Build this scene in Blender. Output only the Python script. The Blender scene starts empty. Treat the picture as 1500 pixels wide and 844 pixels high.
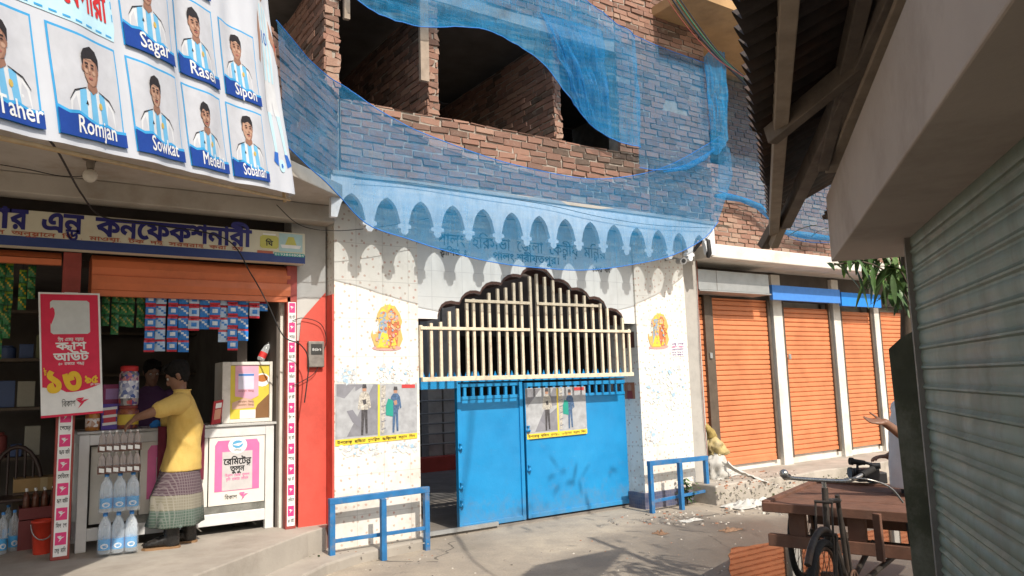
import bpy, bmesh, math, random
from mathutils import Vector, Matrix, noise
from mathutils.geometry import delaunay_2d_cdt
R = math.radians
random.seed(7)
scn = bpy.context.scene
COL = scn.collection

# ------------------------------------------------------------------ camera
F_PX, CX, CY, W_PX, H_PX = 1100.0, 750.0, 422.0, 1500, 844
def _n(x, y, z):
    v = Vector((x, y, z)); v.normalize(); return v
_up = _n(480 - CX, CY + 8250, F_PX)
_X = _n(2400 - CX, CY - 512, F_PX); _X = (_X - _up * _X.dot(_up)).normalized()
_Y = -(_up.cross(_X))
CAM = Vector((0, -7.5, 1.7))
def cam2w(r, u, f):
    c = Vector((r, u, f)); return Vector((_X.dot(c), _Y.dot(c), _up.dot(c)))
def ray(px, py): return cam2w((px - CX) / F_PX, (CY - py) / F_PX, 1.0)
def PY(px, py, y): d = ray(px, py); return CAM + d * ((y - CAM.y) / d.y)
def PZ(px, py, z): d = ray(px, py); return CAM + d * ((z - CAM.z) / d.z)
def PD(px, py, t): return CAM + ray(px, py) * t
cd = bpy.data.cameras.new('camera'); cam = bpy.data.objects.new('camera', cd); COL.objects.link(cam)
cd.sensor_width = 36; cd.lens = 36 * F_PX / W_PX; cd.clip_start = .05; cd.clip_end = 500
_r, _u, _f = cam2w(1, 0, 0), cam2w(0, 1, 0), cam2w(0, 0, 1)
cam.matrix_world = Matrix(((_r.x, _u.x, -_f.x, CAM.x), (_r.y, _u.y, -_f.y, CAM.y), (_r.z, _u.z, -_f.z, CAM.z), (0, 0, 0, 1)))
scn.camera = cam
scn.render.resolution_x, scn.render.resolution_y = 1024, 576

# ------------------------------------------------------------------ light
SUN_EL, SUN_AZ = 43.0, 2.0            # the sun stands behind the camera's side of the street
sd = Vector((math.sin(R(SUN_AZ)) * math.cos(R(SUN_EL)), math.cos(R(SUN_AZ)) * math.cos(R(SUN_EL)), -math.sin(R(SUN_EL))))
sl = bpy.data.lights.new('sun', 'SUN'); sl.energy = 4.0; sl.angle = R(.6); sl.color = (1, .93, .82)
so = bpy.data.objects.new('sun', sl); COL.objects.link(so)
so.rotation_euler = sd.to_track_quat('-Z', 'Y').to_euler(); so.location = (0, -20, 20)
world = bpy.data.worlds.new('World'); scn.world = world; world.use_nodes = True
wt = world.node_tree; bg = wt.nodes['Background']
sky = wt.nodes.new('ShaderNodeTexSky'); sky.sky_type = 'NISHITA'; sky.sun_disc = False
sky.sun_elevation = R(SUN_EL); sky.sun_rotation = R(180 + SUN_AZ); sky.dust_density = 3.0; sky.air_density = 1.3
wt.links.new(sky.outputs[0], bg.inputs[0]); bg.inputs[1].default_value = .13
scn.view_settings.view_transform = 'Standard'; scn.view_settings.look = 'None'
scn.view_settings.exposure = .32; scn.view_settings.gamma = 1; scn.view_settings.use_curve_mapping = False
scn.render.engine = 'CYCLES'
scn.cycles.max_bounces = 8; scn.cycles.transparent_max_bounces = 16
try: scn.cycles.use_denoising = True
except Exception: pass

# ------------------------------------------------------------------ material helpers
class NT:
    def __init__(s, name):
        s.m = bpy.data.materials.new(name); s.m.use_nodes = True; s.t = s.m.node_tree
        s.b = s.t.nodes['Principled BSDF']; s.out = s.t.nodes['Material Output']
    def n(s, typ, props=None, **inp):
        nd = s.t.nodes.new(typ)
        for k, v in (props or {}).items(): setattr(nd, k, v)
        for k, v in inp.items():
            k = k.replace('_', ' ')
            s.set(nd, k, v)
        return nd
    def set(s, nd, k, v):
        i = nd.inputs[int(k)] if isinstance(k, str) and k.isdigit() else nd.inputs[k]
        if isinstance(v, bpy.types.NodeSocket): s.t.links.new(v, i)
        else: i.default_value = v
    def pos(s):
        if not hasattr(s, '_p'): s._p = s.n('ShaderNodeNewGeometry').outputs['Position']
        return s._p
    def math(s, op, a, b=0.0, c=None):
        nd = s.t.nodes.new('ShaderNodeMath'); nd.operation = op; s.set(nd, 0, a) if False else None
        for i, v in enumerate((a, b) if c is None else (a, b, c)):
            if isinstance(v, bpy.types.NodeSocket): s.t.links.new(v, nd.inputs[i])
            else: nd.inputs[i].default_value = v
        return nd.outputs[0]
    def noise(s, scale, detail=4, rough=.6, vec=None, dist=0):
        nd = s.n('ShaderNodeTexNoise'); s.set(nd, 'Vector', vec or s.pos()); s.set(nd, 'Scale', scale)
        s.set(nd, 'Detail', detail); s.set(nd, 'Roughness', rough); s.set(nd, 'Distortion', dist); return nd.outputs['Fac']
    def ramp(s, fac, stops):
        nd = s.t.nodes.new('ShaderNodeValToRGB'); cr = nd.color_ramp
        while len(cr.elements) < len(stops): cr.elements.new(.5)
        for e, (p, c) in zip(cr.elements, stops): e.position = p; e.color = (*c, 1) if len(c) == 3 else c
        s.t.links.new(fac, nd.inputs[0]); return nd.outputs[0]
    def mix(s, fac, a, b, mode='MIX'):
        nd = s.t.nodes.new('ShaderNodeMix'); nd.data_type = 'RGBA'; nd.blend_type = mode
        for i, v in ((0, fac), (6, a), (7, b)):
            if isinstance(v, bpy.types.NodeSocket): s.t.links.new(v, nd.inputs[i])
            elif i == 0: nd.inputs[0].default_value = v
            else: nd.inputs[i].default_value = (*v, 1) if len(v) == 3 else v
        return nd.outputs[2]
    def bump(s, h, strength=.3, dist=.01):
        nd = s.n('ShaderNodeBump'); s.set(nd, 'Height', h); s.set(nd, 'Strength', strength); s.set(nd, 'Distance', dist)
        s.t.links.new(nd.outputs[0], s.b.inputs['Normal'])
    def base(s, c):
        if isinstance(c, bpy.types.NodeSocket): s.t.links.new(c, s.b.inputs['Base Color'])
        else: s.b.inputs['Base Color'].default_value = (*c, 1)
    def rough(s, r):
        if isinstance(r, bpy.types.NodeSocket): s.t.links.new(r, s.b.inputs['Roughness'])
        else: s.b.inputs['Roughness'].default_value = r
def smul(c, k): return tuple(min(1, x * k) for x in c)
MATS = {}
def mat(name, col, rough=.65, var=.15, scale=4, bump=.15, bscale=60, metal=0, dirt=None, dirt_amt=.5, dscale=2.5, spec=.4, trans=0, coat=0, streak=None):
    if name in MATS: return MATS[name]
    q = NT(name); f = q.noise(scale, 5)
    c = q.ramp(f, [(.3, smul(col, 1 - var)), (.7, smul(col, 1 + var * .6))])
    if dirt:
        d = q.noise(dscale, 8, .7)
        k = q.ramp(d, [(.5, (0, 0, 0)), (.72, (dirt_amt,) * 3)])
        c = q.mix(k, c, dirt)
    if streak:
        mp = q.n('ShaderNodeMapping'); q.set(mp, 'Vector', q.pos()); mp.inputs['Scale'].default_value = (7, 7, .55)
        c = q.mix(q.ramp(q.noise(1.6, 8, .75, mp.outputs[0]), [(.50, (0, 0, 0)), (.74, (.65,) * 3)]), c, streak)
    q.base(c); q.b.inputs['Metallic'].default_value = metal; q.b.inputs['Specular IOR Level'].default_value = spec
    rr = q.ramp(q.noise(scale * 3, 3), [(.3, (max(0, rough - .1),) * 3), (.7, (min(1, rough + .1),) * 3)]); q.rough(rr)
    if bump: q.bump(q.noise(bscale, 4), bump, .006)
    if trans: q.b.inputs['Transmission Weight'].default_value = trans
    MATS[name] = q.m; return q.m
def flat(name, col, rough=.55, var=.08, **k):      # printed ink, plastic, small things
    return mat(name, col, rough, var, 12, 0, **k)

# ------------------------------------------------------------------ text
GL = {}
CONS = set('কখগঘঙচছজঝঞটঠডঢণতথদধনপফবভমযরলশষসহড়ঢ়য়ৎ')
def reorder(s):
    out = []; i = 0
    while i < len(s):
        if s[i] in CONS:
            j = i + 1
            while j + 1 < len(s) and s[j] == '্': j += 2
            cl = s[i:j]
            if j < len(s) and s[j] in 'িেৈ': out += [s[j]] + list(cl); j += 1
            elif j < len(s) and s[j] == 'ো': out += ['ে'] + list(cl) + ['া']; j += 1
            else: out += list(cl)
            i = j
        else: out.append(s[i]); i += 1
    return ''.join(out)
def raw_glyphs(body, off=0.0, res=2, shear=0):
    """filled outlines of a run of letters (union of the font's overlapping contours)"""
    key = (body, off, res, shear)
    if key in GL: return GL[key]
    c = bpy.data.curves.new('glyphs', 'FONT'); c.body = body; c.resolution_u = res; c.shear = shear; c.fill_mode = 'NONE'
    o = bpy.data.objects.new('glyphs', c); COL.objects.link(o)
    dg = bpy.context.evaluated_depsgraph_get()
    me = bpy.data.meshes.new_from_object(o.evaluated_get(dg)); co = [Vector((v.co.x, v.co.y)) for v in me.vertices]
    nx = {}
    for e in me.edges: nx.setdefault(e.vertices[0], []).append(e.vertices[1])
    bpy.data.objects.remove(o); bpy.data.curves.remove(c); bpy.data.meshes.remove(me)
    loops = []; seen = set()
    for st in sorted(nx):
        if st in seen: continue
        l = [st]; seen.add(st); cur = st
        while True:
            q = [k for k in nx.get(cur, []) if k not in seen]
            if not q: break
            cur = q[0]; seen.add(cur); l.append(cur)
        p = [co[i] for i in l]; p = [p[i] for i in range(len(p)) if (p[i] - p[i - 1]).length > 1e-5]
        if len(p) > 2: loops.append(p)
    ar = lambda l: sum(l[i - 1].x * l[i].y - l[i - 1].y * l[i].x for i in range(len(l))) / 2
    if loops and off:
        sg = 1 if sum(ar(l) for l in loops) > 0 else -1; nl = []
        for l in loops:
            q = []
            for i in range(len(l)):
                d1 = (l[i] - l[i - 1]).normalized(); d2 = (l[(i + 1) % len(l)] - l[i]).normalized()
                n1 = Vector((d1.y, -d1.x)); n2 = Vector((d2.y, -d2.x)); nn = n1 + n2
                nn = nn.normalized() / max(.5, (nn.length / 2)) if nn.length > .1 else n1
                q.append(l[i] + nn * off * sg)
            nl.append(q)
        loops = nl
    V = []; E_ = []
    for l in loops:
        b0 = len(V); V += l; E_ += [(b0 + i, b0 + (i + 1) % len(l)) for i in range(len(l))]
    if not V: GL[key] = ([], []); return GL[key]
    ov, oe, of, *_ = delaunay_2d_cdt(V, E_, [], 1, 1e-5)
    bb = [(min(p.x for p in l), max(p.x for p in l), min(p.y for p in l), max(p.y for p in l), l) for l in loops]
    fs = []
    for f in of:
        cx_ = sum(ov[i].x for i in f) / 3; cy_ = sum(ov[i].y for i in f) / 3; wn = 0
        for xa, xb, ya, yb, l in bb:
            if xa < cx_ < xb and ya < cy_ < yb:
                for i in range(len(l)):
                    p, q = l[i - 1], l[i]
                    if (p.y <= cy_) != (q.y <= cy_):
                        if p.x + (cy_ - p.y) / (q.y - p.y) * (q.x - p.x) > cx_: wn += 1 if q.y > p.y else -1
        if wn: fs.append(tuple(f))
    GL[key] = ([(v.x, v.y) for v in ov], fs); return GL[key]
def layout(body, off=0.0, shear=0):
    """2-D outline mesh of a line of writing; stacks Bengali conjuncts under their first letter"""
    s = reorder(body); runs = []; cur = ''; i = 0
    while i < len(s):
        if s[i] == '্' and i + 1 < len(s):
            runs.append((cur, None)); cur = ''
            runs.append((s[i + 1], 'sub')); i += 2
        else: cur += s[i]; i += 1
    if cur: runs.append((cur, None))
    V = []; Fc = []; x = 0; last_w = .6
    for t, kind in runs:
        if not t: continue
        t2 = t.replace(' ', '  ')
        vs, fs = raw_glyphs(t2, off, 2, shear)
        if not vs: x += .3 * len(t); continue
        b = len(V)
        if kind == 'sub':
            if t in 'য': V += [(x - .12 + vx * .62, vy * .85 - .16) for vx, vy in vs]; adv = .28
            else: V += [(x - .56 + vx * .56, vy * .58 - .27) for vx, vy in vs]; adv = 0
            x += adv
        else:
            V += [(x + vx, vy) for vx, vy in vs]; x = x + max(v[0] for v in vs) - .015
            if t.endswith(' '): x += .3
        Fc += [tuple(b + k for k in f) for f in fs]
    return V, Fc

# ------------------------------------------------------------------ mesh builder
class MB:
    def __init__(s): s.v = []; s.f = []; s.m = []; s.t = []; s.s = []
    def add(s, vs, fs, m=0, t=.5, smooth=False):
        b = len(s.v); s.v += [Vector(v) for v in vs]
        for f in fs: s.f.append(tuple(b + i for i in f)); s.m.append(m); s.t.append(t); s.s.append(smooth)
        return s
    def quad(s, a, b, c, d, m=0, t=.5): return s.add([a, b, c, d], [(0, 1, 2, 3)], m, t)
    def obox(s, c, ax, ay, az, m=0, t=.5):      # centre and three half vectors
        c, ax, ay, az = Vector(c), Vector(ax), Vector(ay), Vector(az)
        vs = [c + ax * i + ay * j + az * k for i in (-1, 1) for j in (-1, 1) for k in (-1, 1)]
        return s.add(vs, [(0, 1, 3, 2), (4, 6, 7, 5), (0, 4, 5, 1), (2, 3, 7, 6), (0, 2, 6, 4), (1, 5, 7, 3)], m, t)
    def box(s, a, b, m=0, t=.5):
        a, b = Vector(a), Vector(b); h = (b - a) / 2
        return s.obox((a + b) / 2, (h.x, 0, 0), (0, h.y, 0), (0, 0, h.z), m, t)
    def beam(s, a, b, w, h, up=(0, 0, 1), m=0, t=.5):
        a, b = Vector(a), Vector(b); d = b - a; L = d.length; d.normalize(); sd_ = d.cross(Vector(up)).normalized(); u = sd_.cross(d)
        return s.obox((a + b) / 2, d * L / 2, sd_ * w / 2, u * h / 2, m, t)
    def prism(s, poly, ext, m=0, t=.5, back=True):
        n = len(poly); p = [Vector(q) for q in poly]; e = Vector(ext)
        fs = [tuple(range(n))] + [(i, i + n, (i + 1) % n + n, (i + 1) % n) for i in range(n)]
        if back: fs.append(tuple(range(2 * n - 1, n - 1, -1)))
        return s.add(p + [q + e for q in p], fs, m, t)
    def tube(s, pts, r, n=8, m=0, t=.5, smooth=True, cap=True):
        pts = [Vector(p) for p in pts]; k = len(pts); rs = r if isinstance(r, (list, tuple)) else [r] * k
        d0 = (pts[1] - pts[0]).normalized(); a = d0.orthogonal().normalized(); vs = []
        for i, p in enumerate(pts):
            d = (pts[min(i + 1, k - 1)] - pts[max(i - 1, 0)]).normalized()
            a = (a - d * a.dot(d)); a = a.normalized() if a.length > 1e-6 else d.orthogonal().normalized(); b = d.cross(a)
            for j in range(n):
                th = 2 * math.pi * j / n; vs.append(p + (a * math.cos(th) + b * math.sin(th)) * rs[i])
        fs = [(i * n + j, i * n + (j + 1) % n, (i + 1) * n + (j + 1) % n, (i + 1) * n + j) for i in range(k - 1) for j in range(n)]
        s.add(vs, fs, m, t, smooth)
        if cap: s.add(vs[:n], [tuple(range(n))[::-1]], m, t); s.add(vs[-n:], [tuple(range(n))], m, t)
        return s
    def loft(s, rings, n=20, m=0, t=.5, smooth=True, cap=True, fold=None):
        """rings: (centre, half axis u, half axis v)"""
        vs = []; k = len(rings)
        for i, (c, u, v) in enumerate(rings):
            c, u, v = Vector(c), Vector(u), Vector(v)
            for j in range(n):
                th = 2 * math.pi * j / n; q = 1 + (fold(i / (k - 1), th) if fold else 0)
                vs.append(c + (u * math.cos(th) + v * math.sin(th)) * q)
        fs = [(i * n + j, i * n + (j + 1) % n, (i + 1) * n + (j + 1) % n, (i + 1) * n + j) for i in range(k - 1) for j in range(n)]
        s.add(vs, fs, m, t, smooth)
        if cap: s.add(vs[:n], [tuple(range(n))[::-1]], m, t, smooth); s.add(vs[-n:], [tuple(range(n))], m, t, smooth)
        return s
    def lathe(s, prof, c, n=14, m=0, t=.5, smooth=True):
        return s.loft([((c[0], c[1], c[2] + z), (r, 0, 0), (0, r, 0)) for r, z in prof], n, m, t, smooth)
    def ball(s, c, r, n=12, m=0, t=.5, sq=(1, 1, 1)):
        c = Vector(c); k = max(5, n // 2 + 1)
        return s.loft([(c + Vector((0, 0, -math.cos(math.pi * i / k) * r * sq[2])), (max(.02, math.sin(math.pi * i / k)) * r * sq[0], 0, 0), (0, max(.02, math.sin(math.pi * i / k)) * r * sq[1], 0)) for i in range(k + 1)], n, m, t)
    def grid(s, fn, nu, nv, m=0, t=.5, smooth=False):
        vs = [fn(i / nu, j / nv) for j in range(nv + 1) for i in range(nu + 1)]
        w = nu + 1
        return s.add(vs, [(j * w + i, j * w + i + 1, (j + 1) * w + i + 1, (j + 1) * w + i) for j in range(nv) for i in range(nu)], m, t, smooth)
    def text(s, body, o, u, v, h, m=0, width=None, align='L', off=0.0, shear=0, fn=None):
        """writing from point o along u, letters h tall up v; or through fn(a, b) with o = (a0, b0), u, v in (a, b)"""
        V, Fc = layout(body, off, shear)
        if not V: return s
        x0 = min(p[0] for p in V); x1 = max(p[0] for p in V); k = h / .72; kx = k if width is None else width / max(1e-6, x1 - x0)
        a = 0 if align == 'L' else (-(x1 - x0) * kx / 2 if align == 'C' else -(x1 - x0) * kx)
        if fn: vs = [fn(o[0] + a + (p[0] - x0) * kx, o[1] + p[1] * k) for p in V]
        else:
            o, u, v = Vector(o), Vector(u), Vector(v); vs = [o + u * (a + (p[0] - x0) * kx) + v * (p[1] * k) for p in V]
        return s.add(vs, Fc, m)
    def poly(s, pts2, fn, m=0, t=.5):
        return s.add([fn(a, b) for a, b in pts2], [tuple(range(len(pts2)))], m, t)
    def build(s, name, mats, parent=None, bevel=0, origin=None, weld=False):
        if not isinstance(mats, (list, tuple)): mats = [mats]
        me = bpy.data.meshes.new(name)
        if parent is not None: org = WORG[parent]
        elif origin is not None: org = Vector(origin)
        else:
            xs = [v.x for v in s.v]; ys = [v.y for v in s.v]; zs = [v.z for v in s.v]
            org = Vector(((min(xs) + max(xs)) / 2, (min(ys) + max(ys)) / 2, min(zs)))
        me.from_pydata([tuple(v - org) for v in s.v], [], s.f)
        for m_ in mats: me.materials.append(m_)
        me.polygons.foreach_set('material_index', s.m); me.polygons.foreach_set('use_smooth', s.s)
        at = me.attributes.new('tint', 'FLOAT', 'FACE'); at.data.foreach_set('value', s.t)
        if weld:
            bm = bmesh.new(); bm.from_mesh(me); bmesh.ops.remove_doubles(bm, verts=bm.verts, dist=1e-5); bmesh.ops.recalc_face_normals(bm, faces=bm.faces); bm.to_mesh(me); bm.free()
        me.update()
        o = bpy.data.objects.new(name, me); COL.objects.link(o)
        if parent is not None: o.parent = parent
        else: o.location = org
        WORG[o] = org
        if bevel:
            b = o.modifiers.new('bevel', 'BEVEL'); b.width = bevel; b.segments = 2; b.limit_method = 'ANGLE'; b.angle_limit = R(40)
        return o
WORG = {}
def tag(o, label=None, cat=None, group=None, kind=None):
    if label: o['label'] = label
    if cat: o['category'] = cat
    if group: o['group'] = group
    if kind: o['kind'] = kind
    return o
def thing(name, label, cat, loc=(0, 0, 0), group=None):
    o = bpy.data.objects.new(name, None); o.empty_display_size = .1; COL.objects.link(o); o.location = loc
    WORG[o] = Vector(loc); return tag(o, label, cat, group)
KIDS = {}
def copy_tree(o, loc=None, rotz=None, label=None, group=None, parent=None):
    c = o.copy(); COL.objects.link(c)
    if parent is not None: c.parent = parent
    if loc is not None: c.location = loc; WORG[c] = Vector(loc)
    if rotz is not None: c.rotation_euler = (0, 0, rotz)
    if label: c['label'] = label
    if group: c['group'] = group
    for ch in list(o.children): copy_tree(ch, parent=c)
    return c
def fuse(o, voxel, smooth=4, fold=None):
    """melt the overlapping pieces of one mesh into one continuous skin"""
    me0 = o.data; mats = list(me0.materials)
    m = o.modifiers.new('r', 'REMESH'); m.mode = 'VOXEL'; m.voxel_size = voxel
    sm = o.modifiers.new('s', 'SMOOTH'); sm.iterations = smooth; sm.factor = .5
    dg = bpy.context.evaluated_depsgraph_get(); dg.update()
    me = bpy.data.meshes.new_from_object(o.evaluated_get(dg)); me.name = o.name
    o.modifiers.clear(); o.data = me
    if not me.materials:
        for q in mats: me.materials.append(q)
    if fold:
        ns = [v.normal.copy() for v in me.vertices]; off = WORG[o]
        for v, nn in zip(me.vertices, ns): v.co += nn * fold(v.co + off)
    me.polygons.foreach_set('use_smooth', [True] * len(me.polygons)); me.update()
    return o
def strand(a, b, sag, n=12, wob=0):
    a, b = Vector(a), Vector(b)
    return [a.lerp(b, i / n) + Vector((0, 0, -sag * 4 * (i / n) * (1 - i / n))) + Vector((random.uniform(-wob, wob), 0, random.uniform(-wob, wob))) for i in range(n + 1)]
# ------------------------------------------------------------------ materials of the place
def brick_material():
    q = NT('brick'); a = q.n('ShaderNodeAttribute', dict(attribute_name='tint')).outputs['Fac']
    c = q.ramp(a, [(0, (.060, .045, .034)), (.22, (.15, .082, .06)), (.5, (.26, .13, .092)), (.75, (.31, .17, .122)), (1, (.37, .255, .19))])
    g = q.noise(14, 6, .7); c = q.mix(q.ramp(g, [(.3, (0, 0, 0)), (.75, (.55,) * 3)]), c, (.20, .13, .10))
    w = q.noise(5, 7, .75); c = q.mix(q.ramp(w, [(.58, (0, 0, 0)), (.72, (.5,) * 3)]), c, (.42, .37, .33))
    q.base(c); q.rough(.9); q.bump(q.noise(55, 5, .7), .6, .012); return q.m
M_BRICK = brick_material()
M_MORTAR = mat('mortar', (.33, .29, .25), .95, .3, 9, .5, 40, dirt=(.20, .17, .13), dirt_amt=.6)
def tile_material(name, base, line, sx, sz, speck=None, grime=.5, lw=.006, ch=0, gz=None):
    q = NT(name); sp = q.n('ShaderNodeSeparateXYZ'); q.t.links.new(q.pos(), sp.inputs[0])
    X, Z, Yc = sp.outputs[0], sp.outputs[2], sp.outputs[1]
    H = q.math('ADD', X, Yc)
    fx = q.math('FRACT', q.math('DIVIDE', H, sx)); fz = q.math('FRACT', q.math('DIVIDE', Z, sz))
    ln = q.math('MAXIMUM', q.math('LESS_THAN', fx, lw / sx), q.math('LESS_THAN', fz, lw / sz))
    c = q.ramp(q.noise(1.5, 6, .65), [(.3, smul(base, .9)), (.7, base)])
    if speck:
        cv = q.n('ShaderNodeCombineXYZ'); q.t.links.new(H, cv.inputs[0]); q.t.links.new(Z, cv.inputs[1])
        vo = q.n('ShaderNodeTexVoronoi', dict(voronoi_dimensions='2D')); q.set(vo, 'Vector', cv.outputs[0]); q.set(vo, 'Scale', 10.5); q.set(vo, 'Randomness', .75)
        wob = q.math('ADD', vo.outputs['Distance'], q.math('MULTIPLY', q.noise(60, 2), .22))
        k = q.math('MULTIPLY', q.math('LESS_THAN', wob, .245), .6)
        sc = q.ramp(vo.outputs['Color'], [(.2, speck), (.6, (.42, .28, .19)), (.85, (.36, .20, .15))])
        c = q.mix(k, c, sc)
    c = q.mix(q.math('MULTIPLY', ln, .55), c, line)
    if grime:
        d = q.noise(2.2, 9, .72); up = q.n('ShaderNodeMapRange', From_Min=1.1, From_Max=0.0, To_Min=0.0, To_Max=.16); q.t.links.new(Z, up.inputs[0])
        k = q.ramp(q.math('ADD', d, up.outputs[0]), [(.52, (0, 0, 0)), (.78, (grime,) * 3)])
        c = q.mix(k, c, (.30, .24, .18))
        k2 = q.ramp(q.noise(38, 5, .8), [(.63, (0, 0, 0)), (.68, (grime,) * 3)]); c = q.mix(k2, c, (.2, .16, .13))
    q.base(c); q.rough(q.ramp(q.noise(6, 3), [(.3, (.3,) * 3), (.7, (.55,) * 3)]))
    q.bump(q.math('SUBTRACT', q.noise(30, 3), q.math('MULTIPLY', ln, .8)), .15, .004); return q.m
M_TILE = tile_material('flecked_tile', (.76, .73, .67), (.40, .37, .33), .305, .405, speck=(.50, .17, .10))
M_PANEL = tile_material('white_tile', (.74, .74, .72), (.42, .42, .42), .40, .30, grime=.2)
M_MOSAIC = tile_material('blue_mosaic', (.05, .07, .16), (.2, .2, .22), .04, .04, grime=.5, lw=.004)
M_CEMENT = mat('cement', (.40, .38, .35), .85, .25, 2.5, .3, 50, dirt=(.17, .15, .13))
M_WHITEWASH = mat('whitewash', (.66, .63, .58), .85, .14, 3, .25, 50, dirt=(.34, .30, .25), dirt_amt=.6)
M_CORNICE = mat('pale_cornice', (.66, .68, .70), .8, .16, 5, .3, 40, dirt=(.28, .27, .26), dirt_amt=.6, dscale=5)
M_RED = mat('red_paint', (.58, .085, .06), .6, .16, 3, .2, 30, dirt=(.34, .05, .035), dirt_amt=.6)
def door_paint():
    q = NT('blue_door_paint'); c = q.ramp(q.noise(1.8, 6, .65), [(.3, (.008, .20, .46)), (.55, (.010, .235, .52)), (.75, (.018, .26, .54))])
    mp = q.n('ShaderNodeMapping'); q.set(mp, 'Vector', q.pos()); mp.inputs['Scale'].default_value = (3, 3, 26)
    c = q.mix(q.ramp(q.noise(1.5, 7, .75, mp.outputs[0]), [(.62, (0, 0, 0)), (.70, (.45,) * 3)]), c, (.10, .30, .50))
    sp = q.n('ShaderNodeSeparateXYZ'); q.t.links.new(q.pos(), sp.inputs[0]); mr = q.n('ShaderNodeMapRange', From_Min=.0, From_Max=.55, To_Min=.30, To_Max=0.0); q.t.links.new(sp.outputs[2], mr.inputs[0])
    g = q.math('ADD', q.noise(6, 8, .75), mr.outputs[0]); c = q.mix(q.ramp(g, [(.60, (0, 0, 0)), (.85, (.38,) * 3)]), c, (.14, .17, .19))
    r = q.noise(16, 6, .8); c = q.mix(q.ramp(r, [(.68, (0, 0, 0)), (.72, (.7,) * 3)]), c, (.13, .07, .045))
    q.base(c); q.rough(q.ramp(q.noise(4, 4), [(.3, (.32,) * 3), (.7, (.55,) * 3)])); q.bump(q.math('ADD', q.math('MULTIPLY', q.noise(1.6, 2), 2.2), q.math('MULTIPLY', q.noise(40, 4), .12)), .35, .03); return q.m
M_BLUE = door_paint()
M_BLUER = mat('blue_rail_paint', (.022, .15, .36), .5, .22, 8, .25, 40, dirt=(.20, .18, .16), dirt_amt=.6, dscale=9)
M_CREAM = mat('cream_paint', (.66, .57, .43), .5, .12, 7, .15, 40, dirt=(.32, .22, .14), dirt_amt=.7, dscale=12)
M_BROWN = mat('brown_soffit', (.085, .04, .03), .5, .2, 5, .2)
M_ORANGE = mat('orange_shutter_paint', (.60, .215, .095), .5, .16, 1.7, .12, 30, dirt=(.36, .12, .05), dirt_amt=.55, dscale=3)
M_STEELDK = mat('dark_channel_steel', (.10, .075, .055), .6, .25, 8, .3)
M_GALV = mat('galvanised_sheet', (.42, .43, .43), .45, .15, 3, .1, 30, metal=.55, dirt=(.28, .26, .24))
M_BLACK = flat('black_ink', (.015, .015, .017)); M_WHITE = flat('white_print', (.78, .78, .77), .45)
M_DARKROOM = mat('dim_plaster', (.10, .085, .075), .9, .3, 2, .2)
M_RUST = mat('rusty_steel', (.10, .055, .035), .8, .35, 12, .4, 50, dirt=(.22, .09, .04))
M_CHROME = mat('worn_chrome', (.45, .44, .42), .3, .15, 20, .05, metal=.9, dirt=(.15, .09, .05))
M_RUBBER = mat('rubber', (.022, .02, .019), .8, .3, 20, .3)
M_CABLE = flat('black_cable', (.018, .017, .017), .6)
M_PINK = flat('magenta_print', (.72, .045, .20)); M_LPINK = flat('pink_print', (.70, .16, .36))

def ground_material():
    q = NT('dusty_concrete'); p = q.pos()
    a = q.noise(.55, 7, .62, dist=.4); b = q.noise(3.2, 8, .7); c3 = q.noise(45, 4, .7)
    c = q.ramp(a, [(.3, (.21, .18, .14)), (.48, (.34, .29, .23)), (.66, (.44, .375, .29))])
    c = q.mix(q.ramp(b, [(.42, (0, 0, 0)), (.7, (.55,) * 3)]), c, (.21, .185, .16))
    c = q.mix(q.ramp(c3, [(.35, (.35,) * 3), (.6, (0, 0, 0))]), c, (.16, .14, .12))
    # damp dark mud round the puddle
    v = q.n('ShaderNodeVectorMath', dict(operation='DISTANCE')); q.t.links.new(p, v.inputs[0]); v.inputs[1].default_value = (6.6, -2.9, 0)
    d = q.math('ADD', v.outputs['Value'], q.math('MULTIPLY', q.math('SUBTRACT', q.noise(1.1, 6), .5), 2.6))
    k = q.ramp(q.math('DIVIDE', d, 4.0), [(.32, (.75,) * 3), (.66, (0, 0, 0))])
    c = q.mix(k, c, (.075, .06, .05))
    nv = q.n('ShaderNodeVectorMath', dict(operation='MULTIPLY_ADD')); nz = q.n('ShaderNodeTexNoise'); q.set(nz, 'Vector', p); q.set(nz, 'Scale', 2.5); q.t.links.new(nz.outputs['Color'], nv.inputs[0]); nv.inputs[1].default_value = (.5, .5, 0); q.t.links.new(p, nv.inputs[2])
    vo = q.n('ShaderNodeTexVoronoi', dict(feature='DISTANCE_TO_EDGE')); q.set(vo, 'Vector', nv.outputs[0]); q.set(vo, 'Scale', .42)
    ck = q.math('MULTIPLY', q.math('LESS_THAN', vo.outputs['Distance'], .0045), q.math('GREATER_THAN', q.noise(.9, 3), .56)); c = q.mix(q.math('MULTIPLY', ck, .75), c, (.06, .05, .04))
    st2 = q.noise(1.7, 9, .8, dist=1.2); c = q.mix(q.ramp(st2, [(.60, (0, 0, 0)), (.66, (.5,) * 3)]), c, (.14, .12, .10)); c = q.mix(q.ramp(q.noise(7, 8, .8), [(.62, (0, 0, 0)), (.66, (.35,) * 3)]), c, (.50, .45, .38))
    q.base(c)
    q.rough(q.ramp(q.math('DIVIDE', d, 4.0), [(.32, (.55,) * 3), (.6, (.92,) * 3)]))
    h = q.math('ADD', q.math('MULTIPLY', b, .6), q.math('MULTIPLY', c3, .35)); q.bump(h, .5, .02); return q.m
M_GROUND = ground_material()
M_STEP = mat('worn_step_cement', (.36, .325, .28), .9, .22, 1.3, .35, 45, dirt=(.20, .17, .14), dirt_amt=.55, dscale=1.7)

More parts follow.
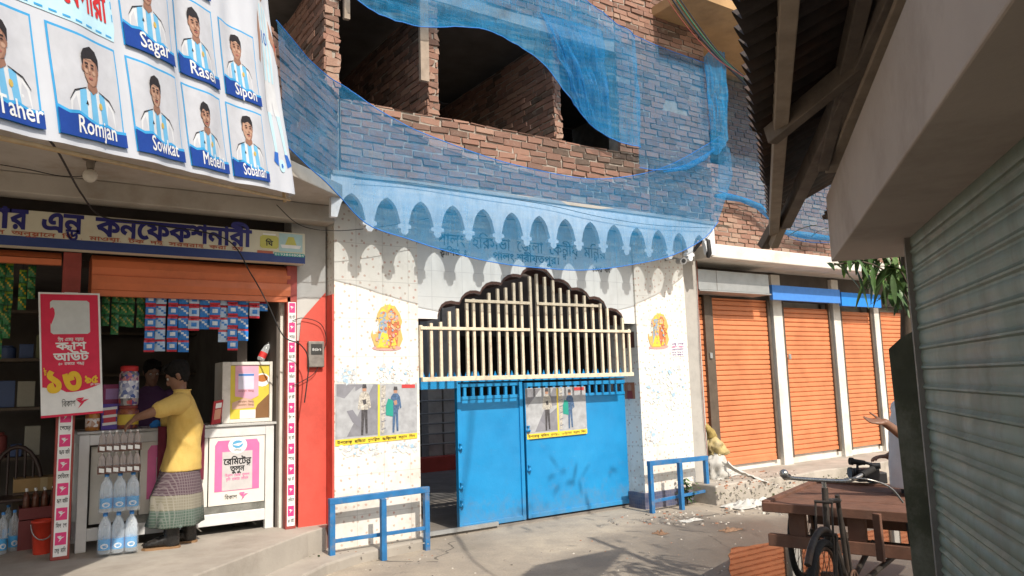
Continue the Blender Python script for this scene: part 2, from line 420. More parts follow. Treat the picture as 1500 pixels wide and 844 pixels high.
# ------------------------------------------------------------------ ground
g = MB(); g.grid(lambda a, b: (-60 + 150 * a, -60 + 130 * b, 0), 8, 8); tag(g.build('street', M_GROUND, origin=(0, 0, 0)), kind='structure')
def step_poly(z, pts): return [Vector((x, y, z)) for x, y in pts]
st = MB()
e1, e2 = PZ(288, 842, .33), PZ(450, 779, .33)
dv = (e2 - e1).normalized()
ea = e1 - dv * 2.2
top = [(ea.x, ea.y), (e1.x, e1.y), (e2.x, e2.y - .02), (2.72, .02), (2.80, .16), (2.80, 4), (-6, 4), (-6, ea.y)]
st.prism(step_poly(.33, top), (0, 0, -.5)); tag(st.build('shop_step', M_STEP, bevel=.012), kind='structure')
st = MB(); low = [(e1.x - .3, e1.y - .75), (e2.x + .05, e2.y - .42), (2.98, -.30), (3.80, -.16), (3.80, .1), (1.2, .3), (.2, -1.2)]
st.prism(step_poly(.10, low), (0, 0, -.3)); tag(st.build('low_kerb_step', M_STEP, bevel=.02), kind='structure')
st = MB(); pts = []
for i in range(15):
    x = 7.95 + i * .6; pts.append((x, -.42 + .05 * math.sin(i * 2.1) - .012 * i + random.uniform(-.04, .04)))
st.prism(step_poly(.26, [(7.95, .5)] + pts + [(17, .5)]), (0, 0, -.4)); tag(st.build('pavement', mat('pavement_cement', (.40, .36, .31), .92, .25, 2, .5, 30, dirt=(.19, .17, .13), dirt_amt=.7), bevel=.02), kind='structure')
# ------------------------------------------------------------------ bricks
def bricks(mb, o, u, w, h, nrm, L=.245, H=.085, skip=None, dark=0.0, depth=.05, rag=.010, lo=.15, hi=.9):
    o, u, nrm = Vector(o), Vector(u), Vector(nrm); z = 0.0; r = 0
    while z < h - .02:
        x = -L / 2 if r % 2 else 0.0
        hh = min(H, h - z)
        while x < w:
            l = L * random.uniform(.92, 1.08); a, b = max(0, x), min(w, x + l); x += l
            if b - a < .04: continue
            if skip and skip((a + b) / 2, z + hh / 2): continue
            g1 = .0095; pr = random.uniform(-.006, .016)
            vs = []
            for dd in (0, 1):
                for (xx, zz) in ((a + g1, z + g1), (b - g1, z + g1), (b - g1, z + hh - g1), (a + g1, z + hh - g1)):
                    j = Vector((random.uniform(-rag, rag), 0, random.uniform(-rag, rag))) * (1 if dd == 0 else 0)
                    vs.append(o + u * (xx + j.x) + Vector((0, 0, zz + j.z)) + nrm * ((pr + random.uniform(-.004, .004)) if dd == 0 else -depth))
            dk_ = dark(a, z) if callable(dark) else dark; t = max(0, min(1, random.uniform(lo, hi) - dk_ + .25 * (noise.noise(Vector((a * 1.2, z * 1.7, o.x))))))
            mb.add(vs, [(0, 1, 2, 3), (0, 4, 5, 1), (1, 5, 6, 2), (2, 6, 7, 3), (3, 7, 4, 0)], 0, t)
        z += hh; r += 1
    return mb
# ------------------------------------------------------------------ gatehouse with unplastered upper storey
gate = thing('gate_building', 'tiled white gatehouse with scalloped arch under an unplastered red brick storey', 'building', (5.4, 0, 0))
b = MB(); b.box((2.81, 0, -.1), (3.78, .62, 3.66)); b.build('pillar', M_TILE, gate)
b = MB(); b.box((7.07, 0, -.1), (8.03, .62, 3.66)); b.build('pillar', M_TILE, gate)
b = MB(); b.box((8.034, .012, -.1), (8.33, .6, 3.66)); b.build('concrete_post', M_CEMENT, gate, bevel=.01)
b = MB(); b.box((7.045, -.015, -.05), (8.05, .3, .21)); b.build('base_tiles', M_MOSAIC, gate)
b = MB(); b.box((2.79, .004, -.1), (2.807, .6, 2.68)); b.build('painted_side', M_RED, gate)
# scalloped panel
AP = [(430, 560), (515, 560), (521, 536), (532, 515), (550, 501), (575, 497), (598, 502), (612, 503), (620, 482), (638, 462), (660, 452), (685, 452), (703, 458), (712, 438), (730, 420), (752, 412), (776, 413), (795, 417), (806, 398), (824, 384), (846, 378), (868, 379), (882, 383), (892, 364), (908, 352)]
BP = [(85, 349), (105, 346), (130, 350), (152, 360), (168, 378), (185, 400), (205, 399), (228, 404), (248, 418), (262, 439), (285, 437), (308, 443), (328, 458), (342, 479), (362, 476), (385, 482), (405, 500), (418, 530), (435, 527), (460, 533), (482, 552), (494, 580), (550, 583)]
arch = [PY(470 + x / 3.015, 280 + y / 3.015, .03) for x, y in AP] + [PY(750 + x / 3.015, 280 + y / 3.015, .03) for x, y in BP]
arch[0] = Vector((3.782, .03, 2.45)); arch[1].z = 2.45; arch[-1] = Vector((7.068, .03, 2.45)); arch[-2].z = 2.45
zt = 3.70
b = MB(); b.prism([Vector((3.782, .03, zt))] + arch + [Vector((7.068, .03, zt))], (0, .03, 0)); b.build('arch_panel', M_PANEL, gate)
b = MB()
for i in range(len(arch) - 1):
    p, q_ = arch[i], arch[i + 1]; b.quad(p + Vector((0, .002, 0)), q_ + Vector((0, .002, 0)), q_ + Vector((0, .32, 0)), p + Vector((0, .32, 0)))
lip = []
for i in range(1, len(arch) - 2):
    p, q_ = arch[i], arch[i + 1]; y = .034
    up_ = Vector((0, 0, .0))
    b.quad(Vector((p.x, y - .012, p.z)), Vector((q_.x, y - .012, q_.z)), Vector((q_.x, y - .012, q_.z + .035)), Vector((p.x, y - .012, p.z + .035)))
    b.quad(Vector((p.x, y - .012, p.z + .035)), Vector((q_.x, y - .012, q_.z + .035)), Vector((q_.x, y, q_.z + .035)), Vector((p.x, y, p.z + .035)))
b.build('arch_soffit', M_BROWN, gate)
b = MB(); b.prism([Vector((3.782, .35, 3.68))] + [Vector((p.x, .35, p.z + .002)) for p in arch] + [Vector((7.068, .35, 3.68))], (0, .03, 0)); b.build('inner_lintel', M_DARKROOM, gate)
# painted name on the panel
b = MB(); y = .026
o = PY(640, 362, y); b.text('পালং হরিসভা জেলা কেন্দ্রীয় মন্দির', (o.x, y, 3.31), (1, 0, 0), (0, 0, 1), .15, 0, width=2.55, off=.006)
o = PY(644, 373, y); b.text('স্থাপিত ঃ', (o.x, y, o.z), (1, 0, 0), (0, 0, 1), .085, 0, width=.36, off=.02)
o = PY(722, 380, y); b.text('পালং-শরীয়তপুর।', (o.x, y, o.z), (1, 0, 0), (0, 0, 1), .10, 0, width=1.0, off=.02)
o = PY(868, 388, y); b.text('১৩০১ বাং', (o.x, y, 3.13), (1, 0, 0), (0, 0, 1), .07, 0, width=.3, off=.015)
b.build('lettering', M_BLACK, gate)
# cornice : a fascia cut into pointed arches with pendant drops
FY = -.45; pitch = .391; x0 = 2.63; NA = 14; ZC, ZA, ZT = 3.40, 3.655, 3.83
def arch_pts(xa):
    a = xa + .045; w = pitch - .09; res = []
    for i in range(9):
        t = i / 8; k = t if t <= .5 else 1 - t
        res.append((a + w * t, ZC + (ZA - ZC) * (math.sin(min(1, k * 2) * math.pi / 2) ** .62) * (1 if k < .5 else 1.03)))
    return res
def drop_pts(xc):
    return [(xc - .045, ZC), (xc - .075, ZC - .012), (xc - .078, ZC - .045), (xc - .04, ZC - .055), (xc - .045, ZC - .085), (xc - .02, ZC - .115), (xc + .02, ZC - .115), (xc + .045, ZC - .085), (xc + .04, ZC - .055), (xc + .078, ZC - .045), (xc + .075, ZC - .012), (xc + .045, ZC)]
ol = []
for i in range(NA):
    ol += arch_pts(x0 + i * pitch)
    ol += drop_pts(x0 + (i + 1) * pitch)[1:-1] if i < NA - 1 else []
xe = x0 + NA * pitch
ol = [(x0 - .02, ZC)] + ol + [(xe + .12, ZC)]
b = MB(); b.prism([Vector((xe + .12, FY, ZT)), Vector((x0 - .02, FY, ZT))] + [Vector((x, FY, z)) for x, z in ol], (0, .06, 0)); b.build('cornice', M_CORNICE, gate)
b = MB(); b.box((2.62, -.388, 3.70), (8.25, -.002, 3.80)); b.box((2.62, -.47, 3.832), (8.28, .0, 3.875))
b.build('cornice_slab', M_CEMENT, gate, bevel=.006)
# ledge of rough mortar
b = MB(); b.grid(lambda a, c: (2.7 + 6.05 * a, -.03 - .34 * (1 - c) , 3.878 + .05 * c + .03 * abs(noise.noise(Vector((a * 40, c * 3, 2))))), 90, 4); b.build('mortar_ledge', M_MORTAR, gate)
# brick parts : y = 0 plane
XL, XR, ZS, ZO, ZW = 2.88, 8.78, 4.84, 6.45, 8.2
def hole1(a, z):   # missing half bricks
    for hx, hz in ((.62, 4.02), (2.25, 4.02), (3.2, 4.1), (3.8, 4.02), (4.6, 4.05), (1.7, 3.98), (3.4, 4.45)):
        if abs(a - hx) < .09 and abs(z + 3.87 - hz) < .045: return True
    return False
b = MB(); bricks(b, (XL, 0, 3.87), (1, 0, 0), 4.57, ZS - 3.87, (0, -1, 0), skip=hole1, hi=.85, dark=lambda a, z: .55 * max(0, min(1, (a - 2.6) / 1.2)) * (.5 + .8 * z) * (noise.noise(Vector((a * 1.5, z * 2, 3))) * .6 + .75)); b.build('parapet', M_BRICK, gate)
b = MB(); b.box((XL + .005, .012, 3.86), (7.45, .23, ZS - .012)); b.build('parapet_core', M_MORTAR, gate)
xw = 6.93
def hole2(a, z):
    z += 3.87
    return (abs(a - .98) < .1 and abs(z - 4.72) < .06) or (abs(a - 1.25) < .1 and abs(z - 4.66) < .06) or (abs(a - .2) < .1 and abs(z - 4.93) < .06)
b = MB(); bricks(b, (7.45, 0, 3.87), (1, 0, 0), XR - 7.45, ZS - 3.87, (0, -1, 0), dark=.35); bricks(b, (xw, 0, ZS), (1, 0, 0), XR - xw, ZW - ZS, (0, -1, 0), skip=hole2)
b.build('brick_wall', M_BRICK, gate)
b = MB(); b.box((7.452, .014, 3.86), (XR - .01, .23, ZS)); b.box((xw + .01, .014, ZS + .002), (XR - .01, .23, ZW)); b.box((XR - .012, .02, 3.8), (XR, 3.4, ZW)); b.build('wall_core', M_MORTAR, gate)
b = MB(); bricks(b, (XL - .3, .0, ZO), (1, 0, 0), xw - XL + .3, ZW - ZO, (0, -1, 0)); b.build('lintel_wall', M_BRICK, gate)
b = MB(); b.box((XL - .3, .014, ZO - .16), (xw, .23, ZW)); b.build('lintel', M_CEMENT, gate)
def pier(x, w, y0, name='cross_wall', dk=.1):
    b = MB(); bricks(b, (x, y0, ZS + .01), (1, 0, 0), w, ZO - ZS - .17, (0, -1, 0), L=w + .02, rag=.02, lo=.2, hi=1)
    bricks(b, (x, y0 + 3.2, ZS - .9), (0, -1, 0), 3.2, ZO - ZS + .72, (-1, 0, 0), dark=dk)
    b.build(name, M_BRICK, gate)
    b = MB(); b.box((x + .012, y0 + .014, ZS - .95), (x + w - .012, y0 + 3.2, ZO - .17)); b.build('cross_wall_core', M_MORTAR, gate)
pier(2.72, .17, .02); pier(3.97, .15, .02); pier(5.83, .12, .02)
b = MB(); b.box((3.84, -.05, 5.22), (3.95, .0, 6.3)); b.build('formwork_plank', mat('old_plank', (.30, .24, .19), .85, .25, 9, .3), gate)
b = MB(); b.box((2.92, -.03, 5.75), (2.985, .02, 6.4)); b.build('formwork_plank', mat('old_plank', (.30, .24, .19), .85), gate)
b = MB(); b.box((-6, .3, 3.72), (8.7, 3.4, 3.80)); b.build('floor_slab', M_CEMENT, gate)
b = MB(); b.box((-6, 0.25, 6.46), (8.76, 3.4, 6.6)); b.build('ceiling_slab', M_DARKROOM, gate)  # unlit shade of the ceiling is put into its dark base colour
b = MB(); bricks(b, (-3, 3.2, 3.8), (1, 0, 0), 11.7, 2.66, (0, -1, 0), dark=.3); b.build('rear_brick_wall', M_BRICK, gate)
b = MB(); b.box((-3, 3.215, 3.8), (8.7, 3.4, 6.5)); b.build('rear_wall_core', M_MORTAR, gate)
b = MB(); b.box((7.7, -.75, 7.02), (15, 3.4, 7.16)); b.build('roof_slab_soffit', mat('formwork_brown', (.40, .25, .12), .8, .25, 1.5, .2, dirt=(.2, .12, .07)), gate)
# angled bay over the shop
DG = Vector((-.6665, -.7455, 0)).normalized(); DN = Vector((-DG.y, DG.x, 0))
c0 = Vector((2.86, -.0, 0))
b = MB(); bricks(b, Vector((c0.x, c0.y, 3.87)) + DG * 4.6, -DG, 4.6, ZS - 3.87 + .02, DN, hi=.8); b.build('angled_parapet', M_BRICK, gate)
b = MB()
for a_ in (0,): b.prism([c0 + DG * .005 - DN * .013 + Vector((0, 0, 3.86)), c0 + DG * 4.6 - DN * .013 + Vector((0, 0, 3.86)), c0 + DG * 4.6 - DN * .2 + Vector((0, 0, 3.86)), c0 + DG * .16 - DN * .2 + Vector((0, 0, 3.86))], (0, 0, ZS - 3.87)); 
b.build('angled_parapet_core', M_MORTAR, gate)
SZ = 3.60
cs = Vector((2.74, -.44, SZ)); cm = Vector((1.86, -1.16, SZ)); cl = Vector((-.80, -4.36, SZ))
M_SOFFIT = mat('stained_soffit', (.47, .43, .38), .9, .2, 1.3, .2, 40, dirt=(.30, .24, .18), dirt_amt=.8, dscale=1.6)
b = MB(); b.prism([cs, cm, cl, Vector((-6, cl.y, SZ)), Vector((-6, .9, SZ)), Vector((2.79, .9, SZ))], (0, 0, .14)); b.build('canopy_slab', M_SOFFIT, gate, bevel=.008)
b = MB(); b.box((-6, -.10, 3.42), (2.78, .14, SZ - .002)); b.build('canopy_beam', M_SOFFIT, gate, bevel=.01)
# upper storey over the shutter row
b = MB()
def whole(a, z): z += 3.5; return abs(a - 1.15) < .42 and 5.35 < z < 6.0
bricks(b, (8.8, 1.0, 3.5), (1, 0, 0), 7, 3.5, (0, -1, 0), skip=whole, lo=.4, hi=1); b.build('set_back_wall', M_BRICK, gate)
b = MB(); b.box((8.8, 1.014, 3.5), (9.52, 1.2, 7.0)); b.box((10.38, 1.014, 3.5), (15.8, 1.2, 7)); b.box((9.52, 1.014, 3.5), (10.38, 1.2, 5.35)); b.box((9.52, 1.014, 6.0), (10.38, 1.2, 7)); b.build('set_back_wall_core', M_MORTAR, gate)
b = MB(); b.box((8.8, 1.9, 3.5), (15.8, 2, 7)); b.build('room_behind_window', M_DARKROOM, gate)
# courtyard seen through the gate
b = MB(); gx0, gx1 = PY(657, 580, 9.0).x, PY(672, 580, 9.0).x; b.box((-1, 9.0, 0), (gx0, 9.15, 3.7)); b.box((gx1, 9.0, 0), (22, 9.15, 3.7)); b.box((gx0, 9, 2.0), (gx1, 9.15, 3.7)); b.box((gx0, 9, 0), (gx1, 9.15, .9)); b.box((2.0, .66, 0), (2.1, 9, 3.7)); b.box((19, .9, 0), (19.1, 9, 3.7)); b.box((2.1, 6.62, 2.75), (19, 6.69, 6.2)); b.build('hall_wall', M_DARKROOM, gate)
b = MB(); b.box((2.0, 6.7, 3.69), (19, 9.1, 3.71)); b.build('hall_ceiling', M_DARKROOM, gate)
b = MB(); b.box((2.1, .3, -.05), (19, 9, .025)); b.build('hall_floor', mat('hall_floor_cement', (.20, .18, .16), .6, .2, 1.5, .1), gate)
b = MB(); b.box((3.2, 5.9, .026), (14, 6.2, .30)); b.build('red_kerb', M_RED, gate)
for x in (PY(627, 580, 6.3).x, PY(650, 580, 6.3).x):
    b = MB(); b.box((x, 6.3, .03), (x + .32, 6.62, 3.68)); b.build('hall_column', M_WHITEWASH, gate, bevel=.01)
b = MB()
for z in (.55, .75, .95, 1.15, 1.4): b.tube([(3.2, 6.0, z), (14, 6.0, z)], .018, 6)
for i in range(10): b.tube([(3.3 + i * 1.1, 6.0, .3), (3.3 + i * 1.1, 6.0, 1.42)], .022, 6)
b.build('hall_railing', M_GALV, gate)
# ------------------------------------------------------------------ gate : grille and door leaves
eg = thing('entrance_gate', 'bright blue sheet steel gate with cream bar grille in the arch', 'gate', (5.4, .2, 0))
gy = .0
zb = 1.79
b = MB(); b.box((3.80, -.05, 1.745), (6.93, -.005, 1.795)); b.build('grille_rail', M_CREAM, eg, bevel=.004)
xs_px = [616, 631, 645, 658, 670, 684, 694, 706, 717, 730, 742, 754, 764.5, 778, 788, 800, 812, 822.5, 834.5, 845.5, 857.5, 869, 880.5, 890.5, 901.5, 912, 920.5]
def arch_z(x):
    for i in range(len(arch) - 1):
        a_, c_ = arch[i], arch[i + 1]
        if a_.x <= x <= c_.x: return a_.z + (c_.z - a_.z) * (x - a_.x) / max(1e-6, c_.x - a_.x)
    return 2.45
for px in xs_px:
    x = PY(px, 500, -.02).x
    z = max(2.37, arch_z(x) - .07 + random.uniform(-.03, .02))
    b = MB(); b.box((x - .017, -.045, zb + .002), (x + .017, -.012, z)); b.build('grille_bar', M_CREAM, eg, bevel=.003)
for (pa, pb, py) in ((616, 776, 481), (786, 923, 481), (681, 776, 444.5), (786, 876, 449)):
    a_, c_ = PY(pa, py, -.05), PY(pb, py, -.05); z = 2.32 if py == 481 else 2.645
    b = MB(); b.box((a_.x, -.062, z), (c_.x, -.047, z + .035)); b.build('grille_rail', M_CREAM, eg, bevel=.003)
def leaf(x0, x1, z0, z1, y, mull=True, rivets=()):
    b = MB(); b.box((x0, y, z0), (x1, y + .03, z1 - .16)); 
    for xa, xb in ((x0 - .002, x0 + .05), (x1 - .05, x1 + .002)): b.box((xa, y - .02, z0 - .002), (xb, y + .045, z1))
    b.box((x0 + .05, y - .018, z0 - .001), (x1 - .05, y + .043, z0 + .055))
    b.box((x0 + .05, y - .015, z1 - .05), (x1 - .05, y + .04, z1 - .001)); b.box((x0 + .05, y - .01, z1 - .2), (x1 - .05, y + .035, z1 - .158))
    n = int((x1 - x0) / .115)
    for i in range(1, n): x = x0 + (x1 - x0) * i / n; b.box((x - .02, y - .006, z1 - .16), (x + .02, y + .03, z1 - .05))
    o = b.build('door_leaf', M_BLUE, eg, bevel=.005)
    k = MB()
    for z in rivets: k.lathe([(.03, 0), (.03, .012), (.014, .02), (.014, .05), (.02, .055), (.02, .07)], (x0 + .03, y - .03, z)); k.tube([(x0 + .01, y - .02, z), (x0 + .03, y - .07, z + .01)], .012, 6)
    if rivets: k.build('bolt', M_BLUE, o)
    return o
dl = PY(671, 700, .33).x; dm = PY(769, 700, .33).x; dr = PY(918, 700, .33).x
leaf(dl, dm - .01, .04, 1.72, .33, rivets=(.95, .5, .3)); leaf(dm + .012, dr + .1, .05, 1.70, .31, rivets=(1.1, .62))
b = MB(); b.box((3.79, .29, 1.66), (dl, .335, 1.745)); b.box((3.79, .288, 1.73), (7.06, .40, 1.80))
for i in range(40):
    x = 3.84 + i * .082; b.add([(x - .022, .33, 1.80), (x + .022, .33, 1.80), (x + .008, .33, 1.835), (x, .33, 1.86), (x - .008, .33, 1.835)], [(0, 1, 2, 3, 4)]); b.add([(x - .022, .336, 1.80), (x + .022, .336, 1.80), (x + .008, .336, 1.835), (x, .336, 1.86), (x - .008, .336, 1.835)], [(4, 3, 2, 1, 0)])
b.build('top_rail', M_BLUE, eg)
b = MB(); b.box((3.80, .26, .03), (dl + .5, .30, .075)); b.build('threshold_rail', M_GALV, eg)
# ------------------------------------------------------------------ blue railings in front of the pillars
def railing(name, label, pts_top, pts_bot, zbar_px, y):
    t = thing(name, label, 'railing', PY(*pts_bot[0], y))
    b = MB()
    P = [PY(*p, yy) for p, yy in zip(pts_top, y_list)]; Q = [PY(*p, yy) for p, yy in zip(pts_bot, y_list)]
    for p, q_ in zip(P, Q):
        b2 = MB(); b2.beam((p.x, p.y, p.z - .03), (p.x, p.y, -.02 if True else q_.z), .055, .055, up=(1, 0, 0)); b2.build('post', M_BLUER, t, bevel=.004)
    b.beam(P[0] + Vector((-.03, 0, 0)), P[-1] + Vector((.03, 0, 0)), .06, .06); b.build('top_bar', M_BLUER, t, bevel=.004)
    b = MB(); m0, m1 = [PY(*p, yy) for p, yy in zip(zbar_px, (y_list[0], y_list[-1]))]
    b.beam(m0, m1, .035, .035); b.build('lower_bar', M_BLUER, t, bevel=.003)
y_list = (-.22, -.34, -.22)
railing('guard_railing', 'blue steel guard railing before the left gate pillar, two bays wide', [(486, 735), (561, 726), (624, 717)], [(489, 803), (563, 818), (629, 807)], [(490, 793), (627, 773)], -.3)
y_list = (-.26, -.34, -.22)
railing('guard_railing', 'shorter blue guard railing before the right gate pillar with weeds under it', [(952, 679), (995, 674), (1033, 671)], [(955, 757), (999, 750), (1037, 745)], [(955, 735), (1035, 719)], -.3)
# ------------------------------------------------------------------ shutter row on the right
row = thing('shutter_shop_row', 'low concrete shop row closed with orange roller shutters beside the gatehouse', 'shop building', (11, .4, 0))
SY = .40
def X4(px, y=SY): return PY(px, 560, y).x
def shutter_mesh(b, x0, x1, z0, z1, y, pitch=.078, amp=.017):
    n = int((z1 - z0) / pitch * 12)
    def fn(a, c):
        z = z0 + (z1 - z0) * c; ph = (z / pitch) % 1
        return (x0 + (x1 - x0) * a, y - amp * (1 if .22 < ph < .86 else (max(0, math.sin(math.pi * min(ph / .44, 1 - max(0, (ph - .86) / .28)))) if ph <= .22 else max(0, 1 - (ph - .86) / .14) ** .6)) + .010 * (ph < .05 or ph > .97) + .005 * noise.noise(Vector((x0 + a * 3, z * 2.0, 1))), z)
    b.grid(fn, 4, n)
    b.box((x0, y - .022, z0 - .06), (x1, y + .012, z0 - .002))
    return b
cols = [(1022, 1030), (1137, 1150), (1226, 1236), (1286, 1293), (1340, 1350), (1390, 1400)]
bays = [(1044, 1132), (1150, 1222), (1236, 1283), (1293, 1338)]
zsh = 2.92
b = MB(); b.box((8.335, SY + .03, .2), (17, .9, .40)); b.box((8.335, SY + .25, .4), (17, .32 + SY, 3.4)); b.build('wall', M_WHITEWASH, row)
b = MB()
for a_, c_ in cols[1:]: b.box((X4(a_) , SY - .05, .18), (X4(c_), SY + .2, 3.36))
b.build('column', M_WHITEWASH, row, bevel=.008)
b = MB(); b.box((8.335, SY - .06, .18), (8.75 - .12, SY + .15, .30)); b.build('sill', M_WHITEWASH, row)
for i, (a_, c_) in enumerate(bays):
    x0, x1 = X4(a_) + .05, X4(c_) - .06
    s_ = shutter_mesh(MB(), x0, x1, .46 if i else .42, zsh - (0, .1, .12, .1)[i], SY).build('roller_shutter', M_ORANGE, row)
    for ra, rb in ((x0 - .06, x0 - .002), (x1 + .002, x1 + .06)): t_ = MB(); t_.box((ra, SY - .045, .36), (rb, SY + .02, zsh)); t_.build('guide_rail', M_STEELDK, s_)
s_ = shutter_mesh(MB(), 8.34, X4(1036) - .03, .42, zsh, SY + .01).build('roller_shutter', M_ORANGE, row)
b = MB(); b.box((X4(1036) - .03, SY - .06, .2), (X4(1044) - .012, SY + .01, zsh + .03)); b.build('shutter_post', M_STEELDK, row, bevel=.004)
for lx, lz in ((X4(1037), 1.98), (X4(1153), 1.95)): b = MB(); b.box((lx, SY - .085, lz), (lx + .055, SY - .06, lz + .085)); b.build('padlock', M_GALV, row, bevel=.006)
b = MB(); b.box((8.30, -.32, 3.40), (18, 1.0, 3.60)); b.build('lintel_slab', M_WHITEWASH, row, bevel=.015)
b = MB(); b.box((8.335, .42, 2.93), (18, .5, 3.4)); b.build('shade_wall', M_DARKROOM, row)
t = MB(); t.box((8.36, .02, 2.98), (X4(1137, .02), .36, 3.28)); t.box((8.36, .0, 2.955), (X4(1137, .02) + .02, .37, 2.975)); t.quad((8.75, .017, 2.98), (8.757, .017, 2.98), (8.757, .017, 3.28), (8.75, .017, 3.28), 1)
tag(t.build('sign_box', [M_GALV, M_STEELDK], bevel=.004), 'bare grey sheet metal sign box over the first orange shutter', 'sign')
t = MB(); t.box((X4(1140, .12), .10, 2.90), (X4(1240, .12), .16, 3.14)); tag(t.build('sign_board', flat('blue_sign_paint', (.06, .22, .62), .5), bevel=.004), 'blank blue sign board over the second orange shutter', 'sign')
t = MB(); t.box((X4(1242, .12), .10, 2.86), (X4(1300, .12), .16, 3.10)); tag(t.build('sign_board', flat('bright_blue_paint', (.02, .22, .70), .5), bevel=.004), 'blank blue sign board behind the hanging leaves, over the third shutter', 'sign')
# ------------------------------------------------------------------ confectionery shop on the left
shop = thing('confectionery_shop', 'open fronted confectionery shop with orange roller shutter housing and red end wall', 'shop building', (1.3, .2, .33))
Z0 = .33; SH = .20
b = MB(); b.box((2.50, SH - .02, Z0), (2.788, .5, 2.2)); b.build('end_wall', M_RED, shop)
b = MB(); b.box((2.42, SH, 2.205), (2.788, .5, 3.6)); b.quad((2.50, SH - .022, 2.2), (2.78, SH - .022, 2.2), (2.78, SH - .022, 2.72), (2.52, SH - .022, 2.42), 1)
b.build('plaster_end', [mat('grey_plaster', (.50, .49, .47), .85, .12, 3, .2, dirt=(.32, .31, .29)), M_RED], shop)
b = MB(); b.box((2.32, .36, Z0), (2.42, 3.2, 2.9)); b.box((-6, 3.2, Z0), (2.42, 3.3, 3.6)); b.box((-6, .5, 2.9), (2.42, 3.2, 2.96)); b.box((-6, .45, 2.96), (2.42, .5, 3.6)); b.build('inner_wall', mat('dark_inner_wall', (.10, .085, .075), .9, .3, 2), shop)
b = MB(); b.box((2.34, .30, Z0), (2.435, .36, 2.75)); b.build('inner_jamb', M_WHITEWASH, shop)
def housing(x0, x1, dz=0):
    b = MB()
    prof = [(a_, max(z_, 2.655 + dz) if z_ < 2.97 else z_) for a_, z_ in [(SH + .04, 2.98), (SH - .02, 2.93), (SH - .045, 2.86), (SH - .03, 2.79), (SH - .045, 2.785), (SH - .05, 2.72), (SH - .04, 2.66), (SH - .035, 2.655)]]
    b.grid(lambda a, c: (x0 + (x1 - x0) * a, prof[round(c * 7)][0], prof[round(c * 7)][1]), 6, 7, smooth=False)
    b.box((x0, SH - .04, 2.60 + dz), (x1, SH + .02, 2.652 + dz)); b.box((x0, SH + .04, 2.66 + dz), (x1, SH + .3, 2.98)); b.build('shutter_housing', mat('orange_housing', (.62, .17, .07), .5, .14, 3, .1, dirt=(.32, .10, .05)), shop)
housing(.60, 2.40); housing(-1.6, .36, .26)
def bird(b, c, u, v, s, m):
    """small folded-paper bird mark"""
    c, u, v = Vector(c), Vector(u), Vector(v); f = lambda p: c + u * p[0] * s + v * p[1] * s
    for tri in ([(-.5, .32), (-.05, .22), (-.12, -.08)], [(-.5, .40), (.12, .42), (-.02, .2)], [(-.1, .18), (.22, .12), (-.08, -.28)], [(.02, .22), (.5, .26), (.22, .08)], [(-.12, -.1), (-.02, -.2), (-.3, -.5)]):
        b.add([f(p) for p in tri], [(0, 1, 2)], m)
def shop_post(name, label, px_top, px_bot, w, z1, ztop):
    p = PY(*px_bot, SH); x = p.x
    t = thing(name, label, 'post', (x, SH, Z0))
    b = MB(); b.box((x - w * .5, SH - .04, Z0), (x + w * .5, SH + .05, ztop)); b.build('shaft', mat('maroon_post_paint', (.30, .055, .045), .6, .25, 6, .2), t, bevel=.004)
    s = MB(); sw = w * .74; n = 11; h = (z1 - Z0 - .03) / n; y = SH - .0425
    words = ['ক্যাশ আউট', 'বিল পে', 'সেন্ড মানি', 'পেমেন্ট', 'অ্যাড মানি', 'সেভিংস']
    for i in range(n):
        z = Z0 + .03 + i * h
        s.quad((x - sw / 2, y, z), (x + sw / 2, y, z), (x + sw / 2, y, z + h), (x - sw / 2, y, z + h), 0)
        q0 = z + h * .46; hw = sw * .40
        s.quad((x - hw, y - .001, q0), (x + hw, y - .001, q0), (x + hw, y - .001, q0 + h * .50), (x - hw, y - .001, q0 + h * .50), 1)
        bird(s, (x, y - .002, q0 + h * .25), (1, 0, 0), (0, 0, 1), hw * 1.35, 0)
        s.text(words[(i * 5 + len(label)) % 6], (x, y - .001, z + h * .16), (1, 0, 0), (0, 0, 1), h * .17, 2, width=sw * .78, align='C', off=.02)
    s.build('sticker_strip', [M_WHITE, M_PINK, M_BLACK], t)
    return t
shop_post('shop_post', 'sticker covered post against the red wall at the right of the shop', (421, 395), (424, 772), .105, 2.60, 2.98)
shop_post('shop_post', 'sticker covered post behind the hanging red price banner', (95, 400), (87, 818), .14, 2.62, 2.98)
# name board
SX0, SX1, SB, ST = -1.7, 2.505, 2.985, 3.30; YS = .02
sg = MB(); sg.box((SX0, YS, SB), (SX1, YS + .14, ST)); sg.quad((SX0, YS - .002, SB), (SX1, YS - .002, SB), (SX1, YS - .002, SB + .085), (SX0, YS - .002, SB + .085), 1)
M_SIGN = mat('sun_bleached_sign', (.66, .63, .50), .6, .10, 2, .1, dirt=(.40, .26, .16), dirt_amt=.45, dscale=2)
sb = sg.build('shop_sign', [M_SIGN, flat('sign_blue_band', (.03, .055, .20))], bevel=.004)
tag(sb, 'cream shop name board with dark blue writing over the orange shutter housing', 'sign')
b = MB(); y = YS - .004
def sx(px): return PY(px, 350, y).x
b.text('ডিপার্টমেন্টাল স্টোর', (sx(-2) , y, 3.13), (1, 0, 0), (0, 0, 1), .18, 0, width=1.4, align='R', off=.03)
b.text('র', (sx(12), y, 3.135), (1, 0, 0), (0, 0, 1), .18, 0, width=sx(40) - sx(12), off=.035)
b.text('া', (sx(-4), y, 3.135), (1, 0, 0), (0, 0, 1), .18, 0, off=.035)
b.text('এন্ড', (sx(60), y, 3.13), (1, 0, 0), (0, 0, 1), .18, 0, width=sx(122) - sx(60), off=.035)
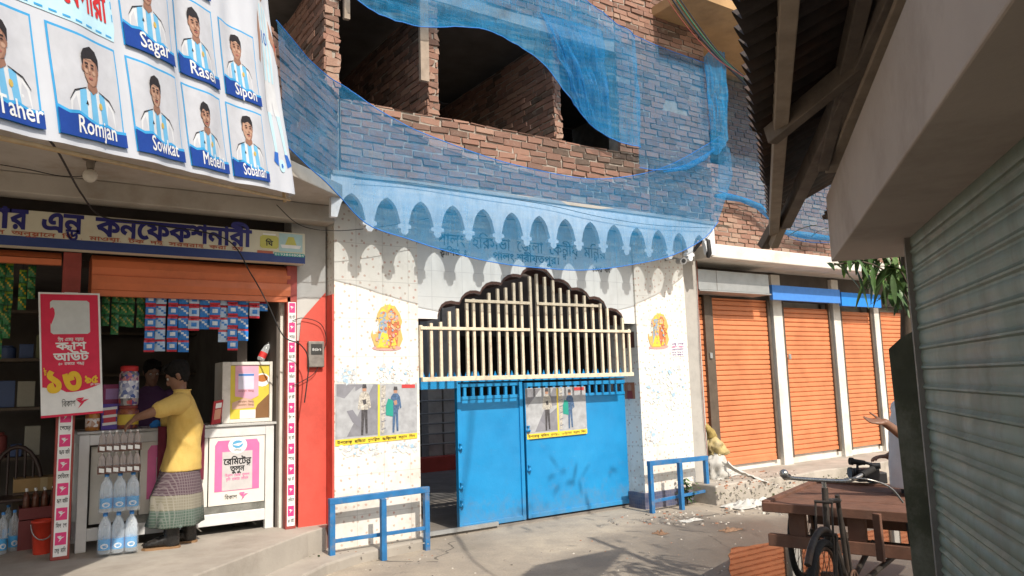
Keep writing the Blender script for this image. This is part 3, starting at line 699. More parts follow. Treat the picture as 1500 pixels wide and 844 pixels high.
b.text('কনফেকশনারী', (sx(139), y, 3.125), (1, 0, 0), (0, 0, 1), .18, 0, width=sx(369) - sx(139), off=.035)
b.text('সকল অনুষ্ঠানে ঘি , মাওয়া, টক দই সরবরাহ করা হয়', (sx(-40), y, 3.078), (1, 0, 0), (0, 0, 1), .036, 1, width=sx(357) - sx(-40), off=.02)
x_, x2 = sx(381), sx(408)
f = lambda a, c: (x_ + (x2 - x_) * a, y, 3.12 + .14 * c)
b.poly([(.1, 0), (.9, 0), (1, .12), (1, .8), (.85, .95), (.15, .95), (0, .8), (0, .12)], f, 2); b.poly([(.15, .95), (.85, .95), (.85, 1.08), (.15, 1.08)], f, 3)
y -= .001; b.text('ঘি', f(.5, .2), (1, 0, 0), (0, 0, 1), .055, 4, align='C', off=.03); y += .001
x_, x2 = sx(409), sx(443); b.quad((x_, y, 3.10), (x2, y, 3.10), (x2, y, 3.285), (x_, y, 3.285), 5); y -= .001
b.poly([(.12, .1), (.88, .1), (.95, .35), (.05, .35)], f, 3); b.poly([(.25, .35), (.75, .35), (.62, .95), (.38, .95)], f, 2)
b.quad((sx(402), y, 3.05), (sx(446), y, 3.05), (sx(446), y, 3.085), (sx(402), y, 3.085), 6); y -= .001
b.text('01938448084', (sx(403), y, 3.055), (1, 0, 0), (0, 0, 1), .026, 3, width=sx(445) - sx(403)); y += .001
b.quad((sx(377), y, 3.068), (sx(400), y, 3.068), (sx(400), y, 3.093), (sx(377), y, 3.093), 1)
b.build('lettering', [flat('sign_navy', (.022, .022, .17)), flat('sign_rust', (.42, .11, .06)), flat('ghee_yellow', (.52, .50, .12)), M_WHITE, M_BLACK, flat('pale_green_print', (.40, .58, .60)), flat('teal_print', (.02, .30, .28))], sb)
# ------------------------------------------------------------------ blue construction nets
def net_material(name, lo, hi, col=(.028, .25, .52), streak=(9, 9, 1.2)):
    q = NT(name); t = q.t; t.nodes.remove(q.b)
    mp = q.n('ShaderNodeMapping'); q.set(mp, 'Vector', q.pos()); mp.inputs['Scale'].default_value = streak
    f1 = q.noise(2.2, 6, .7, mp.outputs[0]); f2 = q.noise(.9, 3, .5); f3 = q.noise(70, 2, .5)
    f = q.math('ADD', q.math('MULTIPLY', f1, .6), q.math('ADD', q.math('MULTIPLY', f2, .3), q.math('MULTIPLY', f3, .1)))
    dens = q.n('ShaderNodeAttribute', dict(attribute_name='tint')).outputs['Fac']
    mr = q.n('ShaderNodeMapRange', From_Min=.36, From_Max=.64, To_Min=lo, To_Max=hi); t.links.new(f, mr.inputs[0])
    d = q.n('ShaderNodeBsdfDiffuse'); mp2 = q.n('ShaderNodeMapping'); q.set(mp2, 'Vector', q.pos()); mp2.inputs['Scale'].default_value = (.8, .8, 11); mp2.inputs['Rotation'].default_value = (0, .25, 0); pl = q.mix(q.ramp(q.noise(2.4, 6, .75, mp2.outputs[0]), [(.46, (0, 0, 0)), (.68, (.85,) * 3)]), col, (.22, .42, .60)); t.links.new(pl, d.inputs[0])
    tl = q.n('ShaderNodeBsdfTranslucent'); tl.inputs[0].default_value = (*smul(col, 1.1), 1)
    tr = q.n('ShaderNodeBsdfTransparent'); tr.inputs[0].default_value = (.86, .93, 1, 1)
    m1 = q.n('ShaderNodeMixShader'); m1.inputs[0].default_value = .35; t.links.new(d.outputs[0], m1.inputs[1]); t.links.new(tl.outputs[0], m1.inputs[2])
    m2 = q.n('ShaderNodeMixShader'); t.links.new(q.math('ADD', mr.outputs[0], q.math('MULTIPLY', q.math('SUBTRACT', dens, .5), .5)), m2.inputs[0]); t.links.new(tr.outputs[0], m2.inputs[1]); t.links.new(m1.outputs[0], m2.inputs[2])
    t.links.new(m2.outputs[0], q.out.inputs[0]); return q.m
M_NET = net_material('blue_net', .18, .46); M_NET2 = net_material('blue_net_folds', .38, .72)
M_NETEDGE = flat('net_hem', (.03, .16, .52), .7)
def lerp_path(P, t):
    t = max(0, min(1, t)) * (len(P) - 1); i = min(int(t), len(P) - 2); f = t - i
    p0 = P[max(0, i - 1)]; p1 = P[i]; p2 = P[i + 1]; p3 = P[min(len(P) - 1, i + 2)]
    return .5 * ((2 * p1) + (p2 - p0) * f + (2 * p0 - 5 * p1 + 4 * p2 - p3) * f * f + (3 * p1 - p0 - 3 * p2 + p3) * f ** 3)
def PN(px, py, off):
    r = ray(px, py); c = c0 + DN * off; return CAM + r * ((c - CAM).dot(DN) / r.dot(DN))
def net(name, top, bot, label, mid=None, ripple=.035, nu=110, nv=34, m=None, hem=True, seed=0, freq=7, dense=None):
    def fn(a, c):
        p, q_ = lerp_path(top, a), lerp_path(bot, a); e = c if mid is None else mid(c)
        r = p.lerp(q_, c); r.y = p.y + (q_.y - p.y) * e
        k = math.sin(math.pi * min(1, c * 1.1)) * .6 + .4
        w = noise.noise(Vector((a * freq + seed, c * 2.2, seed))) + .5 * noise.noise(Vector((a * freq * 3.1, c * 3 + a * 9, seed + 4)))
        return r + Vector((0, -abs(w) * ripple * k * 1.4, .25 * w * ripple * (1 if 0 < c < 1 else 0)))
    b = MB(); b.grid(fn, nu, nv, smooth=True)
    b.t = [dense(((i // nu) + .5) / nv) for i in range(nu * nv)] if dense else b.t
    o = b.build(name, m or M_NET); tag(o, label, 'net')
    if hem:
        for c in (0, 1):
            h = MB(); h.tube([fn(i / 60, c) for i in range(61)], .006, 5); h.build('hem', M_NETEDGE, o)
    return o
YT, YB = -.055, -.56
top = [PN(405, 30, .02), PN(430, 62, .03), PN(455, 90, .03), PN(480, 113, .03)] + [PY(x, y, YT) for x, y in ((512, 132), (560, 165), (620, 196), (700, 226), (780, 248), (860, 262), (930, 257), (985, 240), (1035, 212), (1054, 200))]
bot = [PN(412, 205, .10), PN(445, 238, .16), PN(480, 270, .24), PN(503, 295, .30)] + [PY(x, y, YB) for x, y in ((540, 330), (600, 351), (650, 367), (720, 384), (790, 393), (860, 396), (930, 387), (985, 374), (1030, 350), (1052, 325))]
net('safety_net', top, bot, 'long sagging blue net draped over the brick parapet and the scalloped cornice', mid=lambda c: min(1, (c / .5)) ** .8, ripple=.06, dense=lambda c: .40 + .36 * max(0, min(1, (c - .38) / .35)))
top = [PY(x, y, -.10) for x, y in ((470, -70), (540, -60), (620, -50), (700, -45), (750, -40), (790, -30), (830, -14), (862, 4), (900, 33), (930, 55))]
bot = [PY(x, y, -.16) for x, y in ((515, -6), (560, 24), (620, 40), (700, 42), (755, 66), (797, 95), (835, 146), (866, 184), (902, 206), (938, 216))]
net('safety_net', top, bot, 'upper blue net swagged across the dark openings, its lower edge curving up to the left', ripple=.11, seed=3, freq=9, dense=lambda c: .82 + .2 * max(0, (c - .75) / .25))
t2 = [PY(x, y, -.19) for x, y in ((790, 18), (830, 30), (880, 44))]; b2 = [PY(x, y, -.22) for x, y in ((846, 160), (868, 186), (896, 204))]
net('net_bunch', t2, b2, 'dense gathered fold of blue net hanging beside the last dark opening', ripple=.13, m=M_NET, hem=False, seed=9, nu=60, freq=8)
top = [PY(x, y, -.06) for x, y in ((924, 50), (960, 66), (1000, 81), (1034, 93))]
bot = [PY(x, y, -.10) for x, y in ((937, 246), (965, 249), (1000, 243), (1043, 222))]
net('safety_net', top, bot, 'blue net panel stretched flat over the brick wall right of the openings', ripple=.03, seed=5)
b = MB(); b.tube([PY(x, y, -.14) for x, y in ((972, 252), (990, 249), (1010, 243), (1030, 232), (1046, 219))], [.01, .025, .045, .04, .02], 9)
tag(b.build('net_roll', M_NET2), 'rolled blue bottom hem of the net on the brick wall', 'net')
top = [PY(x, y, -.10) for x, y in ((1030, 84), (1042, 74), (1060, 78))]; bot = [PY(x, y, -.12) for x, y in ((1042, 224), (1052, 226), (1066, 205))]
net('net_strip', top, bot, 'narrow bunched strip of blue net at the brick corner', ripple=.09, seed=8, m=M_NET2, nu=30, hem=False)
top = [PY(x, y, .9) for x, y in ((1058, 72), (1100, 83), (1150, 98), (1230, 112))]; bot = [PY(x, y, .86) for x, y in ((1051, 280), (1112, 300), (1160, 349), (1226, 356))]
net('safety_net', top, bot, 'pale blue net over the set back brick wall with the small window', ripple=.05, seed=12, m=net_material('thin_blue_net', .10, .34))
b = MB(); b.tube([PY(x, y, .80) for x, y in ((1048, 287), (1062, 288), (1085, 292), (1112, 303), (1150, 340), (1180, 345), (1222, 350))], [.03, .06, .045, .06, .04, .07, .04], 9)
o = b.build('net_roll', M_NET2); tag(o, 'crumpled blue net rolled along the foot of the set back wall', 'net')
# ------------------------------------------------------------------ printed banner
P0 = PD(440, 287, 6.5); bd = -ray(860, 380).normalized(); _t = (P0 - CAM).dot(bd) / ray(405, 0).dot(bd); bv = (PD(405, 0, _t) - P0).normalized(); bn = bd.cross(bv).normalized()
if bn.dot(CAM - P0) < 0: bn = -bn
def ban(u, v, k=0.0):
    w = .035 * noise.noise(Vector((u * 1.6, v * .8, 1.3))) + .014 * noise.noise(Vector((u * 5, v * 2.2, 7))) + .012 * math.sin(u * 9 + v * 2)
    if u < .12: w += -(.12 - u) * .9
    return P0 + bd * u + bv * v + bn * (w + k)
U1, V1 = 4.1, 2.3
b = MB(); b.grid(lambda a, c: ban(U1 * a, V1 * c, 0), 160, 60, smooth=True)
M_VINYL = mat('banner_vinyl', (.60, .62, .67), .45, .05, 3, .1, 30)
bo = b.build('team_banner', M_VINYL); tag(bo, 'large white printed banner with rows of young men in pale blue striped football shirts', 'banner')
# artwork : every piece is tessellated so that it follows the cloth
def art(mb, pts, k, m):
    """polygon in banner metres, cut fine enough to follow the waves"""
    V = [Vector(p) for p in pts]; n = len(V); E_ = []; W = []
    for i in range(n):
        a_, c_ = V[i], V[(i + 1) % n]; s_ = max(1, int((c_ - a_).length / .05))
        for j in range(s_): W.append(a_.lerp(c_, j / s_))
    E_ = [(i, (i + 1) % len(W)) for i in range(len(W))]
    x0_, x1_ = min(p.x for p in W), max(p.x for p in W); y0_, y1_ = min(p.y for p in W), max(p.y for p in W); st_ = .05
    xx = x0_ + st_ / 2
    while xx < x1_:
        yy = y0_ + st_ / 2
        while yy < y1_: W.append(Vector((xx, yy))); yy += st_
        xx += st_
    ov, oe, of, *_ = delaunay_2d_cdt(W, E_, [list(range(len(E_)))], 1, 1e-5)
    mb.add([ban(p.x, p.y, k) for p in ov], of, m, .5, True)
BM = [flat('banner_navy', (.012, .055, .30)), flat('banner_cyan', (.05, .36, .70)), flat('card_white', (.55, .56, .60)), flat('jersey_sky', (.16, .46, .72)), flat('skin_print', (.40, .22, .15)), flat('hair_print', (.025, .02, .02)), M_WHITE, flat('banner_red', (.62, .03, .03)), flat('pale_cyan', (.52, .76, .86)), flat('skin_shade_print', (.30, .155, .105)), flat('lip_print', (.36, .12, .10)), flat('banner_blue', (.03, .14, .52)), flat('gold_print', (.60, .42, .10)), flat('jersey_white', (.68, .69, .71)), flat('skin_print_light', (.50, .30, .21)), flat('skin_highlight_print', (.50, .31, .22))]
def card(u0, u1, v0, v1, name, seed, tc=.54, hx=.48):
    """u runs to the left in the picture: u1 is the left edge"""
    rnd = random.Random(seed); W_, H_ = u1 - u0, v1 - v0; b = MB()
    X = lambda a: u1 - a * W_; Yv = lambda c: v0 + c * H_
    P = lambda l: [(X(a), Yv(c)) for a, c in l]
    art(b, P([(0, 0), (1, 0), (1.0, 1), (0, 1)]), .003, 1); art(b, P([(.025, .02), (.975, .02), (.975, .975), (.025, .975)]), .0045, 2)
    cx_ = hx + rnd.uniform(-.05, .05); hs = rnd.uniform(.88, 1.12); tn = rnd.uniform(-.022, .022); skn = rnd.choice((4, 4, 14)); hy = .69 + rnd.uniform(-.03, .04)
    E2 = lambda x, y, rx, ry, n=14, a0=0, a1=2 * math.pi: [(x + rx * math.cos(a0 + (a1 - a0) * i / n), y + ry * math.sin(a0 + (a1 - a0) * i / n)) for i in range(n + (0 if a1 - a0 > 6 else 1))]
    sh = hy - .235; hs *= .95
    body = [(cx_ - .34, .16), (cx_ - .33, sh - .10), (cx_ - .26, sh - .015), (cx_ - .09, sh + .04), (cx_ + .09, sh + .04), (cx_ + .26, sh - .015), (cx_ + .33, sh - .10), (cx_ + .34, .16)]
    art(b, P(body), .006, 13)
    for sx_ in (-.165, 0, .165): art(b, P([(cx_ + sx_ - .05, .16), (cx_ + sx_ + .05, .16), (cx_ + sx_ * .9 + .045, sh + .02), (cx_ + sx_ * .9 - .045, sh + .02)]), .0075, 3)
    for sg in (-1, 1):
        art(b, P([(cx_ + sg * .10, sh + .045), (cx_ + sg * .27, sh - .01), (cx_ + sg * .345, sh - .11), (cx_ + sg * .338, sh - .112), (cx_ + sg * .262, sh - .022), (cx_ + sg * .10, sh + .036)][:: sg]), .0088, 5)
    art(b, P(E2(cx_ + .11, sh - .10, .03, .035, 8)), .0088, 12); art(b, P([(cx_ - .13, sh - .12), (cx_ - .09, sh - .12), (cx_ - .11, sh - .08)]), .0088, 5)
    art(b, P([(cx_ - .07, hy - .14), (cx_ + .07, hy - .14), (cx_ + .085, sh + .04), (cx_, sh - .01), (cx_ - .085, sh + .04)]), .0088, 9)
    art(b, P(E2(cx_ - .112 * hs, hy - .005, .018, .035, 8)), .0088, 9); art(b, P(E2(cx_ + .112 * hs, hy - .005, .018, .035, 8)), .0088, 9)
    art(b, P([(cx_ + x * hs, hy + y * hs) for x, y in ((-.105, .07), (-.11, -.01), (-.098, -.08), (-.065, -.135), (0, -.16), (.065, -.135), (.098, -.08), (.11, -.01), (.105, .07), (.07, .13), (-.07, .13))]), .0102, skn)
    art(b, P([(cx_ + x * hs, hy + y * hs) for x, y in ((.078, .07), (.105, .07), (.11, -.01), (.098, -.08), (.065, -.135), (.02, -.155), (.082, -.07))]), .0112, 9)
    sw = rnd.choice((-1, 1)); fr_ = rnd.uniform(-.03, .03)
    art(b, P([(cx_ + x * hs * sw, hy + y * hs) for x, y in ((-.125, .0), (-.13, .11), (-.09, .165 + rnd.uniform(0, .02)), (rnd.uniform(-.03, .03), .185 + rnd.uniform(0, .035)), (.09, .165), (.128, .11), (.122, .01), (.10, .06 + fr_), (.06, .095 - fr_), (-.02, .08 + fr_), (-.085, .09 - fr_), (-.105, .05))][:: sw]), .0122, 5)
    art(b, P([(cx_ + tn + x * hs, hy + y * hs) for x, y in ((-.055, .075), (.05, .075), (.03, .10), (-.03, .10))]), .0118, 15); art(b, P([(cx_ + tn * 1.6 + x * hs, hy + y * hs) for x, y in ((-.012, -.03), (.012, -.03), (.008, .05), (-.008, .05))]), .0126, 15)
    for sg in (-1, 1):
        art(b, P(E2(cx_ + tn + sg * .058 * hs, hy - .035, .028, .022, 9)), .0118, 15); art(b, P(E2(cx_ + tn + sg * .045 * hs, hy + .014, .028, .016, 9)), .0122, 9); art(b, P(E2(cx_ + tn * 1.2 + sg * .044 * hs, hy + .012, .017, .0075, 8)), .013, 5)
        art(b, P([(cx_ + sg * .20, .17), (cx_ + sg * .33, .17), (cx_ + sg * .30, sh - .12), (cx_ + sg * .25, sh - .06)][:: sg]), .0066, 2)
        art(b, P([(cx_ + tn + sg * .02, hy + .038), (cx_ + tn + sg * .075, hy + .034), (cx_ + tn + sg * .07, hy + .05), (cx_ + tn + sg * .025, hy + .05)]), .0122, 5)
    art(b, P([(cx_ + tn * 1.5 - .018, hy - .055), (cx_ + tn * 1.5 + .02, hy - .055), (cx_ + tn * 1.2 + .008, hy + .01)]), .0122, 9)
    art(b, P(E2(cx_ + tn, hy - .095, .036, .011, 10)), .0122, 10)
    if rnd.random() < .5: art(b, P(E2(cx_, hy - .078, .04, .007, 8)), .0122, 5)
    wv = [(0.0, 0), (1, 0), (1, .13), (.85, .12), (.7, .16), (.55, .135), (.42, .17), (.28, .22), (.14, .20), (0, .23)]
    art(b, P([(a, c + .03 if c else c) for a, c in wv]), .014, 1); art(b, P([(a, c if c else .0) for a, c in wv]), .0155, 0)
    b.text(name, (0, 0), None, None, .078 * H_ / .52 * 1.1, 6, align='C', off=.012, fn=lambda p, c: ban(X(tc) - p, Yv(.045) + c, .0175), width=min(.30, .062 * len(name)))
    b.build('portrait_card', BM, bo)
for i, (u0, u1, nm) in enumerate(((3.07, 3.59, 'Taher'), (2.47, 2.99, 'Romjan'), (1.87, 2.38, 'Sowkat'), (1.26, 1.77, 'Medehi'), (.66, 1.18, 'Sobahan'))): card(u0, u1, .045, .575, nm, i + 1, *((.70, .60) if i == 0 else ()))
for i, (u0, u1, nm) in enumerate(((1.86, 2.37, 'Sagar'), (1.25, 1.77, 'Rasel'), (.64, 1.16, 'Sipon'))): card(u0, u1, .635, 1.18, nm, i + 11)
for i, (u0, u1, nm) in enumerate(((1.86, 2.37, ''), (1.25, 1.77, ''))): card(u0, u1, 1.25, 1.78, nm or ' ', i + 21)
b = MB()
art(b, [(2.46, .62), (4.0, .62), (4.0, 1.00), (2.50, 1.00), (2.45, .93), (2.44, .69)], .003, 8)
for i in range(18):
    u = 2.48 + i * .085; art(b, [(u, .632), (u + .05, .632), (u + .05, .642), (u, .642)], .0045, 1)
for i in range(4): art(b, [(2.449, .73 + i * .07), (2.457, .73 + i * .07), (2.457, .77 + i * .07), (2.449, .77 + i * .07)], .0045, 1)
b.text('আলাম বেপারী', (0, 0), None, None, .15, 7, width=.80, off=.03, fn=lambda p, c: ban(3.30 - p, .71 + c, .006))
b.text('মো', (0, 0), None, None, .15, 7, width=.2, off=.03, fn=lambda p, c: ban(3.62 - p, .71 + c, .006))
b.build('heading', BM, bo)
# faded footballer printed down the right edge
b = MB(); S_ = lambda l: [(.34 - (x - .5) * .50, .16 + y * 1.62) for x, y in l]
art(b, S_([(.28, .55), (.25, .80), (.36, .86), (.62, .86), (.78, .80), (.72, .55), (.70, .44), (.30, .44)]), .003, 13)
for x in (.36, .50, .64): art(b, S_([(x - .035, .46), (x + .035, .46), (x + .03, .84), (x - .03, .84)]), .0045, 8)
art(b, S_([(.25, .80), (.14, .70), (.08, .54), (.13, .53), (.22, .64), (.29, .70)]), .003, 4); art(b, S_([(.78, .80), (.92, .70), (.96, .58), (.90, .58), (.84, .66), (.72, .70)]), .003, 4)
art(b, S_([(.88, .69), (.95, .68), (.96, .64), (.89, .645)]), .0045, 7)
art(b, S_([(.42, .93), (.44, .88), (.50, .86), (.57, .88), (.58, .95), (.5, .975)]), .003, 4); art(b, S_([(.41, .94), (.43, .985), (.52, 1.0), (.59, .97), (.58, .945), (.5, .965)]), .0045, 9)
art(b, S_([(.30, .44), (.70, .44), (.76, .30), (.56, .29), (.52, .36), (.48, .29), (.26, .30)]), .003, 13)
art(b, S_([(.28, .30), (.44, .30), (.42, .10), (.34, .10)]), .003, 8); art(b, S_([(.60, .30), (.74, .30), (.78, .10), (.69, .10)]), .003, 8)
art(b, S_([(.30, .10), (.44, .10), (.40, .03), (.22, .05)]), .003, 11); art(b, S_([(.67, .10), (.80, .10), (.92, .05), (.72, .03)]), .003, 11)
art(b, S_([(.52 + .1 * math.cos(i * .524), .035 + .033 * math.sin(i * .524)) for i in range(12)]), .0045, 8); art(b, S_([(.52 + .04 * math.cos(i * 1.257), .035 + .014 * math.sin(i * 1.257)) for i in range(5)]), .006, 11)
art(b, S_([(1.06 + .09 * math.cos(i * .393) * (1 if i % 2 else .55), .99 + .05 * math.sin(i * .393) * (1 if i % 2 else .55)) for i in range(16)]), .003, 12)
b.text('10', (0, 0), None, None, .11, 11, fn=lambda p, c: ban(.43 - p, 1.2 + c, .006))
b.build('footballer_print', BM, bo)
b = MB(); b.tube([ban(-.02, -.035, -.03), ban(-.02, .12, -.03)], .016, 8); b.tube([ban(.05, -.03, -.02), ban(U1, -.02, -.02)], .012, 8); b.tube([ban(-.02, .0, -.03), ban(-.02, V1, -.03)], .014, 8)
b.build('batten', mat('raw_wood', (.48, .33, .17), .7, .2, 10, .2), bo)
# ------------------------------------------------------------------ near shop on the right
e_ = ray(1104, 555); e_.z = 0; e_.normalize(); w_ = Vector((-e_.y, e_.x, 0))       # along the street, towards the street
S0 = PD(1360, 600, 3.1); S0.z = 0
def NB(s, w, z): return S0 + e_ * s + w_ * w + Vector((0, 0, z))
near = thing('corner_shop', 'near shop closed with a dull green roller shutter under a thick plaster canopy', 'shop building', tuple(NB(0, 0, 0)))
M_GREEN = mat('dull_green_paint', (.165, .21, .165), .5, .14, 2.2, .1, 30, dirt=(.16, .12, .09), dirt_amt=.55, dscale=3, spec=.5, streak=(.10, .085, .06))
b = MB(); ZT2 = 2.27; pt = .081
def gfn(a, c):
    z = -.05 + (ZT2 + .05) * c; ph = (z / pt) % 1
    d = .002 + (.013 * max(0, math.sin(math.pi * ph / .30)) ** .6 if ph < .30 else .0085 * math.sin(math.pi * (ph - .30) / .70) ** .5)
    return NB(-5.2 + 5.2 * a - .01, d + .004 * noise.noise(Vector((a * 6, z * 1.3, 3))), z)
b.grid(gfn, 30, int(2.32 / pt * 12)); b.build('roller_shutter', M_GREEN, near)
b = MB(); b.prism([NB(-.012, .030, -.05), NB(.016, .030, -.05), NB(.016, -.05, -.05), NB(-.012, -.05, -.05)], (0, 0, ZT2 + .1)); b.build('guide_rail', mat('worn_grey_channel', (.20, .18, .155), .6, .25, 8, .3, dirt=(.10, .08, .06)), near)
b = MB(); b.prism([NB(.018, -.02, -.05), NB(.20, -.02, -.05), NB(.20, -3, -.05), NB(.018, -3, -.05)], (0, 0, 3.0)); b.prism([NB(-5.2, -.06, 2.6), NB(.02, -.06, 2.6), NB(.02, -.2, 2.6), NB(-5.2, -.2, 2.6)], (0, 0, .6)); b.build('wall', M_CEMENT, near)
CZ = 2.26; cc = PZ(1218, 384, CZ); rel = cc - S0; CS, CW = rel.dot(e_), rel.dot(w_)
M_CANOPY = mat('canopy_plaster', (.43, .35, .29), .85, .10, 1.2, .2, 40, dirt=(.28, .22, .17), dirt_amt=.6)
b = MB(); b.prism([NB(CS, CW, CZ), NB(CS, -.6, CZ), NB(-5.2, -.6, CZ), NB(-5.2, CW, CZ)], (0, 0, .34)); b.build('canopy', M_CANOPY, near, bevel=.006)
# corrugated tin eave above
def eave(name, s0, s1, wa, za, wb, zb, amp=.02, pitch=.076, mm=None, parent=None, jag=.0, sk=0):
    """ridges run from wa to wb; jagged end edge along the street"""
    n = int(abs(s1 - s0) / pitch * 8); b = MB()
    def fn(a, c, up=0):
        s = s0 + (s1 - s0) * a; ph = math.sin(2 * math.pi * s / pitch)
        j = jag * noise.noise(Vector((round(s / .62), 0, 5)))
        return NB(s, wa + (wb - wa) * c + (j if c == 0 else 0) + sk * s, za + (zb - za) * c + amp * ph + up + .012 * noise.noise(Vector((s * 2, c, 2))))
    b.grid(lambda a, c: fn(a, c), n, 3, smooth=True); b.grid(lambda a, c: fn(a, c, .0025), n, 3, smooth=True)
    return b.build(name, mm, parent)
M_TIN = mat('rusted_tin', (.075, .06, .052), .75, .4, 6, .3, 40, metal=.2, dirt=(.13, .065, .04), dirt_amt=.8)
tip = PD(1128, 318, 4.9) - S0; TS, TWd, TZ = tip.dot(e_), tip.dot(w_), PD(1128, 318, 4.9).z
t0 = PD(1100, 5, 2.1) - S0; 
M_BEAM = mat('weathered_beam', (.17, .135, .105), .85, .3, 8, .4, 50, dirt=(.07, .05, .04))
M_BEAM2 = mat('pale_sawn_beam', (.33, .26, .19), .85, .22, 8, .4, 50, dirt=(.16, .11, .08))
roof = thing('tin_awning', 'rusty corrugated tin awning on rough timbers, its jagged edge over the street', 'awning', tuple(NB(0, CW, CZ + .35)))
A0, A1 = PD(1128, 318, 4.9), PD(1102, -60, 1.95)          # outer edge of the sheet, far and near
B0, B1 = PD(1262, 300, 4.75), PD(1640, -120, 2.3)          # where it dives behind the canopy
def sheet(name, P_, Q_, R_, S2, n_ridges, mat_, amp=.02, jag=0):
    b = MB(); n = n_ridges * 8
    nrm = (Q_ - P_).cross(R_ - P_).normalized()
    def fn(a, c, k=0):
        p, q_ = P_.lerp(Q_, a), R_.lerp(S2, a); r = p.lerp(q_, c)
        jj = -jag * abs(noise.noise(Vector((math.floor(a * n_ridges / 9) * 3.3, .4, 5))))
        return r + nrm * (amp * math.sin(2 * math.pi * a * n_ridges) + k) + (q_ - p) * (jj if c == 0 else 0)
    b.grid(fn, n, 6, smooth=True); b.grid(lambda a, c: fn(a, c, .003), n, 6, smooth=True)
    return b.build(name, mat_, roof)
_rt = Vector((_r.x, _r.y, 0)).normalized(); sheet('tin_sheet', A0, A1, A0 + _rt * 1.35 + Vector((0, 0, .72)), A1 + _rt * 1.35 + Vector((0, 0, .72)), 31, M_TIN, .030, .09)
sheet('tin_sheet', PD(1206, 322, 4.2), PD(1398, -40, 2.0), PD(1330, 280, 4.3), PD(1600, -60, 2.1), 30, mat('rusted_tin_pale', (.19, .14, .11), .75, .3, 6, .3, metal=.2, dirt=(.09, .06, .045), dirt_amt=.8), .018, .04)
def bar(name, a, c, w, h, m, up=(0, 0, 1)): bb = MB(); bb.beam(a, c, w, h, up); return bb.build(name, m, roof, bevel=.004)
bar('purlin', PD(1133, 338, 4.75), PD(1158, -60, 2.0), .055, .085, M_BEAM2)
bar('rafter', PD(1128, 200, 3.1), PD(1345, 22, 2.5), .05, .075, M_BEAM)
bar('purlin', PD(1150, 325, 4.6), PD(1330, -60, 2.15), .06, .09, M_BEAM)
bar('purlin', PD(1205, 240, 3.6), PD(1275, -60, 2.2), .05, .08, M_BEAM); bar('fascia_board', PD(1226, 250, 3.7), PD(1358, -40, 2.05), .11, .02, M_BEAM2)
bar('rafter_end', PD(1132, 360, 4.75), PD(1150, 318, 4.6), .05, .06, M_BEAM2); bar('rafter_end', PD(1118, 362, 4.8), PD(1152, 300, 4.62), .07, .05, M_BEAM)
b = MB(); b.tube([PD(1385, -20, 2.4), PD(1455, 60, 2.35), PD(1540, 150, 2.3)], .018, 8); tag(b.build('iron_rod', M_RUST), 'thin rusty iron rod fixed under the near canopy', 'rod')
# mossy slab standing at the end of the shutter
M_MOSS = mat('mossy_board', (.055, .058, .035), .9, .4, 3, .6, 20, dirt=(.20, .19, .16), dirt_amt=.5, dscale=3)
pa, pb = PD(1300, 508, 3.5), PD(1362, 498, 3.30)
b = MB(); d_ = (pb - pa); d_.z = 0; dn_ = d_.normalized(); bk = Vector((-dn_.y, dn_.x, 0)); 
bot_l = PD(1338, 860, 3.4); 
poly = [pa + Vector((0, 0, -.01)), pa.lerp(pb, .35) + Vector((0, 0, .035)), pa.lerp(pb, .6) + Vector((0, 0, .05)), pb + Vector((0, 0, .03)), Vector((pb.x + dn_.x * .05, pb.y + dn_.y * .05, -.03)), Vector((pa.x + dn_.x * .035, pa.y + dn_.y * .035, -.03))]
b.prism(poly, bk * .06); o = b.build('plank_screen', M_MOSS, bevel=.008); tag(o, 'dark mossy upright board standing against the end of the green shutter', 'board')
# ------------------------------------------------------------------ hanging price banner and counter of the shop
y = SH - .13
def mpp(p):
    d = Vector(p) - CAM; c_ = d.normalized().dot(_f); return d.length * c_ * c_ / F_PX
q = [PY(56, 428, y), PY(146, 430, y), PY(151, 605, y), PY(60, 613, y)]
def pb_(a, c, k=0.0):
    p = q[3].lerp(q[2], a).lerp(q[0].lerp(q[1], a), c); return p + Vector((0, -.02 * math.sin(math.pi * c) * (1 - .6 * a) - k + .006 * noise.noise(Vector((a * 3, c * 4, 3))), 0))
b = MB(); b.grid(lambda a, c: pb_(a, c), 12, 24, 0, smooth=True)
PRM = [M_WHITE, flat('price_banner_red', (.66, .02, .07)), flat('price_yellow', (.80, .50, .03)), M_BLACK, flat('soft_grey_print', (.58, .60, .60))]
o = b.build('price_banner', PRM); tag(o, 'red and white hanging paper banner with a big yellow price, tied to the shop post', 'banner')
def pq(b, a0, c0_, a1, c1, k, m, n=6): b.grid(lambda a, c: pb_(a0 + (a1 - a0) * a, c0_ + (c1 - c0_) * c, k), n, n * 2, m, smooth=True)
b = MB(); pq(b, .03, .24, .965, .985, .003, 1); 
b.add([pb_(.03 + .935 * t_, .24 - .05 * math.sin(math.pi * t_) * (1 if t_ > .3 else .5), .0035) for t_ in [i / 10 for i in range(11)]] + [pb_(.965, .26, .0035), pb_(.03, .26, .0035)], [tuple(range(13))], 1)
pq(b, .0, .0, 1, .018, .003, 1)
b.add([pb_(a, c, .005) for a, c in ((.22, .66), (.78, .66), (.82, .675), (.82, .92), (.78, .935), (.22, .935), (.18, .92), (.18, .675))], [tuple(range(8))], 4)
fnp = lambda k: (lambda a, c: pb_(a, c, k))
b.text('প্রিয় এজেন্ট নাম্বারে', (.5, .605), None, None, .026, 0, width=.42, align='C', off=.02, fn=fnp(.006))
b.text('ক্যাশ', (.5, .535), None, None, .062, 0, width=.50, align='C', off=.03, fn=fnp(.006))
b.text('আউট', (.5, .445), None, None, .066, 0, width=.58, align='C', off=.03, fn=fnp(.006))
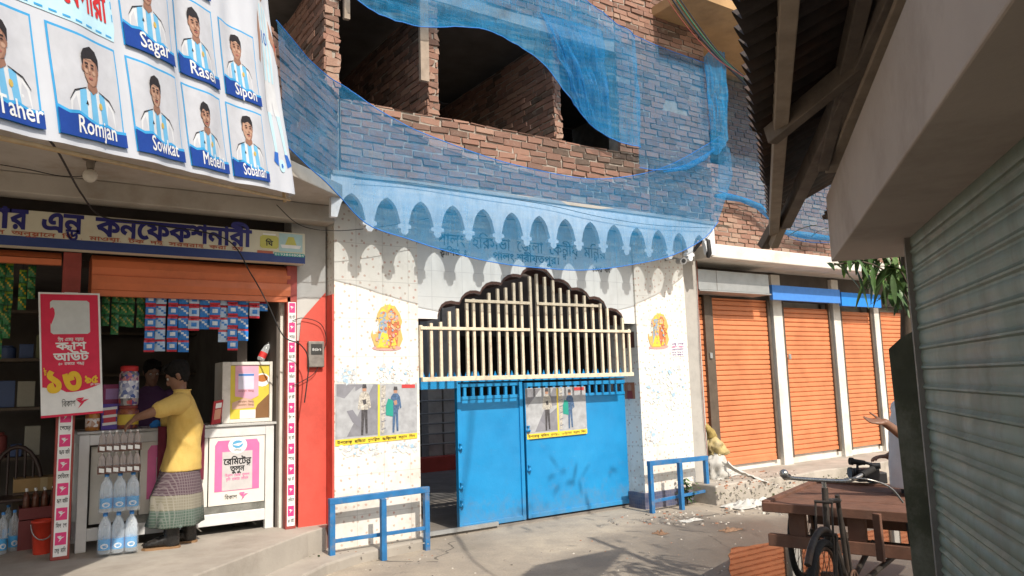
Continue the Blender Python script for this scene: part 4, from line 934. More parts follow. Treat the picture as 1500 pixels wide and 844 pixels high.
b.text('৫০ হাজারে পর্যন্ত', (.5, .41), None, None, .022, 0, width=.42, align='C', off=.02, fn=fnp(.006))
b.text('৳', (.05, .335), None, None, .055, 2, off=.03, fn=fnp(.008)); b.text('১৩', (.10, .20), None, None, .18, 2, width=.56, off=.05, fn=fnp(.008))
b.text('.৯৫', (.69, .255), None, None, .065, 2, width=.24, off=.04, fn=fnp(.008)); b.text('প্রতি হাজারে', (.80, .235), None, None, .014, 0, width=.16, off=.02, fn=fnp(.008))
b.text('বিকাশ', (.33, .075), None, None, .05, 3, width=.22, off=-.004, fn=fnp(.006)); 
bc = pb_(.66, .10, .006); bird(b, bc, (pb_(.7, .1) - pb_(.6, .1)).normalized(), (0, 0, 1), .10, 1)
b.build('printed_artwork', PRM, o)
CY_ = .36
xl, xr = PY(113, 720, CY_).x, PY(401, 700, CY_).x; zt_ = (PY(110, 637, CY_).z + PY(400, 622, CY_).z) / 2; zc = Z0
M_ALU = mat('aluminium_frame', (.68, .68, .68), .38, .08, 6, .05, metal=.1, dirt=(.40, .38, .35), dirt_amt=.4)
ct = thing('display_counter', 'white aluminium framed shop counter with pink remittance posters on its front', 'counter', ((xl + xr) / 2, CY_, zc))
b = MB(); fw = .085
for x in (xl, xr - fw): b.box((x, CY_, zc), (x + fw, CY_ + .06, zt_ - .002))
b.box((xl + fw, CY_ + .002, zt_ - .10), (xr - fw, CY_ + .058, zt_ - .003)); b.box((xl + fw, CY_ + .002, zc + .09), (xr - fw, CY_ + .058, zc + .20))
b.box((xl, CY_ + .54, zc), (xl + .05, CY_ + .6, zt_ - .002)); b.box((xl + .002, CY_ + .06, zt_ - .1), (xl + .04, CY_ + .54, zt_ - .003)); b.box((xl + .002, CY_ + .06, zc + .09), (xl + .04, CY_ + .54, zc + .2))
b.build('frame', M_ALU, ct, bevel=.006)
b = MB(); b.box((xl - .02, CY_ - .02, zt_), (xr + .02, CY_ + .62, zt_ + .025)); b.build('top', mat('grey_counter_top', (.46, .46, .45), .3, .1, 5, .03, dirt=(.3, .3, .29)), ct, bevel=.005)
b = MB(); b.box((xl + .05, CY_ + .56, zc + .05), (xr - .03, CY_ + .585, zt_ - .01)); b.box((xr - .05, CY_ + .07, zc + .05), (xr - .03, CY_ + .55, zt_ - .01)); b.build('back_board', M_DARKROOM, ct)
x1_ = PY(205, 700, CY_).x; xm = PY(306, 700, CY_).x; zpb = PY(350, 738, CY_).z
def poster(xa, xb):
    b = MB(); b.box((xa, CY_ + .012, zpb), (xb, CY_ + .03, zt_ - .102)); o = b.build('front_panel', mat('ivory_panel', (.72, .69, .63), .4, .06, 4, .05), ct, bevel=.003)
    a_ = MB(); yy = CY_ + .009; W_ = xb - xa; H_ = zt_ - .102 - zpb; F_ = lambda a, c, k=0: Vector((xa + W_ * a, yy - k, zpb + H_ * c))
    a_.poly([(.10, .20), (.90, .20), (.90, .88), (.85, .95), (.15, .95), (.10, .88)], F_, 1)
    a_.poly([(.23, .21), (.77, .21), (.77, .78), (.23, .78)], lambda a, c: F_(a, c, .002), 2)
    a_.add([F_(.5 + .17 * math.cos(i * .3142), .87 + .125 * math.sin(i * .3142), .003) for i in range(20)], [tuple(range(20))], 0)
    a_.add([F_(.5 + .10 * math.cos(i * .6283), .885 + .06 * math.sin(i * .6283), .004) for i in range(10)], [tuple(range(10))], 4)
    a_.add([F_(a, c, .005) for a, c in ((.40, .88), (.52, .86), (.62, .91), (.50, .90))], [(0, 1, 2, 3)], 0); a_.text('রেমিট্যান্স', F_(.5, .785, .004), (1, 0, 0), (0, 0, 1), .018, 3, width=W_ * .14, align='C')
    a_.text('রেমিটেন্স', F_(.5, .59, .004), (1, 0, 0), (0, 0, 1), H_ * .095, 3, width=W_ * .50, align='C', off=.03)
    a_.text('তুলুন', F_(.5, .485, .004), (1, 0, 0), (0, 0, 1), H_ * .085, 3, width=W_ * .26, align='C', off=.03)
    a_.text('বিকাশ থেকে তুললে', F_(.5, .41, .004), (1, 0, 0), (0, 0, 1), H_ * .04, 1, width=W_ * .44, align='C', off=.015); a_.text('প্রতি হাজারে বোনাস', F_(.5, .355, .004), (1, 0, 0), (0, 0, 1), H_ * .04, 1, width=W_ * .40, align='C', off=.015)
    a_.text('বিকাশ', F_(.28, .08, .004), (1, 0, 0), (0, 0, 1), H_ * .06, 3, width=W_ * .22, off=0); bird(a_, F_(.62, .11, .004), (1, 0, 0), (0, 0, 1), W_ * .17, 1)
    a_.build('printed_poster', [M_WHITE, M_LPINK, flat('silver_print', (.52, .50, .50)), M_BLACK, flat('sky_blue_print', (.10, .36, .60))], o)
poster(x1_, xm - .01); poster(xm, xr - fw - .005)
b = MB(); b.box((x1_ - .03, CY_ + .02, zc + .203), (xr - fw, CY_ + .026, zpb - .004)); b.build('glass_strip', mat('dusty_pale_glass', (.20, .20, .18), .2, .5, 7, 0, spec=.8), ct)
b = MB()
for i in range(9): b.box((xl + .1, CY_ + .3, zc + .1 + i * .1), (x1_ - .05, CY_ + .45, zc + .12 + i * .1)) if i == 4 else None
b.build('inside_shelf', M_DARKROOM, ct)
b = MB(); b.box((PY(134, 700, CY_).x, CY_ + .1, zc + .22), (PY(205, 700, CY_).x, CY_ + .12, zt_ - .12)); b.build('side_card', mat('ivory_panel', (.72, .69, .63)), ct)
zt_ += .025
# little showcase on the counter
cy2 = CY_ + .10; sx0, sx1 = PY(325, 600, cy2).x, PY(399, 600, cy2).x; sz1 = PY(360, 530, cy2).z
cb = thing('counter_case', 'small white framed showcase plastered with a yellow tea poster, on the counter', 'showcase', ((sx0 + sx1) / 2, cy2, zt_))
b = MB(); b.box((sx0, cy2, zt_ + .002), (sx0 + .08, cy2 + .34, sz1)); b.box((sx1 - .03, cy2, zt_ + .002), (sx1, cy2 + .34, sz1)); b.box((sx0 + .08, cy2 + .001, sz1 - .035), (sx1 - .03, cy2 + .34, sz1 - .001)); b.box((sx0 + .08, cy2 + .001, zt_ + .003), (sx1 - .03, cy2 + .34, zt_ + .04)); b.build('case_frame', M_WHITEWASH, cb, bevel=.005)
b = MB(); b.box((sx0 + .082, cy2 + .02, zt_ + .042), (sx1 - .032, cy2 + .03, sz1 - .037)); b.build('pane', mat('dusty_glass', (.05, .055, .05)), cb)
b = MB(); W_, H_ = sx1 - sx0 - .114, sz1 - zt_ - .08; F_ = lambda a, c, k=0.: Vector((sx0 + .082 + W_ * a, cy2 + .018 - k, zt_ + .043 + H_ * c))
b.poly([(0, 0), (1, 0), (1, 1), (0, 1)], F_, 0); b.poly([(.55, 0), (1, .0), (1, .45), (.7, .25)], lambda a, c: F_(a, c, .001), 4)
b.add([F_(.82 + .2 * math.cos(i * .5236), .72 + .13 * math.sin(i * .5236), .002) for i in range(12)], [tuple(range(12))], 1); b.add([F_(.82 + .15 * math.cos(i * .5236), .75 + .07 * math.sin(i * .5236), .003) for i in range(12)], [tuple(range(12))], 5)
b.poly([(.12, .42), (.55, .36), (.72, .42), (.72, 1), (.12, 1)], lambda a, c: F_(a, c, .004), 2); b.poly([(.2, .55), (.6, .55), (.6, .85), (.2, .85)], lambda a, c: F_(a, c, .005), 3); b.poly([(.2, .8), (.6, .8), (.6, .84), (.2, .84)], lambda a, c: F_(a, c, .006), 6)
b.poly([(.05, .3), (.4, .4), (.6, .33), (.62, .2), (.05, .18)], lambda a, c: F_(a, c, .003), 7); b.poly([(.25, .0), (.65, .0), (.65, .16), (.25, .16)], lambda a, c: F_(a, c, .004), 1)
for i in range(3): b.text('মোবাইল রিচার্জ', F_(.4, .5 - i * .1 if i == 0 else .36 - i * .06, .006), (1, 0, 0), (0, 0, 1), .016, 4, width=W_ * .4, align='C')
b.build('pasted_posters', [flat('tea_yellow', (.62, .50, .06)), M_WHITE, flat('paper_pink', (.70, .36, .48)), flat('paper_lilac', (.62, .60, .74)), flat('tea_brown', (.20, .10, .04)), flat('tea_liquid', (.42, .14, .03)), flat('paper_blue', (.08, .22, .55)), flat('paper_salmon', (.60, .38, .30))], cb)
M_CLEAR = None
def clear_material(name, tint, fac):
    q = NT(name); t = q.t; t.nodes.remove(q.b)
    gl = q.n('ShaderNodeBsdfPrincipled'); gl.inputs['Base Color'].default_value = (*tint, 1); gl.inputs['Roughness'].default_value = .12
    tr = q.n('ShaderNodeBsdfTransparent'); tr.inputs[0].default_value = (.93, .96, .98, 1)
    fr = q.n('ShaderNodeLayerWeight', Blend=.45); mr = q.n('ShaderNodeMapRange', To_Min=fac, To_Max=min(1, fac + .5)); t.links.new(fr.outputs['Facing'], mr.inputs[0])
    m = q.n('ShaderNodeMixShader'); t.links.new(mr.outputs[0], m.inputs[0]); t.links.new(tr.outputs[0], m.inputs[1]); t.links.new(gl.outputs[0], m.inputs[2]); t.links.new(m.outputs[0], q.out.inputs[0]); return q.m
M_CLEAR = clear_material('clear_plastic', (.86, .90, .94), .24); M_WRAP = clear_material('shrink_wrap', (.80, .82, .84), .12)
M_JUICE = clear_material('clear_brown_plastic', (.58, .50, .47), .40)
M_CAPB = flat('blue_cap', (.05, .22, .55)); M_LBL = flat('water_label', (.07, .36, .70)); M_COLA = flat('brown_drink', (.10, .035, .02), .2); M_REDCAP = flat('red_cap', (.55, .03, .03))
def bottle(par, c, r, h, drink=None, label=M_LBL, cap=M_CAPB, mark='পানি', face=(0, -1, 0), name='bottle'):
    c = Vector(c); b = MB()
    b.lathe([(r * .8, 0), (r, h * .03), (r, h * .30), (r * .93, h * .34), (r, h * .38), (r, h * .55), (r * .92, h * .60), (r, h * .66), (r * .85, h * .74), (r * .5, h * .84), (r * .32, h * .88), (r * .32, h * .94)], c, 14)
    o = b.build(name, drink or M_CLEAR, par)
    b = MB(); b.lathe([(r * .38, h * .935), (r * .38, h * .995), (r * .3, h)], c, 10); b.build('cap', cap, o)
    b = MB(); b.lathe([(r * 1.012, h * .10), (r * 1.012, h * .37)], c, 14)
    f = Vector(face).normalized(); s_ = Vector((-f.y, f.x, 0))
    b.add([c + f * (r * 1.06 * math.cos(.55 * math.cos(i * .5236)) ) + s_ * r * .62 * math.cos(i * .5236) + Vector((0, 0, h * .20 + h * .065 * math.sin(i * .5236))) for i in range(12)], [tuple(range(12))], 1)
    b.text(mark, c + f * r * 1.10 + Vector((0, 0, h * .175)), s_, (0, 0, 1), h * .05, 0, align='C', width=r * .8, off=.02)
    b.build('label', [label, M_WHITE], o); return o
# bottle packs held in a leaning stack
pyk = .02; toC = (CAM - PY(172, 780, pyk)); toC.z = 0; toC.normalize(); sC = Vector((-toC.y, toC.x, 0))
def pack(px0, px1, pyt, pyb, n, depth_rows, label, water, yk):
    a_, c_ = PY(px0, pyb, yk), PY(px1, pyb, yk); a_ = a_.copy(); 
    m_ = PY((px0 + px1) / 2, pyb, yk); wid = (px1 - px0) * mpp(m_); h = PY((px0 + px1) / 2, pyt, yk).z - m_.z
    t = thing('bottle_pack', label, 'bottle pack', tuple(m_), 'stacked drink packs in front of the counter')
    r = wid / n / 2
    for j in range(depth_rows):
        for i in range(n):
            p = m_ + sC * (-(i - (n - 1) / 2) * 2 * r * -1) - toC * (r + 2 * r * j) + Vector((0, 0, .004))
            bottle(t, p, r * .97, h * .985, None if water else M_JUICE, M_LBL if water else flat('snack_label', (.20, .075, .045)), M_CAPB if water else M_WHITE, 'পানি' if water else 'জুস', toC)
    b = MB(); ex = 1.03
    P_ = lambda u, d, z: m_ + sC * u - toC * d + Vector((0, 0, z))
    z1 = h * .62 if water else h * .45; D_ = 2 * r * depth_rows; wv = lambda u, z: .006 * noise.noise(Vector((u * 30, z * 30, 2)))
    b.grid(lambda a, c: P_((a - .5) * wid * ex, -.008 + wv(a, c), z1 * c), 16, 8, smooth=True); b.grid(lambda a, c: P_(-wid * ex / 2, -.008 + (D_ + .016) * a, z1 * c), 6, 6, smooth=True); b.grid(lambda a, c: P_(wid * ex / 2, -.008 + (D_ + .016) * a, z1 * c), 6, 6, smooth=True)
    b.build('shrink_wrap', M_WRAP, t)
    if not water:
        b = MB(); b.obox(P_(0, D_ / 2, h * .17), sC * wid * .52, toC * (D_ / 2 + .008), (0, 0, h * .17)); b.build('tray', flat('brown_tray_print', (.11, .045, .03)), t)
        b = MB()
        for i in range(6):
            b.add([P_((i - 2.5) * wid / 6 - wid * .06 * k, -.0165, zz) for k, zz in ((1, h * .1), (-1, h * .06), (-1, h * .25), (1, h * .29))], [(0, 1, 2, 3)], 0)
        b.build('tray_print', M_WHITE, t)
pack(141, 203, 752, 811, 3, 2, 'lowest pack of clear water bottles, standing on the shop step', True, -.02)
pack(144, 205, 694, 750, 3, 2, 'second pack of clear water bottles, stacked on the lowest one', True, -.02)
pack(143, 206, 662, 693, 6, 3, 'shrink wrapped pack of small brown drink bottles resting on the water packs', False, -.01)
pack(144, 207, 631, 661, 6, 3, 'topmost pack of small brown drink bottles under the hand of the man', False, -.01)
# jars and small goods on the counter
def jar(px, pyt, pyb, yk, wpx, label, body, lid, band, word=None):
    m_ = PY(px, pyb, yk); m_.z = max(m_.z, zt_ + .002) if pyb > 620 else m_.z; r = wpx / 2 * mpp(m_); h = PY(px, pyt, yk).z - m_.z
    t = thing('candy_jar', label, 'jar', tuple(m_))
    b = MB(); b.lathe([(r * .9, 0), (r, h * .04), (r, h * .78), (r * .8, h * .86)], m_, 16); o = b.build('jar_body', body, t)
    b = MB(); b.lathe([(r * .86, h * .86), (r * .9, h * .88), (r * .9, h * .98), (r * .6, h)], m_, 16); b.build('lid', lid, t)
    b = MB(); b.lathe([(r * 1.01, h * .18), (r * 1.01, h * .62)], m_, 16); b.build('label', band, t)
def mixed(name, cols, scale=30):
    q_ = NT(name); v_ = q_.n('ShaderNodeTexVoronoi'); q_.set(v_, 'Vector', q_.pos()); q_.set(v_, 'Scale', float(scale)); sp = q_.n('ShaderNodeSeparateColor'); q_.t.links.new(v_.outputs['Color'], sp.inputs[0])
    q_.base(q_.ramp(sp.outputs[0], [(i / max(1, len(cols) - 1) * .98, c) for i, c in enumerate(cols)])); q_.rough(.35); return q_.m
jar(187, 594, 632, .5, 32, 'squat jar of sweets with a yellow label on the counter', mixed('sweets_amber', [(.20, .05, .03), (.35, .12, .05), (.12, .04, .10)]), flat('dark_lid', (.25, .05, .04)), flat('jar_yellow', (.60, .44, .06)))
jar(188, 536, 594, .5, 30, 'tall jar of wrapped sweets with a red lid, standing on the squat jar', mixed('sweets_mixed', [(.05, .10, .35), (.55, .06, .05), (.55, .55, .55), (.06, .05, .06)], 34), M_REDCAP, mixed('sweets_mixed', [(.05, .1, .35)]))
jar(135, 602, 634, .52, 22, 'small jar of orange snacks at the left end of the counter', mixed('snack_orange', [(.45, .16, .03), (.60, .28, .05), (.30, .08, .03)]), flat('dark_lid', (.25, .05, .04)), mixed('snack_orange', [(.45, .16, .03)]))
p = PY(160, 632, .5); p.z = zt_
b = MB(); b.box((p.x - .07, .5, zt_ + .002), (p.x + .07, .62, zt_ + .24)); b.quad((p.x - .05, .498, zt_ + .05), (p.x + .05, .498, zt_ + .05), (p.x + .05, .498, zt_ + .2), (p.x - .05, .498, zt_ + .2), 1); 
for i in range(3): b.quad((p.x - .06, .496, zt_ + .04 + i * .07), (p.x + .06, .496, zt_ + .05 + i * .07), (p.x + .06, .496, zt_ + .075 + i * .07), (p.x - .06, .496, zt_ + .065 + i * .07), 2)
tag(b.build('biscuit_box', [flat('purple_box', (.10, .06, .34)), flat('red_print', (.55, .05, .08)), M_WHITE], bevel=.004), 'purple and red biscuit box standing between the jars on the counter', 'box')
p = PY(165, 585, .6); b = MB(); b.box((p.x - .08, .6, p.z - .11), (p.x + .07, .68, p.z + .14)); b.quad((p.x - .06, .598, p.z), (p.x + .05, .598, p.z), (p.x + .05, .598, p.z + .1), (p.x - .06, .598, p.z + .1), 1); tag(b.build('wafer_box', [flat('dark_pink_box', (.30, .05, .14)), flat('lilac_print', (.40, .25, .5))], bevel=.004), 'dim pink wafer box behind the purple biscuit box', 'box')
p = PY(318, 620, CY_ + .06); b = MB(); b.obox((p.x, CY_ + .08, zt_ + .12), (.045, 0, .008), (0, .02, 0), (.012, 0, .115)); b.obox((p.x + .002, CY_ + .058, zt_ + .10), (.03, 0, .005), (0, .001, 0), (.006, 0, .05), 1); b.obox((p.x + .012, CY_ + .058, zt_ + .185), (.028, 0, .004), (0, .001, 0), (.003, 0, .025), 2)
tag(b.build('recharge_card', [flat('card_dark_red', (.40, .03, .04)), flat('card_yellow', (.6, .3, .2)), M_WHITE], bevel=.003), 'narrow red card stand leaning against the little showcase', 'card stand')
p = PY(384, 527, cy2 + .15); t = thing('empty_bottle', 'empty clear plastic bottle with a red label lying tilted on the showcase', 'bottle', (p.x, cy2 + .15, sz1))
ax_ = Vector((.45, 0, .9)).normalized(); b = MB(); pp = Vector((p.x - .02, cy2 + .15, sz1 + .02)); b.tube([pp + ax_ * k for k in (0, .01, .10, .12, .16, .19, .21)], [.03, .04, .04, .036, .03, .016, .016], 12); o = b.build('bottle_body', M_CLEAR, t)
b = MB(); b.tube([pp + ax_ * k for k in (.03, .09)], [.0415, .0415], 12, cap=False); b.build('label', M_REDCAP, t)
# ------------------------------------------------------------------ sachet strips
def sachet(par, c, w, h, ms, kind):
    c = Vector(c); rows = 6
    b = MB(); ph = random.uniform(0, 6); tw = random.uniform(-.12, .12)
    def fn(a, q_): return c + Vector(((a - .5) * w, -.016 * math.sin(math.pi * a) * math.sin(math.pi * q_) + tw * (a - .5) * w + .003 * math.sin(a * 14 + ph + q_ * 5), -h * q_))
    for r_ in range(rows):
        for i in range(4):
            m_ = 0 if r_ == 0 or (kind == 0 and r_ == 5) else 1 if (kind == 0 and r_ in (2, 3) and i in (1, 2)) or (kind == 1 and r_ == i + 1) else 3
            b.add([fn(i / 4, (r_ + 1) / rows), fn((i + 1) / 4, (r_ + 1) / rows), fn((i + 1) / 4, r_ / rows), fn(i / 4, r_ / rows)], [(0, 1, 2, 3)], m_, .5, True)
    b.build('sachet', ms, par)
def strip(px, pyt, pyb, wpx, hpx, yk, ms, label, grp, kind=0):
    a_ = PY(px, pyt, yk); t = thing('sachet_strip', label, 'sachet strip', tuple(a_), grp); k = (a_ - CAM).length / F_PX
    n = max(1, round((pyb - pyt) / hpx)); h = (a_.z - PY(px, pyb, yk).z) / n
    off = 0
    for i in range(n):
        off += random.uniform(-.004, .004); sachet(t, a_ + Vector((off, random.uniform(-.006, .006), -h * i)), (PY(px + wpx / 2, pyt, yk).x - PY(px - wpx / 2, pyt, yk).x) * random.uniform(.93, 1.02), h * .97, ms, kind)
    c = MB(); c.tube([a_ + Vector((0, .012, 0)), a_ + Vector((0, .012, .12))], .0025, 5); c.build('string', M_CABLE, t)
foil = lambda n, c: flat(n, c, .28)
SB_ = [foil('foil_red', (.50, .03, .05)), foil('foil_white', (.62, .68, .74)), foil('foil_red', (.5, .03, .05)), foil('foil_blue', (.03, .20, .58))]
SB2 = [foil('foil_red', (.50, .03, .05)), foil('foil_blue', (.03, .2, .58)), foil('foil_blue', (.03, .2, .58)), foil('foil_pale', (.45, .58, .75))]
SG_ = [foil('foil_dark_green', (.015, .10, .035)), foil('foil_olive', (.28, .27, .06)), foil('foil_dark_green', (.015, .10, .035)), foil('foil_green', (.025, .16, .05))]
SY_ = [foil('foil_lime', (.20, .32, .04)), foil('foil_yellow', (.55, .38, .03)), foil('foil_lime', (.2, .32, .04)), foil('foil_green', (.03, .22, .07))]
ordn = ['first', 'second', 'third', 'fourth', 'fifth', 'sixth', 'seventh', 'eighth', 'ninth', 'tenth', 'eleventh', 'twelfth']
for i, (x, yb_) in enumerate(((690, 708), (742, 704), (793, 706), (842, 708), (890, 610), (941, 603), (985, 604), (1025, 662), (1068, 700), (1116, 656), (1165, 553), (1203, 520))):
    strip(x / 3.127, 290 + 436 / 3.127 + random.uniform(-1, 1), 290 + yb_ / 3.127, 15.5, 18.5 if i < 4 else 16.5, .24 + .02 * (i % 2), SB_ if i % 3 != 1 else SB2, '%s blue and red sachet strip from the green ones, hanging over the counter' % ordn[i], 'blue and red sachet strips under the shutter housing', i % 2)
for i, (x, yb_) in enumerate(((487, 588), (530, 628), (568, 590), (602, 594), (647, 596))):
    strip(x / 3.127, 290 + 430 / 3.127, 290 + yb_ / 3.127, 11.5, 17, .30, SG_, '%s dark green sachet strip right of the red price banner' % ordn[i], 'dark green sachet strips', 1)
for i, (x, yt, yb_) in enumerate(((8, 300, 740), (48, 300, 560), (34, 520, 645), (106, 330, 515), (150, 310, 465))):
    strip(x / 3.127, 290 + yt / 3.127, 290 + yb_ / 3.127, 12, 19, .34 + .03 * (i % 2), SY_ if i % 2 else SG_, '%s yellow green sachet strip from the left edge of the shop' % ordn[i], 'yellow green sachet strips at the left', 1)
# ------------------------------------------------------------------ left part of the shop: shelves, bucket, crates
sh = thing('goods_shelf', 'dim shelves of tins and packets at the back of the left shop bay', 'shelf', (-.6, 2.0, Z0))
for z in (.75, 1.25, 1.75, 2.25):
    b = MB(); b.box((-2.6, 1.75, Z0 + z), (.32, 2.2, Z0 + z + .03)); b.build('shelf_board', mat('dark_board', (.10, .075, .055), .8, .3, 5, .2), sh)
GM = [flat('pack_%s' % n, c, .5) for n, c in (('red', (.22, .05, .04)), ('brown', (.14, .09, .06)), ('blue', (.05, .08, .18)), ('cream', (.26, .24, .19)), ('olive', (.12, .12, .06)))]
for z in (.78, 1.28, 1.78):
    x = -1.3; k = 0
    while x < .26:
        w = random.uniform(.09, .2); h = random.uniform(.12, .34); b = MB()
        if k % 3 == 1: b.lathe([(w * .5, 0), (w * .5, h * .85), (w * .35, h * .9), (w * .35, h)], (x + w / 2, 1.92, Z0 + z + .004), 12); nm, lb = 'tin', 'tin'
        else: b.box((x, 1.82, Z0 + z + .004), (x + w * .94, 2.0, Z0 + z + h)); nm, lb = 'packet', 'packet'
        o = b.build('grocery_' + nm, GM[random.randrange(5)], bevel=.004)
        tag(o, '%s %s on the %s shelf, %s item from the left in the left bay' % (('tall', 'low')[h < .22], nm, {.78: 'lowest', 1.28: 'middle', 1.78: 'upper'}[z], ordn[min(k, 11)]), lb, 'groceries on the shop shelves'); x += w + random.uniform(.0, .03); k += 1
# shelves behind the counter
b = MB()
t = thing('wall_shelf', 'dark shelves on the back wall behind the counter', 'shelf', (1.3, 2.8, Z0))
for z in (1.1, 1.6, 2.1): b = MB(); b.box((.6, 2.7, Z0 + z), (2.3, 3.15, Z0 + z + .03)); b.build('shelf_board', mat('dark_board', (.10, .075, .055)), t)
bk = PZ(62, 815, Z0); rB = 36 / 2 * mpp(bk); bk = bk + Vector((0, .15, 0)); hB = .27
t = thing('bucket', 'bright red plastic bucket beside the stickered shop post', 'bucket', tuple(bk))
b = MB(); b.lathe([(rB * .78, 0), (rB * .8, .01), (rB, hB), (rB * 1.06, hB), (rB * 1.06, hB + .02), (rB * .98, hB + .02), (rB * .96, hB - .02), (rB * .74, .02)], bk, 20); b.build('bucket_body', flat('red_bucket_plastic', (.60, .05, .025), .4), t)
b = MB(); b.tube([bk + Vector((rB * 1.05 * math.cos(a), -.02 + -.0 - rB * .9 * math.sin(a) * .9, hB - .01 - .13 * math.sin(a))) for a in [math.pi * i / 12 for i in range(13)]], .005, 6); b.build('handle', M_GALV, t)
t = thing('bottle_crate', 'crate of dark cola bottles standing behind the red bucket', 'crate', (bk.x + .05, bk.y + .35, Z0 + .3))
cr = Vector((bk.x + .02, bk.y + .42, Z0 + .27)); b = MB(); b.box(cr - Vector((.2, .14, .27)), cr + Vector((.2, .14, -.01))); b.box(cr + Vector((-.2, -.14, 0)), cr + Vector((.2, -.125, .1))); b.box(cr + Vector((-.2, .125, 0)), cr + Vector((.2, .14, .1))); b.box(cr + Vector((-.2, -.124, 0)), cr + Vector((-.185, .124, .1))); b.box(cr + Vector((.185, -.124, 0)), cr + Vector((.2, .124, .1))); b.build('crate_body', flat('dark_red_crate', (.16, .03, .03)), t)
for i in range(5):
    for j in range(2): bottle(t, cr + Vector((-.145 + i * .072, -.06 + j * .12, .0)), .03, .26, M_COLA, flat('red_label', (.4, .04, .04)), M_WHITE, 'কোলা', (0, -1, 0))
cb_ = cr + Vector((-.05, .25, .35)); b = MB(); b.box(cr + Vector((-.25, .3, -.27)), cr + Vector((.27, .5, .20))); tag(b.build('goods_box', flat('dark_carton', (.09, .06, .04))), 'dark wooden chest under the tan carton', 'box')
b = MB(); b.box(cr + Vector((-.25, .28, .204)), cr + Vector((.25, .55, .33))); b.quad(cr + Vector((-.03, .278, .204)), cr + Vector((.03, .278, .204)), cr + Vector((.03, .278, .33)), cr + Vector((-.03, .278, .33)), 1); b.text('পানি', cr + Vector((.07, .277, .24)), (1, 0, 0), (0, 0, 1), .04, 2); tag(b.build('carton', [mat('cardboard', (.34, .22, .10), .85, .15, 6, .1), flat('tape', (.40, .30, .16)), M_BLACK], bevel=.004), 'tan cardboard carton behind the cola crate', 'box')
def big_bottle(px, pyb, pyt, yo, label):
    m_ = PZ(px, pyb, Z0) + Vector((0, yo, 0)); k = (m_ - CAM).dot(_f) / F_PX; k2 = mpp(m_); t = thing('water_bottle', label, 'bottle', tuple(m_), 'water bottles on the floor at the left'); bottle(t, m_, 8.2 * k2, (pyb - pyt) * k, None, M_LBL, M_CAPB, 'পানি', (.2, -1, 0), 'bottle_body')
big_bottle(2, 812, 752, 0, 'big clear water bottle at the left edge of the shop floor'); big_bottle(19, 808, 750, 0.05, 'big clear water bottle on the floor nearest the red bucket'); big_bottle(10, 800, 746, .2, 'big clear water bottle behind two others at the left of the floor')
# chair
chp = PZ(62, 740, Z0 + .0); chp = Vector((.12, 1.2, Z0)); t = thing('plastic_chair', 'dark brown plastic chair in the shade behind the crate', 'chair', tuple(chp)); MCH = flat('dark_brown_plastic', (.045, .025, .02), .45)
b = MB(); b.box(chp + Vector((-.22, -.2, .42)), chp + Vector((.22, .22, .45))); b.build('seat', MCH, t, bevel=.01)
for sx_ in (-.2, .2):
    for sy_ in (-.18, .2): b = MB(); b.beam(chp + Vector((sx_ * 1.1, sy_ * 1.1, 0)), chp + Vector((sx_, sy_, .42)), .04, .04, up=(1, 0, 0)); b.build('leg', MCH, t)
b = MB(); b.tube([chp + Vector((.22 * math.cos(a), .22 + .05 * math.sin(a), .45 + .45 * math.sin(a))) for a in [math.pi * i / 12 for i in range(13)]], .022, 7)
for i in range(-2, 3): b.tube([chp + Vector((i * .07, .22, .45)), chp + Vector((i * .07, .27, .45 + .44 * math.cos(i * .3)))], .012, 6)
b.build('backrest', MCH, t)
# bulb and wires
bp = PZ(133, 232, SZ); t = thing('light_bulb', 'unlit round bulb in a holder under the stained canopy', 'light bulb', tuple(bp))
b = MB(); b.lathe([(.06, 0), (.06, -.012)], bp, 14); b.lathe([(.03, -.012), (.032, -.06), (.026, -.09)], bp, 12); b.build('holder', flat('bakelite', (.18, .15, .12)), t)
b = MB(); b.ball(bp + Vector((0, 0, -.145)), .055, 14); b.build('globe', mat('milky_glass', (.66, .62, .54), .25, .05, 5, 0), t)
def cable(label, pts, r=.006, m=M_CABLE, name='cable', cat='cable'):
    b = MB(); P = [lerp_path(pts, i / (len(pts) * 8)) for i in range(len(pts) * 8 + 1)]; b.tube(P, r, 6); return tag(b.build(name, m), label, cat)
dpt = lambda l: [PD(x, y_, t_) for x, y_, t_ in l]
cable('black cable crossing the banner and drooping past the shop sign to the meter', dpt([(-30, 105, 3.0), (35, 175, 3.6), (80, 215, 4.4), (120, 285, 5.6), (152, 318, 6.6)]) + [PY(x, y_, -.03) for x, y_ in ((230, 330), (330, 350), (368, 402), (392, 445), (415, 492), (440, 505), (452, 530), (446, 590))], .007)
cable('thin wire from the bulb holder along the soffit to the left', [PZ(x, y_, SZ - .02) for x, y_ in ((140, 236), (128, 256), (90, 258), (40, 248), (-20, 238))], .004)
cable('thin wire looping under the canopy to the gate pillar', [PY(x, y_, -.30) for x, y_ in ((405, 300), (440, 330), (490, 338), (560, 332), (640, 318), (760, 300))], .004)
for i, (dx, m_) in enumerate(((0, M_CABLE), (6, flat('green_cable', (.02, .10, .05))), (11, M_CABLE), (-7, flat('red_cable', (.25, .05, .03))))):
    cable('%s overhead cable running from the brick wall towards the tin awning' % ('thick black', 'green sheathed', 'second black', 'thin reddish')[i], [PD(965 + dx, -30, 6.5), PD(1010 + dx, 35, 6.0), PD(1052 + dx * .6, 84, 5.4), PD(1102 + dx * .2, 132 - i * 3, 4.6), PD(1200, 230, 3.9)], (.008, .006, .005, .003)[i], m_)
cable('dark wire clipped along the mortar ledge above the cornice', [PY(x, y_, -.50) for x, y_ in ((520, 262), (600, 268), (700, 284), (800, 300), (880, 318), (960, 330), (1040, 334))], .004)
